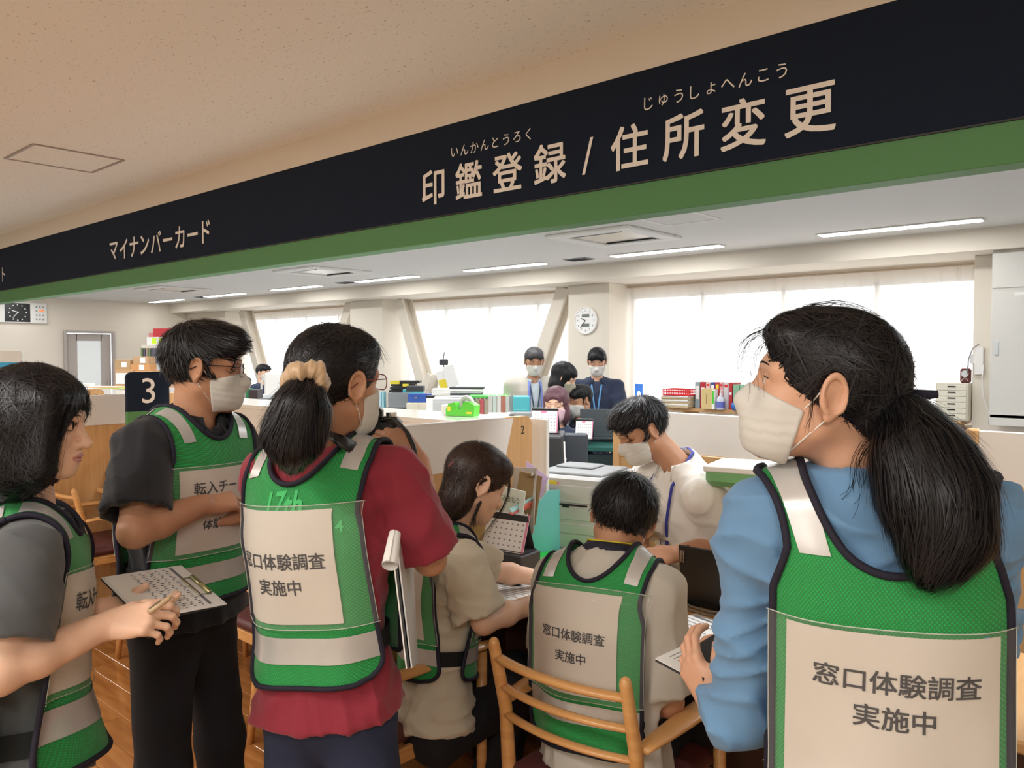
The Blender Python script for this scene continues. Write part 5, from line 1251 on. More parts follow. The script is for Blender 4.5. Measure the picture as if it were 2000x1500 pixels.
def stack(P, n, d, m, lab, g=None, cat='paper stack', name='paper_stack', rz=0, seed=1):
    R = random.Random(seed); t = T(name, lab, cat, P, rz, g); z = 0
    for k in range(n):
        mb = MB(); mm = m[k % len(m)] if isinstance(m, list) else m; hh_ = d[2] / n; mb.box((0, 0, hh_ / 2), (d[0] * R.uniform(.92, 1), d[1] * R.uniform(.92, 1), hh_ * .93), .001); o = mb.build('sheaf', mm, t); o.location = (R.uniform(-.006, .006), R.uniform(-.006, .006), z); o.rotation_euler = (0, 0, R.uniform(-.07, .07)); z += hh_
    return t
def desk_calendar(P, rz, lab, w=.15, h=.13, head=M_pink, ang=20, text='7'):
    t = T('desk_calendar', lab, 'calendar', P, rz, 'desk calendars'); a = radians(ang); mb = MB()
    mb.box((0, -.0 + sin(a) * h / 2, cos(a) * h / 2), (w, .002, h), 0, rx=-a); mb.build('page', M_paper, t)
    mb = MB(); mb.box((0, .07 - sin(a) * h / 2 + .01, cos(a) * h / 2), (w, .002, h), 0, rx=a); mb.box((0, .045, .003), (w, .09, .006)); mb.build('easel', M_dark, t)
    U, Vv = np.array((1., 0, 0)), np.array((0, sin(a), cos(a))); N = np.cross(U, Vv); c = np.array((0, sin(a) * h / 2, cos(a) * h / 2)) + N * .0014
    mb = MB(); mb.raw([c + U * x * w * .5 + Vv * y * h for x, y in ((-.3, .30), (.1, .30), (.1, .46), (-.3, .46))], [(0, 1, 2, 3)]); mb.raw([c + U * x * w * .5 + Vv * y * h for x, y in ((.9, -.5), (1, -.5), (1, .5), (.9, .5))], [(0, 1, 2, 3)]); mb.build('colour_print', head, t)
    mb = MB()
    for i in range(7):
        for j in range(5): q = c + U * (-.38 + i * .125) * w + Vv * (.2 - j * .14) * h; mb.raw([q, q + U * w * .035, q + U * w * .035 + Vv * h * .035, q + Vv * h * .035], [(0, 1, 2, 3)])
    mb.build('date_print', M_inkg, t)
    mb = MB()
    for i in range(12): q = c + U * (-.44 + i * .08) * w + Vv * .5 * h; mb.tube([q + N * .004 * cos(b) + Vv * (.004 * sin(b)) for b in np.linspace(0, 2 * pi, 8)[:-1]], .0009, 4, closed=True)
    mb.build('wire_binding', M_whitem, t); return t
def sheet(P, w, h, rz, lab, name='form', rows=8, g=None, cat='paper', curl=0., bar=True, m=M_paper, th=.0012):
    t = T(name, lab, cat, P, rz, g); V = []; n = 10; F = []
    for e in (0, -th):
        for i in range(n + 1):
            for j in (0, 1): x = -w / 2 + w * i / n; V.append((x, -h / 2 + h * j, e + curl * (x / w) ** 2 * 4 * w + th))
    for i in range(n): a = i * 2; F += [(a, a + 2, a + 3, a + 1), (a + 22, a + 23, a + 25, a + 24)]
    F += [(0, 22, 23, 1), (20, 21, 43, 42)] + [(i * 2, i * 2 + 22, i * 2 + 24, i * 2 + 2) for i in range(n)] + [(i * 2 + 1, i * 2 + 3, i * 2 + 25, i * 2 + 23) for i in range(n)]
    mk('sheet', V, F, m, t)
    mb = MB(); R = random.Random(rows)
    if bar: mb.box((0, h * .40, th + .0006 + curl * 0), (w * .84, h * .045, .0004))
    for k in range(rows):
        y = h * (.30 - k * .72 / rows); mb.box((-w * .4 + w * .4 * R.uniform(.5, .95), y, th + .0006), (w * .8 * R.uniform(.5, .95), h * .010, .0004))
    if not curl: mb.build('printing', M_inkg, t)
    return t

# ================================================================ on the customers' desk
DZ = .721
t, a, h, w = laptop(on_z(1352, 1186, DZ) + np.array((.115, .015, 0)), 0, 'black laptop standing open on the desk beside the woman in blue, lid towards us', M_black, .33, .185, 6)
U_, V_ = np.array((0, 0, 1.)), np.array((-1., 0, 0)); c = np.array((-.147, -.0045 - .0125 - .0035, .018 + .158))
mb = MB(); mb.box((-.150, -.0222, .165), (.016, .0012, .040)); mb.build('logo_plate', M_chrome, t)
text_on('logo_text', 'Lenovo', (-.150, -.0230, .165), (0, 0, 1), (-1, 0, 0), M_ink, t, w=.034)
P = on_z(1322, 1140, DZ); t = T('mouse', 'grey computer mouse on a dark mat next to the laptop', 'mouse', P + (0, 0, .0045), .9); b = Blob(); b.add(ell((0, 0, .010), (.030, .055, .024)), 0); b.cut(half((0, 0, 0), (0, 0, -1)), .003); V, F = polygonize(b, (-.04, -.07, -.01), (.04, .07, .05), .004); mk('shell', V, F, mat('mouse_grey', (96, 104, 112), .35), t, smooth=True); mb = MB(); mb.cyl((0, .028, .031), .006, .006, 10, 'x'); mb.build('wheel', M_black, t)
P = on_z(1316, 1146, DZ); t = T('mouse_mat', 'dark mouse mat under the grey mouse', 'mat', P, .35); mb = MB(); mb.prism(rrect(.20, .19, .02), (0, 0, 0), (1, 0, 0), (0, 1, 0), .003); mb.build('pad', M_black, t)
P0, P1_, P2_, P3_ = [on_z(x, y, DZ + .004) for x, y in ((1325, 1170), (1350, 1185), (1385, 1195), (1440, 1200))]
for k, (dy, lb) in enumerate(((0, 'grey cable curving along the front of the laptop'), (-.03, 'second thinner grey cable on the desk before the laptop'))):
    mb = MB(); mb.tube([P0 + (0, dy, 0), P1_ + (.0, dy, 0), P2_ + (0, dy * 1.2, 0), P3_ + (0, dy, 0)], .0045 - k * .0018, 6); o = mb.build('cable', mat('cable_grey', (150, 146, 140), .5), None, True); tag(o, lb, 'cable')
sheet(on_z(1352, 1232, DZ), .21, .26, -.25, 'printed form on the desk below the laptop cables', g=None)
sheet(on_z(1000, 1158, DZ), .24, .30, .1, 'lined form under the arms of the woman in beige', rows=12)
t = T('pen', 'black pen lying above the lined form', 'pen', on_z(985, 1138, DZ + .006), .25); mb = MB(); mb.tube([(-.06, 0, 0), (.055, 0, 0), (.07, 0, 0)], [.005, .005, .001], 8); mb.build('barrel', M_black, t, True); mb = MB(); mb.box((-.03, 0, .006), (.04, .002, .002)); mb.build('clip', M_chrome, t)
t = T('desk_mat', 'bright green folder lying on the desk behind the seated pair', 'folder', on_z(1062, 1090, DZ), .2); mb = MB(); mb.prism(rrect(.36, .26, .05), (0, 0, 0), (1, 0, 0), (0, 1, 0), .004); mb.build('cover', mat('bright_green', (40, 190, 70), .5), t)
desk_calendar(at(980, 1076, 2.98), .12, 'pink and white desk calendar standing before the turquoise file box', .19, .145)
plain_box('calendar_base', 'dark grey block under the pink desk calendar', 'stand', at(982, 1078, 2.98) * (1, 1, 0) + (.0, .035, DZ), (.20, .13, float(at(980, 1077, 2.98)[2]) - DZ), M_dark, .12)
# turquoise file box with papers
P = on_z(1012, 1085, DZ) + (.0, .14, 0); t = T('file_box', 'turquoise open file box full of folders by the number 2 partition', 'file box', P, -.25)
mb = MB(); w, d_, h = .11, .26, .26
mb.prism([(-d_ / 2, 0), (d_ / 2, 0), (d_ / 2, h), (0, h), (-d_ / 2, h * .55)], (w / 2, 0, 0), (0, 1, 0), (0, 0, 1), .003); mb.prism([(-d_ / 2, 0), (d_ / 2, 0), (d_ / 2, h), (0, h), (-d_ / 2, h * .55)], (-w / 2, 0, 0), (0, 1, 0), (0, 0, 1), .003)
mb.box((0, -d_ / 2, h * .27), (w, .003, h * .54)); mb.box((0, d_ / 2, h / 2), (w, .003, h)); mb.box((0, 0, .002), (w, d_, .004)); mb.build('case', M_turq, t)
P = P + (-.17, .02, 0); t = T('file_box', 'second turquoise file box behind the pink calendar', 'file box', P, -.2); mb = MB(); mb.box((0, 0, .125), (.10, .24, .25), .003); mb.build('case', M_turq, t); mb = MB(); mb.box((0, .02, .27), (.08, .2, .06), .002); mb.build('papers', M_paper, t)
for k, (px, py, d, w, h, rx, col, lb) in enumerate(((1022, 975, 2.95, .20, .25, -.35, (198, 196, 190), 'clear sleeve of forms sticking out of the turquoise box'), (1030, 972, 2.90, .12, .19, .3, (150, 124, 86), 'brown envelope folder with a bulldog clip in the turquoise box'), (1000, 985, 2.85, .14, .12, .1, (226, 236, 226), 'white leaflet with black Japanese words in the turquoise box'))):
    P = at(px, py, d + .2); t = T('folder', lb, 'folder', P, -.2 + rx * .5); mb = MB(); mb.box((0, 0, 0), (w, .004, h), .001, rx=-.12, ry=rx * .3); mb.build('sheet', mat('folder_%d' % k, col, .5), t)
    if k == 1:
        mb = MB(); mb.box((.02, -.01, h / 2), (.035, .016, .014), .002); mb.build('clip', M_chrome, t)
    if k == 2: text_on('lettering', 'みまもり', (-.0, -.006, .02), (1, 0, 0), (0, 0, 1), mat('leaf_green', (30, 90, 50), .7), t, w=.10)
t = T('folder', 'lavender plastic folder leaning between the number 2 partition and printer', 'folder', at(1048, 945, 3.25), 0); V = [at(1028, 900, 3.2), at(1071, 933, 3.3), at(1058, 972, 3.3), at(1026, 960, 3.2)]; o_ = np.array(t.location); n_ = FWH * .004; mk('cover', [v_ - o_ for v_ in V] + [v_ - o_ + n_ for v_ in V], [(3, 2, 1, 0), (4, 5, 6, 7), (0, 1, 5, 4), (1, 2, 6, 5), (2, 3, 7, 6), (3, 0, 4, 7)], M_lav, t)
for k, (c0, c1, col, lb) in enumerate((((0, 0), (.0, 0), (232, 120, 110), 'salmon folder slanting across the turquoise file box'), ((.0, .0), (.01, .0), (170, 212, 214), 'pale blue sheet slanting across the turquoise file box'))):
    P = at(1020, 995 - k * 6, 3.02); t = T('folder', lb, 'folder', P, 0); V = [at(995, 1003 - k * 8, 2.98) - P, at(1050, 974 - k * 8, 3.1) - P, at(1042, 990 - k * 10, 3.1) - P, at(1000, 1006 - k * 4, 2.98) - P]; V = V + [v_ + Z * .004 for v_ in V]; mk('cover', V, [(3, 2, 1, 0), (4, 5, 6, 7), (0, 1, 5, 4), (1, 2, 6, 5), (2, 3, 7, 6), (3, 0, 4, 7)], mat('slant_%d' % k, col, .6), t)
stack(on_z(850, 1048, DZ) + (.0, .0, 0), 5, (.3, .22, .10), [M_paper, mat('pale_blue', (140, 170, 220), .7)], 'stack of leaflets behind the shoulder of the woman in beige')
# printer on its cabinet
PP = on_z(1128, 905, 1.06); PP = at(1140, 1000, 3.55); px_, py_ = PP[0], PP[1]
t = T('printer', 'light grey laser printer with paper cassettes, below the blue chair', 'printer', (px_, py_, .72), radians(12))
mb = MB(); mb.box((0, 0, .16), (.34, .36, .32), .012); mb.build('body', M_lgrey, t)
mb = MB(); mb.box((0, -.0, .325), (.30, .30, .012), .004); mb.box((-.04, .05, .335), (.18, .14, .010), .004); mb.build('output_tray', M_grey, t)
for z, hh_ in ((.245, .075), (.165, .06), (.10, .045), (.045, .06)): mb = MB(); mb.box((.01, -.181, z), (.27, .006, hh_), .003); mb.build('drawer_front', M_lgrey, t)
for z in (.198, .205): pass
mb = MB(); mb.box((.0, -.1845, .200), (.20, .003, .006)); mb.box((.0, -.1845, .192), (.03, .003, .010)); mb.build('paper_slot', M_black, t)
mb = MB(); mb.box((-.065, -.1845, .290), (.045, .001, .016)); mb.build('warning_label', M_yel, t); mb = MB(); mb.box((-.035, -.1846, .288), (.01, .001, .008)); mb.build('pink_mark', M_pink, t)
mb = MB(); mb.box((-.1695, 0, .14), (.006, .20, .22), .002); mb.build('side_cover', M_grey, t)
t = T('printer_cabinet', 'grey white cabinet with a black knob under the laser printer', 'cabinet', (px_, py_, 0), radians(12)); mb = MB(); mb.box((0, 0, .35), (.40, .42, .70), .012); mb.build('body', M_lgrey, t)
mb = MB(); mb.box((0, -.212, .34), (.37, .008, .62), .004); mb.build('door', M_lgrey, t); mb = MB(); mb.cyl((.12, -.228, .56), .016, .024, 14, 'y'); mb.build('knob', M_black, t); mb = MB(); mb.box((0, -.004, .705), (.43, .44, .018), .004); mb.build('top', M_grey, t)
mb = MB(); 
for k in range(6): mb.box((-.02 + k * .008, -.2165, .42), (.003, .001, .05))
mb.build('barcode', M_inkg, t)
# black computer case + monitor by purple haired woman
P = at(1082, 900, 4.15); t = T('computer_case', 'dark grey computer case standing behind the laser printer', 'computer', (P[0], P[1], .78), radians(35)); mb = MB(); mb.box((0, 0, .19), (.10, .30, .36), .006); mb.box((0, -.152, .19), (.09, .006, .34), .002); mb.build('case', M_dark, t); 
mb = MB(); mb.tube([(.06, -.14, .34), (.065, -.15, .22), (.07, -.16, .1), (.06, -.15, .16), (.068, -.15, .26)], .0045, 6); mb.build('cable_loop', M_white, t, True)
t = T('monitor', 'dark monitor seen from behind in front of the woman with purple-brown hair', 'monitor', (P[0] - .02, P[1] + .12, .78), radians(35)); mb = MB(); mb.box((0, 0, .21), (.24, .04, .30), .01); mb.build('housing', mat('monitor_dark', (66, 72, 80), .5), t); mb = MB(); mb.box((0, 0, .03), (.14, .12, .06), .01); mb.build('foot', M_black, t)
t = T('office_desk', 'grey desk carrying the computer case behind the printer', 'desk', (P[0] - .05, P[1] + .1, 0), radians(35)); mb = MB(); mb.box((0, 0, .765), (.5, .6, .03), .004); mb.build('desktop', M_grey, t)
for sx in (-1, 1):
    for sy in (-1, 1): mb = MB(); mb.box((sx * .22, sy * .27, .375), (.03, .03, .75)); mb.build('leg', M_dark, t)
desk_calendar(at(1062, 845, 4.1), radians(28), 'white desk calendar on top of the dark monitor, before the purple haired woman', .14, .13)
desk_calendar(at(1140, 857, 5.1), radians(28), 'white desk calendar beside the dark laptop at the green desk', .11, .13)
t, a, h, w = laptop(at(1178, 858, 5.3), radians(30), 'dark laptop with round logo on the green desk, seen from behind', mat('laptop_dark', (92, 98, 104), .4), .30, .19, 12); mb = MB(); mb.tube([(.06 + .012 * cos(a_), -.03 - .0, .11 + .012 * sin(a_)) for a_ in np.linspace(0, 2 * pi, 12)[:-1]], .002, 4, closed=True); mb.build('logo', M_dark, t)
P = at(1170, 862, 5.35); t = T('office_desk', 'dark green topped office desk in front of the seated colleagues', 'desk', (P[0] + .16, P[1] + .0, 0), radians(30)); mb = MB(); mb.box((0, 0, P[2] - .015), (.8, .5, .03), .004); mb.build('desktop', mat('desk_green', (36, 92, 84), .4), t); mb = MB(); mb.box((0, -.22, P[2] / 2 - .02), (.74, .02, P[2] - .06)); mb.build('front_panel', mat('deep_green', (24, 44, 46), .6), t)
for s in (-1, 1): mb = MB(); mb.box((s * .38, 0, P[2] / 2 - .015), (.03, .46, P[2] - .03)); mb.build('side_panel', mat('deep_green', (24, 44, 46), .6), t)
# behind / beside the woman in blue
t = plain_box('tray_box', 'green plastic tray with white rim behind the shoulder of the woman in blue', 'tray', at(1490, 948, 2.75), (.34, .24, .07), mat('soft_green', (120, 176, 116), .4), .2, .02, lid=(.02, M_whitem))
P = at(1490, 950, 2.78); t = T('side_table', 'slim white pedestal behind the woman in blue carrying the green tray', 'table', (P[0] + .06, P[1], 0), .2); mb = MB(); mb.box((0, 0, P[2] / 2 - .002), (.10, .16, P[2] - .004), .004); mb.build('column', M_whitem, t)
t = T('printer', 'white printer seen behind the neck of the woman in blue', 'printer', at(1722, 872, 4.4), .3); mb = MB(); mb.box((0, 0, .06), (.30, .30, .16), .02); mb.build('body', M_white, t); mb = MB(); mb.box((0, -.02, .145), (.22, .2, .012), .003); mb.build('scanner_lid', M_lgrey, t)
P = at(1722, 880, 4.4); t = T('office_desk', 'plain grey desk under the white printer', 'desk', (P[0], P[1], 0), .3); mb = MB(); mb.box((0, 0, P[2] - .0), (.9, .6, .03), .004); mb.build('desktop', M_lgrey, t)
for sx in (-1, 1): mb = MB(); mb.box((sx * .42, 0, P[2] / 2 - .01), (.03, .56, P[2] - .04)); mb.build('side_panel', M_grey, t)
t = T('bottle', 'small green bottle behind the hair of the woman in blue', 'bottle', at(1868, 905, 3.6)); mb = MB(); mb.lathe((0, 0, 0), [(.028, 0), (.03, .01), (.03, .10), (.014, .13), (.014, .15)], 14); mb.build('glass_body', mat('bottle_green', (70, 150, 110), .2), t, True); mb = MB(); mb.cyl((0, 0, .158), .016, .02, 12); mb.build('cap', M_black, t)
P = at(1868, 906, 3.6); t = T('low_cabinet', 'low grey cabinet under the green bottle', 'cabinet', (P[0], P[1] + .1, 0)); mb = MB(); mb.box((0, 0, P[2] / 2), (.5, .4, P[2]), .006); mb.build('body', M_grey, t); mb = MB(); mb.box((0, -.202, P[2] / 2), (.46, .006, P[2] - .06), .002); mb.build('door', M_lgrey, t)

# ================================================================ window shelf
SY = 8.52; SZ = .93
def sx_(px): return on_y(px, 780, SY)[0]
t = T('window_shelf', 'long wooden shelf below the wide window', 'shelf', (-3.85, 8.68, 0)); mb = MB(); mb.box((0, 0, SZ - .02), (4.0, .40, .04), .004); mb.build('shelf_board', M_woodx, t)
for k in range(5): mb = MB(); mb.box((-1.95 + k * .97, 0, (SZ - .04) / 2), (.03, .36, SZ - .04)); mb.build('upright', M_wood, t)
cols = [(1358, 1368, (150, 164, 170), (M_paper, .6, .5), 'grey binder at the window end of the shelf row'), (1368, 1379, (186, 44, 52), (M_paper, .45, .7), 'red binder with a long white spine label'), (1379, 1388, (222, 196, 196), (M_red, .9, .08), 'white and red binder behind the beige box'), (1388, 1397, (58, 80, 150), (M_paper, .8, .2), 'blue topped binder behind the beige box'), (1397, 1406, (196, 60, 62), (M_yel, .85, .15), 'red binder with a yellow label behind the beige box'), (1406, 1413, (222, 160, 160), (M_red, .9, .08), 'pale pink binder beside the beige box'), (1413, 1424, (214, 206, 206), (M_red, .88, .1), 'wide white binder with a red mark'), (1424, 1431, (190, 50, 56), (M_paper, .6, .1), 'narrow red binder next to the green files')]
for (p0, p1, c, sp, lb) in cols:
    x0, x1 = sx_(p0), sx_(p1); binder(((x0 + x1) / 2, SY + .10, SZ), (x1 - x0) * .97, .31, .22, mat('bind_%d_%d_%d' % c, c, .5), lb, 'binders on the window shelf', 0, sp)
for k in range(5): x0 = sx_(1432 + k * 2.6); binder((x0 + .012, SY + .10, SZ), .019, .29, .22, mat('file_green', (150, 198, 160), .6), 'thin pale green file, %s in the green row on the shelf' % ['first', 'second', 'third', 'fourth', 'fifth'][k], 'green files on the window shelf', 0)
plain_box('file_holder', 'pale green file holder at the end of the green files', 'file holder', (sx_(1452), SY + .10, SZ), (.10, .22, .29), mat('file_green', (150, 198, 160), .6))
t = plain_box('tissue_box', 'beige upright box with small dark lettering in front of the binders', 'box', (sx_(1388.5), SY - .06, SZ), (.135, .09, .24), mat('kraft_beige', (216, 190, 130), .7)); mb = MB(); mb.box((0, -.0455, .12), (.006, .001, .12)); mb.build('printing', M_ink, t)
t = plain_box('carton', 'slim white carton with a bright green stripe beside the beige box', 'box', (sx_(1401), SY - .06, SZ), (.035, .09, .23), M_paper); mb = MB(); mb.box((0, -.0455, .14), (.022, .001, .15)); mb.build('green_stripe', mat('stripe_green', (70, 200, 50), .5), t)
t = T('pump_bottle', 'clear pump bottle with a purple label before the white binder', 'bottle', (sx_(1413), SY - .07, SZ)); mb = MB(); mb.lathe((0, 0, 0), [(.045, 0), (.047, .02), (.045, .13), (.014, .16), (.012, .19)], 14); mb.build('bottle_body', mat('bottle_clear', (206, 208, 222), .2), t, True); mb = MB(); mb.cyl((0, 0, .06), .0475, .07, 16); mb.build('bottle_label', mat('label_purple', (104, 112, 190), .5), t); mb = MB(); mb.tube([(0, 0, .19), (0, 0, .22), (.03, 0, .22)], .006, 6); mb.build('pump', M_whitem, t)
t = T('basket', 'bright red perforated plastic basket lying on the envelopes', 'basket', ((sx_(1305) + sx_(1356)) / 2, SY, SZ + .145)); mb = MB(); w = sx_(1356) - sx_(1305)
for s in (-1, 1): 
    for zz in (.008, .04, .075): mb.box((0, s * .12, zz), (w, .006, .012), .002); mb.box((s * w / 2, 0, zz), (.006, .24, .012), .002)
    for k in range(16): mb.box((-w / 2 + w * k / 15, s * .12, .04), (.010, .005, .078))
mb.box((0, 0, .004), (w, .24, .006)); mb.build('basket_frame', M_red, t)
stack(((sx_(1298) + sx_(1356)) / 2, SY, SZ), 9, (sx_(1356) - sx_(1298), .24, .143), [mat('kraft', (196, 170, 134), .8), mat('kraft2', (214, 196, 164), .8), M_paper], 'untidy pile of brown envelopes under the red basket', name='envelope_pile', cat='envelopes', seed=4)
t = T('book_end', 'bright blue arched book end on the shelf near the pillar', 'book end', (sx_(1248), SY, SZ - .0)); mb = MB(); o_ = [(-.05, 0), (.05, 0), (.05, .25), (-.05, .25)]
w = .055; pts = [(-w, 0), (-w * .5, 0), (-w * .5, .15)] + [(-w * .5 * cos(a), .15 + w * .5 * sin(a)) for a in np.linspace(0, pi, 9)] + [(w * .5, 0), (w, 0), (w, .27), (-w, .27)]; mb.prism(pts, (0, 0, 0), (1, 0, 0), (0, 0, 1), .006); mb.box((0, -.05, .003), (.1, .1, .006)); mb.build('plate', mat('azure', (70, 140, 240), .4), t)
for k, (px, c, lb, h_) in enumerate(((1222, (50, 60, 100), 'dark blue box on the shelf beside the pillar', .07), (1266, (60, 80, 140), 'small blue punch on the shelf near the blue book end', .06), (1281, (70, 100, 160), 'smaller blue stapler on the shelf before the envelopes', .05))): plain_box('stationery_box', lb, 'stationery', (sx_(px), SY, SZ), (.09, .12, h_), mat('statio_%d' % k, c, .4), .2, .012)
t = T('desk_tool', 'blue and grey desk tool standing by the green files', 'stationery', (sx_(1450), SY - .08, SZ)); mb = MB(); mb.box((-.02, 0, .05), (.14, .10, .10), .03); mb.build('body', mat('tool_blue', (40, 110, 190), .3), t, True); mb = MB(); mb.box((.02, 0, .17), (.12, .07, .04), .015, ry=.5); mb.build('lever', mat('tool_blue2', (90, 120, 190), .4), t, True)
# drawer unit with alarm on it
x0, x1 = on_y(1829, 780, SY)[0], on_y(1893, 780, SY)[0]; w = x1 - x0
t = T('drawer_unit', 'beige letter drawer unit at the end of the window shelf', 'drawer unit', ((x0 + x1) / 2, SY + .10, SZ)); mb = MB(); mb.box((0, 0, .18), (w, .28, .36), .006); mb.build('case', mat('drawer_beige', (214, 208, 190), .5), t)
for k in range(6): mb = MB(); mb.box((0, -.143, .04 + k * .055), (w - .03, .008, .048), .003); f_d = mb.build('drawer', mat('drawer_beige2', (222, 216, 200), .5), t); mb = MB(); mb.box((0, -.149, .052 + k * .055), (.07, .006, .012), .002); mb.build('handle', M_black, f_d)
t = T('alarm_clock', 'dark red retro alarm clock on the beige drawers', 'clock', (x1 - .05, SY + .08, SZ + .36)); mb = MB(); mb.box((0, 0, .07), (.09, .07, .14), .015); mb.build('case', mat('dark_red', (96, 44, 46), .4), t); mb = MB(); mb.cyl((0, -.037, .09), .032, .006, 18, 'y'); mb.build('dial', M_lgrey, t); mb = MB(); mb.tube([(-.03, -.036, .02), (0, -.038, .055), (.03, -.036, .02)], .004, 5); mb.build('bracket', M_chrome, t)
# electrical cabinet, outlet and cable on the end wall
x0 = on_y(1934, 700, 8.3)[0]
t = T('wall_cabinet', 'tall pale grey electrical cabinet on the wall beside the window', 'cabinet', (x0 + .45, 8.45, 0)); mb = MB(); mb.box((0, 0, 1.72), (.9, .30, 1.56), .004); mb.build('case', mat('cabinet_grey', (206, 203, 196), .5), t)
for z, h_ in ((2.32, .32), (1.56, 1.14), (.97, .10)): mb = MB(); mb.box((0, -.153, z), (.885, .008, h_), .002); dd = mb.build('door', mat('cabinet_grey2', (214, 211, 204), .5), t)
mb = MB(); mb.box((-.40, -.16, 1.62), (.03, .01, .13), .003); mb.build('handle', M_lgrey, t); mb = MB(); mb.box((-.15, -.158, 2.10), (.24, .002, .03)); mb.build('name_plate', M_whitem, t)
text_on('plate_text', '動力盤', (-.15, -.160, 2.10), (1, 0, 0), (0, 0, 1), M_inkg, t, h=.018)
P = on_y(1913, 680, 8.58); t = T('wall_outlet', 'white surface outlet on the strip of wall beside the cabinet', 'outlet', P); mb = MB(); mb.box((0, 0, -.12), (.07, .03, .26), .004); mb.box((-.05, .0, -.1), (.06, .02, .09), .003); mb.build('plate', M_whitem, t)
mb = MB(); mb.tube([on_y(x, y, 8.57 - .04 * e) for x, y, e in ((1912, 672, 0), (1900, 680, .5), (1892, 700, .8), (1889, 730, .6))], .006, 6); o = mb.build('cable', M_grey, None, True); tag(o, 'grey cable curving from the wall outlet to the alarm clock', 'cable')
mb = MB(); mb.tube([on_y(x, y, 8.56) for x, y in ((1921, 712), (1918, 740), (1921, 775), (1931, 805), (1931, 830))], .005, 6); o = mb.build('cable', M_whitem, None, True); tag(o, 'white cord hanging beside the electrical cabinet', 'cable')

# wall clock on the pillar
def dial_clock(P, rz, r, lab):
    t = T('wall_clock', lab, 'clock', P, rz); mb = MB(); mb.cyl((0, .015, 0), r, .03, 40, 'y'); mb.tube([(r * cos(a), 0, r * sin(a)) for a in np.linspace(0, 2 * pi, 41)[:-1]], .012, 8, closed=True); mb.build('case', M_whitem, t, False)
    mb = MB(); mb.cyl((0, -.001, 0), r * .93, .004, 40, 'y'); mb.build('dial', M_paper, t)
    V = [];
    for k in range(12):
        a = pi / 2 - 2 * pi * (k + 1) / 12; text_on('numeral', str(k + 1), (r * .76 * cos(a), -.004, r * .76 * sin(a)), (1, 0, 0), (0, 0, 1), M_ink, t, h=r * .16)
    for z in (.36, -.36): mb = MB(); mb.box((0, -.005, r * z), (r * .7, .003, r * .24), .001); mb.build('lcd_panel', mat('lcd_grey', (110, 116, 112), .3), t)
    for (ang, L, wd) in ((radians(157), .48, .010), (radians(228), .72, .007)): mb = MB(); mb.box((r * L / 2 * cos(ang), -.009, r * L / 2 * sin(ang)), (r * L, .002, wd), ry=-ang); mb.build('hand', M_ink, t)
dial_clock(on_y(1144, 626, 8.58), 0, .175, 'round white wall clock with two grey displays on the pillar')
# clock panel on the far wall
P = on_x(22, 610, XL + .03); t = T('wall_clock', 'black square clock with a white button panel on the far wall', 'clock', P, radians(90)); mb = MB(); mb.box((0, 0, 0), (1.25, .05, .40), .01); mb.build('case', M_whitem, t)
mb = MB(); mb.box((.10, -.026, 0), (.44, .006, .36), .002); mb.build('dial', M_black, t); mb = MB(); mb.box((-.42, -.026, 0), (.40, .006, .36), .002); mb.build('side_panel', M_black, t)
mb = MB()
for k in range(12): a = 2 * pi * k / 12; mb.box((.10 + .15 * cos(a), -.030, .15 * sin(a)), (.022, .002, .022), ry=-a)
mb.box((.06, -.031, .02), (.12, .002, .014), ry=.3); mb.box((.06, -.031, -.05), (.14, .002, .010), ry=-.9); mb.build('dial_marks', M_paper, t)
for i in range(3):
    for j in range(4): mb = MB(); mb.box((.43 + i * .06, -.027, -.12 + j * .08), (.03, .004, .03), .003); mb.build('button', M_grey, t)
mb = MB(); mb.box((.52, -.028, .05), (.09, .004, .04)); mb.build('display', mat('orange_display', (250, 150, 100), .5, emit=.5), t)

# ================================================================ background desks and clutter
def cab(P, w, d_, rz, lab, m=M_lgrey, name='low_cabinet', cat='cabinet'):
    t = T(name, lab, cat, (P[0], P[1], 0), rz); h = P[2]; mb = MB(); mb.box((0, 0, h / 2), (w, d_, h), .006); mb.build('body', m, t)
    n = max(1, int(w / .5))
    for k in range(n): mb = MB(); mb.box((-w / 2 + w / n * (k + .5), -d_ / 2 - .003, h / 2), (w / n - .02, .006, h - .06), .002); mb.build('door', m, t)
    return t
# middle group (far): desks around depth 11
D1 = 11.3
P = at(800, 808, D1 + .5); P[2] = .74; cab(P, 2.4, .9, YAW * .9, 'row of grey desks with trays and a laptop, seen past the camera')
laptop(at(780, 806, D1), YAW, 'silver laptop with a dark emblem, seen from behind at the far desks', mat('silver', (160, 164, 166), .35, metal=.3), .31, .27, 8)
t = plain_box('desk_tray', 'black desk tray rail below the silver laptop', 'tray', at(771, 806, D1 - .4), (.40, .12, .07), M_black, YAW, .01)
t = T('tray_stack', 'black stacked trays with yellow labels beside the turquoise boxes', 'trays', at(790, 806, D1 + .7), YAW)
for k in range(4): mb = MB(); mb.box((0 + (.08 if k == 3 else 0), 0, .33 + k * .045), (.42 - k * .03, .3, .035), .006); mb.build('tray', M_black, t)
mb = MB(); mb.box((-.12, -.152, .46), (.14, .004, .05)); mb.box((.04, -.152, .42), (.09, .004, .04)); mb.build('yellow_label', M_yel, t); mb = MB(); mb.box((0, 0, .155), (.36, .28, .31), .01); mb.build('stand', M_dark, t)
plain_box('archive_box', 'turquoise box with a grey lid beside the trays', 'box', at(812, 808, D1 + .2), (.24, .2, .40), M_turq2, YAW, .008, lid=(.08, M_dark))
plain_box('archive_box', 'small turquoise box next to the larger one with a grey lid', 'box', at(794, 808, D1 + .35), (.08, .2, .36), M_turq2, YAW, .008)
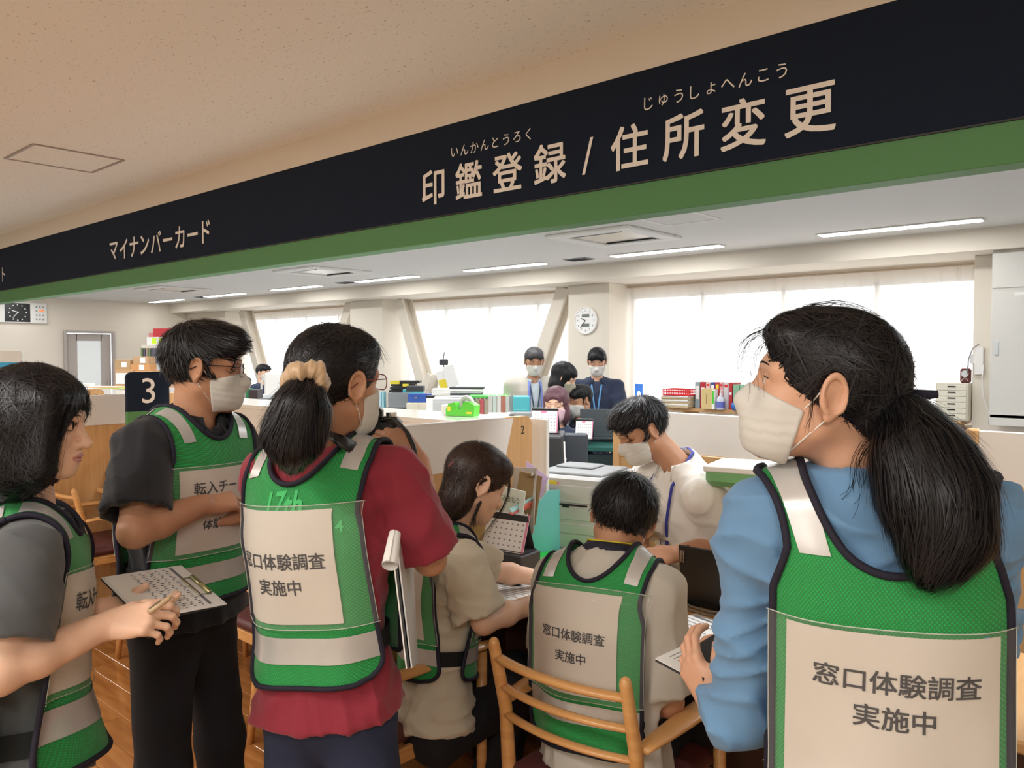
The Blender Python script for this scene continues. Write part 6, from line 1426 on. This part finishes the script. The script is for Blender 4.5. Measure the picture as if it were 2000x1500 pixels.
t = plain_box('cash_box', 'blue metal cash box with a small latch on cream drawers', 'box', at(824, 786, D1 - .3), (.35, .22, .12), M_blue, YAW, .008, lid=(.03, M_blue)); mb = MB(); mb.box((-.07, -.113, .07), (.04, .006, .02)); mb.build('latch', M_chrome, t)
t = T('drawer_unit', 'cream plastic drawers under the blue cash box', 'drawer unit', at(820, 808, D1 - .35), YAW); mb = MB(); mb.box((0, 0, .08), (.34, .24, .15), .008); mb.build('case', mat('cream_plastic', (226, 218, 196), .5), t)
for s in (-1, 1): mb = MB(); mb.box((s * .08, -.122, .08), (.14, .008, .12), .004); mb.build('drawer', mat('cream_plastic', (226, 218, 196), .5), t)
for k, (px, c) in enumerate(((735, (200, 100, 96)), (740, (226, 160, 90)), (745, (190, 216, 226)), (750, (160, 210, 220)))): binder(at(px, 806, D1 + .1), .03, .30, .22, mat('mid_%d' % k, c, .6), ['salmon', 'orange', 'pale blue', 'aqua'][k] + ' folder standing left of the silver laptop', 'folders beside the silver laptop', YAW)
plain_box('label_printer', 'white and black label printer beside the cream drawers', 'printer', at(844, 804, 8.0), (.10, .14, .16), M_whitem, YAW, .01, lid=(.02, M_black))
plain_box('money_counter', 'off white money counting machine heaped with papers', 'machine', at(868, 804, 7.6), (.20, .24, .16), mat('off_white', (222, 216, 204), .5), YAW, .03)
stack(at(868, 804, 7.6) + (0, 0, .162), 4, (.24, .2, .06), M_paper, 'papers heaped on the money counting machine', rz=YAW, seed=3)
P = at(856, 806, 7.8); cab(P, .9, .5, YAW, 'grey cabinet under the money counting machine')
t = T('hanging_notes', 'white and yellow note sheets hanging beside the slanted brace', 'notes', at(868, 760, 12.5), YAW); mb = MB(); mb.box((0, 0, .12), (.20, .004, .34), .001, ry=-.25); mb.box((.10, -.01, .20), (.18, .004, .34), .001, ry=-.3); mb.build('note_sheet', M_paper, t); mb = MB(); mb.box((-.02, -.006, .08), (.12, .004, .14), .001, ry=-.2); mb.build('yellow_note', M_yel, t); mb = MB(); mb.tube([(0, 0, .3), (-.02, 0, .45), (0, 0, .58)], .008, 5); mb.box((-.01, 0, .42), (.14, .03, .09), .02); mb.build('hook', M_dark, t)
# papers and folders to the right of it
P = at(915, 812, 7.15); P[2] = at(912, 775, 7.2)[2] - .002; cab(P, .6, .4, YAW, 'grey cabinet carrying flat stacks of paper behind the tape dispenser')
stack(at(912, 775, 7.2), 5, (.30, .24, .09), [M_paper, M_dark, M_lgrey], 'flat stack of dark and white papers behind the tape dispenser', rz=YAW, seed=7)
t = plain_box('folder_pile', 'green folder lying flat on the papers behind the tape dispenser', 'folder', at(955, 776, 6.9), (.34, .22, .018), mat('folder_green', (90, 200, 90), .5), YAW, .003)
P = at(978, 835, 6.0); P[2] = at(978, 812, 6.0)[2]; cab(P, .50, .3, YAW, 'grey cabinet under the binders and turquoise file holder')
z_ = P[2]
for k in range(9):
    px = 934 + k * 8.2; c = [(160, 150, 130), (190, 90, 96), (170, 160, 140), (206, 206, 200), (200, 214, 206), (226, 220, 214), (190, 120, 100), (210, 206, 200), (150, 160, 160)][k]; q = at(px, 812, 6.0); q[2] = z_
    binder(q, .030, .155 if k > 2 else .13, .2, mat('mb_%d' % k, c, .6), ['olive', 'dusty red', 'khaki', 'light grey', 'pale green', 'cream', 'rust', 'white grey', 'slate'][k] + ' folder in the row before the man in the work jacket', 'folders before the jacketed man', YAW)
q = at(1018, 812, 5.95); q[2] = z_; t = T('file_holder', 'turquoise file holder at the end of the folder row', 'file holder', q, YAW); mb = MB(); mb.box((0, 0, .075), (.12, .2, .15), .004); mb.build('case', M_turq2, t); mb = MB(); mb.tube([(-.05, -.105, .05), (-.05, -.13, .055), (.04, -.13, .055), (.04, -.105, .05)], .003, 5); mb.build('wire_handle', M_turq, t)
t = plain_box('flat_device', 'grey flat device below the turquoise file holder', 'device', at(1015, 820, 5.2), (.16, .1, .05), M_grey, YAW, .006)
P = at(1015, 821, 5.2); cab(P, .2, .2, YAW, 'small grey cabinet under the flat device')
t = T('desk_mirror', 'white curved document tray on the counter behind the number 2 partition', 'tray', at(975, 822, 4.6), YAW); mb = MB(); mb.box((0, 0, .02), (.16, .12, .05), .02); mb.build('shell', M_paper, t, True); mb = MB(); mb.box((.07, -.01, .022), (.05, .11, .04), .015); mb.build('dark_end', M_black, t)
P = at(962, 824, 4.6); cab(P, .42, .3, YAW, 'white low cabinet behind the service counter', M_whitem)
# green tape dispenser on the counter
P = on_z(902, 812, 1.252); t = T('tape_dispenser', 'lime green tape dispenser on the white counter top', 'tape dispenser', P, .25); pf = [(-.075, 0), (.085, 0), (.09, .055), (.055, .072), (.028, .072), (.008, .030), (-.012, .030), (-.022, .068), (-.06, .060), (-.075, .03)]
mb = MB(); mb.prism(pf, (0, -.03, 0), (1, 0, 0), (0, 0, 1), -.055); mb.build('body', M_green, t); mb = MB(); mb.tube([(.030 + .030 * cos(a), -.0, .062 + .030 * sin(a)) for a in np.linspace(0, 2 * pi, 25)[:-1]], .012, 8, closed=True); mb.build('tape_roll', mat('tape_grey', (190, 192, 190), .3), t, True); mb = MB(); mb.box((-.055, -.032, .035), (.016, .002, .022)); mb.box((.06, -.032, .018), (.03, .002, .010)); mb.build('warning_label', M_yel, t)
plain_box('white_block', 'small white block beside the lime tape dispenser', 'box', P + (-.115, .02, 0), (.06, .06, .05), M_whitem, .25, .006)
# number 3 desk: pen holder
P = on_z(226, 950, DZ); t = T('pen_holder', 'black pen holder with a white label on the counter 3 desk', 'pen holder', P); mb = MB(); mb.box((0, 0, .05), (.09, .09, .10), .004); mb.build('cup', M_black, t); mb = MB(); mb.box((.025, -.046, .05), (.035, .001, .07)); mb.build('holder_label', M_paper, t)
for k in range(3): mb = MB(); mb.tube([(-.02 + k * .02, 0, .08), (-.035 + k * .025, 0, .14)], .004, 6); mb.build('pen', [M_red, M_black, M_blue][k], t)
# far left clutter on counters
P = at(195, 770, 8.6); P[2] = at(195, 772, 8.6)[2]; cab(P - RT * .2, 1.3, .4, YAW * .6, 'long pale cabinet behind counter 3 with papers on top')
stack(at(207, 771, 8.5), 6, (.32, .2, .09), [M_paper, mat('lime_paper', (200, 230, 120), .7), mat('peach_paper', (240, 200, 160), .7)], 'stack of papers with lime and peach sheets behind counter 3', rz=YAW, seed=9)
t = plain_box('blue_card', 'white and blue printed box by the grey door', 'box', at(168, 771, 8.5), (.15, .10, .12), M_paper, YAW); mb = MB(); mb.box((0.01, -.051, .05), (.09, .001, .07)); mb.build('blue_print', mat('royal', (40, 76, 180), .5), t)
plain_box('book', 'dark red book beside the number 3 board', 'book', at(233, 771, 8.4), (.10, .16, .05), mat('brick_red', (130, 50, 40), .6), YAW)
t = T('filing_cabinet', 'cream cabinet with a printed notice behind the cardboard boxes', 'cabinet', down(at(322, 760, 14.2), 0), YAW * .5); mb = MB(); mb.box((0, 0, .87), (.55, .5, 1.74), .006); mb.build('body', mat('cream_cab', (222, 212, 196), .6), t); mb = MB(); mb.box((.05, -.252, 1.2), (.36, .004, .75)); mb.build('notice', M_paper, t); mb = MB(); mb.box((-.1, -.252, .4), (.5, .006, .7), .002); mb.build('door', mat('cream_cab', (222, 212, 196), .6), t)
bz = 1.74; Pc = np.array(t.location); q = Pc + Z * bz
plain_box('carton', 'white carton with neon green stickers on the cream cabinet', 'box', q + (0, 0, 0), (.50, .3, .14), M_paper, YAW * .5, lid=(.01, M_paper)); o = MB(); o.box((0, 0, 0), (.1, .002, .1)); o.box((.16, 0, 0), (.1, .002, .1)); t2 = o.build('sticker', mat('neon', (214, 250, 60), .6), bpy.data.objects[[x.name for x in bpy.data.objects if x.name.startswith('carton')][-1]]); t2.location = (-.08, -.152, .07)
plain_box('carton', 'red and white carton topmost on the cream cabinet', 'box', q + (.06, 0, .14), (.32, .26, .15), mat('carton_red', (206, 54, 62), .6), YAW * .5)
plain_box('carton', 'low red carton under the topmost one', 'box', q + (-.22, .02, .14), (.24, .26, .08), mat('carton_pink', (214, 130, 130), .6), YAW * .5)
P = at(262, 790, 12.5); P[2] = .74; cab(P, 1.3, .6, YAW, 'grey cabinet stacked with cardboard boxes near the far door')
zb = at(262, 728, 12.5)[2]
for k, (px, py, w, h, c, lb) in enumerate(((251, 722, .285, .48, (200, 160, 118), 'tall cardboard box with a white sheet beside the number 3 board'), (288, 722, .285, .46, (196, 154, 112), 'cardboard box with a wide white label behind the number 3 board'))):
    t = plain_box('cardboard_box', lb, 'box', down(at(px, py, 12.5), .74), (w, .3, h + .12), mat('cb_%d' % k, c, .85), YAW, g='cardboard boxes by the far wall'); mb = MB(); mb.box((0, -.152, h - .02), (w * .9, .002, .17)); mb.build('box_label', M_paper, t)
for k, (px, w, h, z0, c, lb) in enumerate(((246, .24, .15, 0, (186, 152, 112), 'small cardboard box with a square label on the boxes'), (280, .30, .10, 0, (206, 150, 96), 'flat orange brown box on the cardboard boxes'), (282, .24, .12, .10, (190, 152, 112), 'small cardboard box on top of the orange brown one'))):
    t = plain_box('cardboard_box', lb, 'box', down(at(px, 700, 12.5), .74 + .60 - .02 * k + (.02 if k == 2 else 0) + z0), (w, .25, h), mat('cs_%d' % k, c, .85), YAW, g='cardboard boxes by the far wall'); mb = MB(); mb.box((.03, -.127, h * .5), (.08, .002, .08)); mb.build('box_label', M_paper, t)
for k in range(5): binder(down(at(282 + k * 5, 690, 13.4), 1.42), .03, .26 - .02 * (k % 2), .2, mat('fb_%d' % (k % 3), [(120, 140, 96), (96, 90, 110), (170, 150, 130)][k % 3], .6), 'file in the little row beside the cream cabinet, %s from the door' % ordn[k], 'files beside the cream cabinet', YAW)
P = down(at(290, 700, 13.4), 1.42); cab(P, .5, .3, YAW, 'narrow grey shelf unit carrying the little row of files')
# distant lamp / equipment by the far seated woman
P = at(540, 765, 9.6); t = T('copy_stand', 'white desk machine in front of the distant seated woman', 'machine', P, YAW); mb = MB(); mb.box((0, 0, .08), (.24, .2, .30), .02); mb.tube([(-.18, 0, -.07), (-.18, 0, .12), (-.14, 0, .16), (-.1, 0, .1)], .012, 6); mb.build('body', M_whitem, t); mb = MB(); mb.box((-.12, -.02, -.05), (.3, .2, .04), .006); mb.build('plinth', M_lgrey, t)
P = at(535, 779, 9.6); cab(P, 1.0, .4, YAW, 'dark topped desk before the distant seated woman')
plain_box('green_box', 'small green box beside dark boxes on the distant desk', 'box', at(488, 778, 9.0), (.06, .1, .11), mat('box_green', (40, 130, 80), .5), YAW); plain_box('dark_case', 'dark brown case beside the small green box', 'case', at(500, 778, 9.0), (.10, .2, .10), mat('dark_brown', (56, 42, 44), .5), YAW)

# ================================================================ things held in hands
# clipboard with survey sheets held by the woman in grey
c4 = [at(196, 1132, 1.80), at(352, 1108, 1.98), at(440, 1184, 1.86)]; c4.append(c4[0] + c4[2] - c4[1]); c = sum(c4) / 4
t = T('clipboard', 'clipboard with white survey sheets held level by the woman in grey', 'clipboard', c)
def quad_slab(name, C, th, m, par, org):
    n = norm(np.cross(C[1] - C[0], C[3] - C[0])); n = n if n[2] > 0 else -n; V = [p - org for p in C] + [p - org + n * th for p in C]
    return mk(name, V, [(0, 1, 2, 3), (7, 6, 5, 4), (0, 4, 5, 1), (1, 5, 6, 2), (2, 6, 7, 3), (3, 7, 4, 0)], m, par), n
n_ = quad_slab('board', c4, .003, M_dark, t, c)[1]
def qp(C, u, v): return (C[0] * (1 - u) + C[1] * u) * (1 - v) + (C[3] * (1 - u) + C[2] * u) * v
for k in range(3): C2 = [qp(c4, a + .01 * k, b + .01 * k) + n_ * (.0035 + .0016 * k) for a, b in ((.0, .0), (.97, .0), (.98, 1.0), (.0, .97))]; quad_slab('sheet', C2, .0012, M_paper, t, c)
mb = MB()
for i in range(22):
    for j in range(5):
        u, v = .30 + j * .10 + .02 * (i % 2), .08 + i * .04; p = qp(c4, u, v) + n_ * .0090 - c; e1 = norm(c4[1] - c4[0]); e2 = norm(c4[3] - c4[0]); mb.raw([p, p + e1 * (.004 + .005 * ((i * j) % 3)), p + e1 * .006 + e2 * .003, p + e2 * .003], [(0, 1, 2, 3)])
p = [qp(c4, u, v) + n_ * .0088 - c for u, v in ((.80, .05), (.84, .05), (.84, .95), (.80, .95))]; mb.raw(p, [(0, 1, 2, 3)]); mb.build('printing', M_inkg, t)
p0, p1 = qp(c4, .93, .35), qp(c4, .93, .75); mb = MB(); mb.tube([p0 - c + n_ * .012, p1 - c + n_ * .012], .006, 8); e1 = norm(c4[1] - c4[0]); mb.tube([p0 - c + n_ * .01, p0 - c - e1 * .03 + n_ * .012, p1 - c - e1 * .03 + n_ * .012, p1 - c + n_ * .01], .0015, 5); mb.build('clip', mat('brass', (190, 186, 140), .3, metal=.8), t, True)
t = T('pen', 'beige ballpoint pen held by the woman in grey over her clipboard', 'pen', at(308, 1180, 1.56)); q = np.array(t.location); a_, b_ = at(290, 1196, 1.56) - q, at(336, 1165, 1.60) - q; mb = MB(); mb.tube([a_, a_ * .2 + b_ * .8, b_], [.0055, .0055, .002], 8); mb.build('barrel', mat('pen_beige', (206, 176, 140), .4), t, True); mb = MB(); mb.tube([a_ + Z * .007, (a_ + b_) / 2 + Z * .008], .0014, 5); mb.build('clip', M_chrome, t)
# camera held by woman in maroon
P = at(728, 852, 1.93); ax = norm(norm(P - at(690, 750, 1.62)) * (1, 1, 0)); t = T('camera', 'black digital camera raised by the woman in maroon', 'camera', P, math.atan2(ax[1], ax[0]) - pi / 2)
mb = MB(); mb.box((0, 0, 0), (.14, .05, .095), .012); mb.box((.05, .012, 0), (.035, .065, .09), .012); mb.build('body', M_black, t); mb = MB(); mb.box((0, 0, .055), (.05, .05, .035), .010); mb.build('viewfinder', M_black, t); mb = MB(); mb.cyl((0, .065, -.004), .036, .09, 24, 'y'); mb.build('lens', mat('lens_black', (18, 18, 20), .25), t, True)
mb = MB(); mb.box((-.015, -.027, -.005), (.075, .004, .055), .003); mb.build('rear_screen', mat('lcd_dark', (50, 56, 62), .1), t)
for (x, z) in ((.045, .025), (.045, .005), (.045, -.015), (-.06, .035)): mb = MB(); mb.cyl((x, -.027, z), .006, .004, 12, 'y'); mb.build('button', M_dark, t)
mb = MB(); mb.cyl((.045, 0, .052), .013, .012, 16); mb.build('mode_dial', M_chrome, t)
t = T('camera_strap', 'black camera strap round the hand and neck of the woman in maroon', 'strap', P); mb = MB(); mb.tube([p_ - P for p_ in (at(735, 822, 1.93), at(772, 818, 1.86), at(796, 845, 1.82), at(808, 872, 1.80), at(812, 900, 1.80))], .007, 6, flat=.35); mb.tube([p_ - P for p_ in (at(640, 845, 1.69), at(668, 862, 1.64), at(700, 880, 1.72), at(712, 872, 1.9))], .014, 6, flat=.3); mb.build('strap_band', M_black, t, True)
# clipboard and rolled sheet under the arm of the woman in maroon
P = at(785, 1180, 1.72); t = T('clipboard', 'clipboard with rolled papers tucked under the arm of the woman in maroon', 'clipboard', P)
c4b = [at(770, 1055, 1.66), at(800, 1050, 1.90), at(812, 1295, 1.90), at(800, 1305, 1.68)]
def slab2(name, C, off, th, m):
    n = norm(np.cross(C[1] - C[0], C[3] - C[0])); V = [p - P + n * off for p in C] + [p - P + n * (off + th) for p in C]; mk(name, V, [(3, 2, 1, 0), (4, 5, 6, 7), (0, 1, 5, 4), (1, 2, 6, 5), (2, 3, 7, 6), (3, 0, 4, 7)], m, t)
slab2('board', c4b, 0, .004, M_dark); slab2('sheet', c4b, .005, .003, M_paper); slab2('cover_sheet', c4b, -.006, .003, M_lgrey)
mb = MB(); ax0, ax1 = at(772, 1042, 1.66) - P, at(762, 1105, 1.60) - P; axd = norm(ax1 - ax0); u_ = norm(np.cross(axd, RT)); v_ = np.cross(axd, u_); V = []; n = 22
for k in range(n + 1):
    a = 2 * pi * 1.15 * k / n; r = .018 - .004 * k / n
    for e in (ax0, ax1): V.append(e + (u_ * cos(a) + v_ * sin(a)) * r * (1 if e is ax1 else .75))
mb.raw(V, [(k * 2, k * 2 + 2, k * 2 + 3, k * 2 + 1) for k in range(n)]); mb.build('rolled_sheet', M_paper, t, True)
# phone and notes held by the woman in blue
P = at(1372, 1295, 1.47); t = T('phone', 'black phone in the hand of the woman in blue', 'phone', P); C = [at(1343, 1278, 1.50), at(1408, 1238, 1.56), at(1440, 1290, 1.48)]; C.append(C[0] + C[2] - C[1]); quad_slab('case', C, .009, M_black, t, P)
P = at(1335, 1300, 1.52); t = T('note_board', 'survey sheets on a board held by the woman in blue', 'clipboard', P); C = [at(1280, 1292, 1.62), at(1345, 1262, 1.72), at(1425, 1300, 1.60)]; C.append(C[0] + C[2] - C[1]); quad_slab('board', C, .004, M_dark, t, P); n_ = quad_slab('sheet', [p + Z * .005 for p in C], .002, M_paper, t, P)[1]
mb = MB()
for k in range(7): a_, b_ = qp(C, .25, .15 + k * .1) - P + Z * .0078, qp(C, .8, .15 + k * .1) - P + Z * .0078; mb.tube([a_, b_], .0006, 3)
mb.build('printing', M_inkg, t)
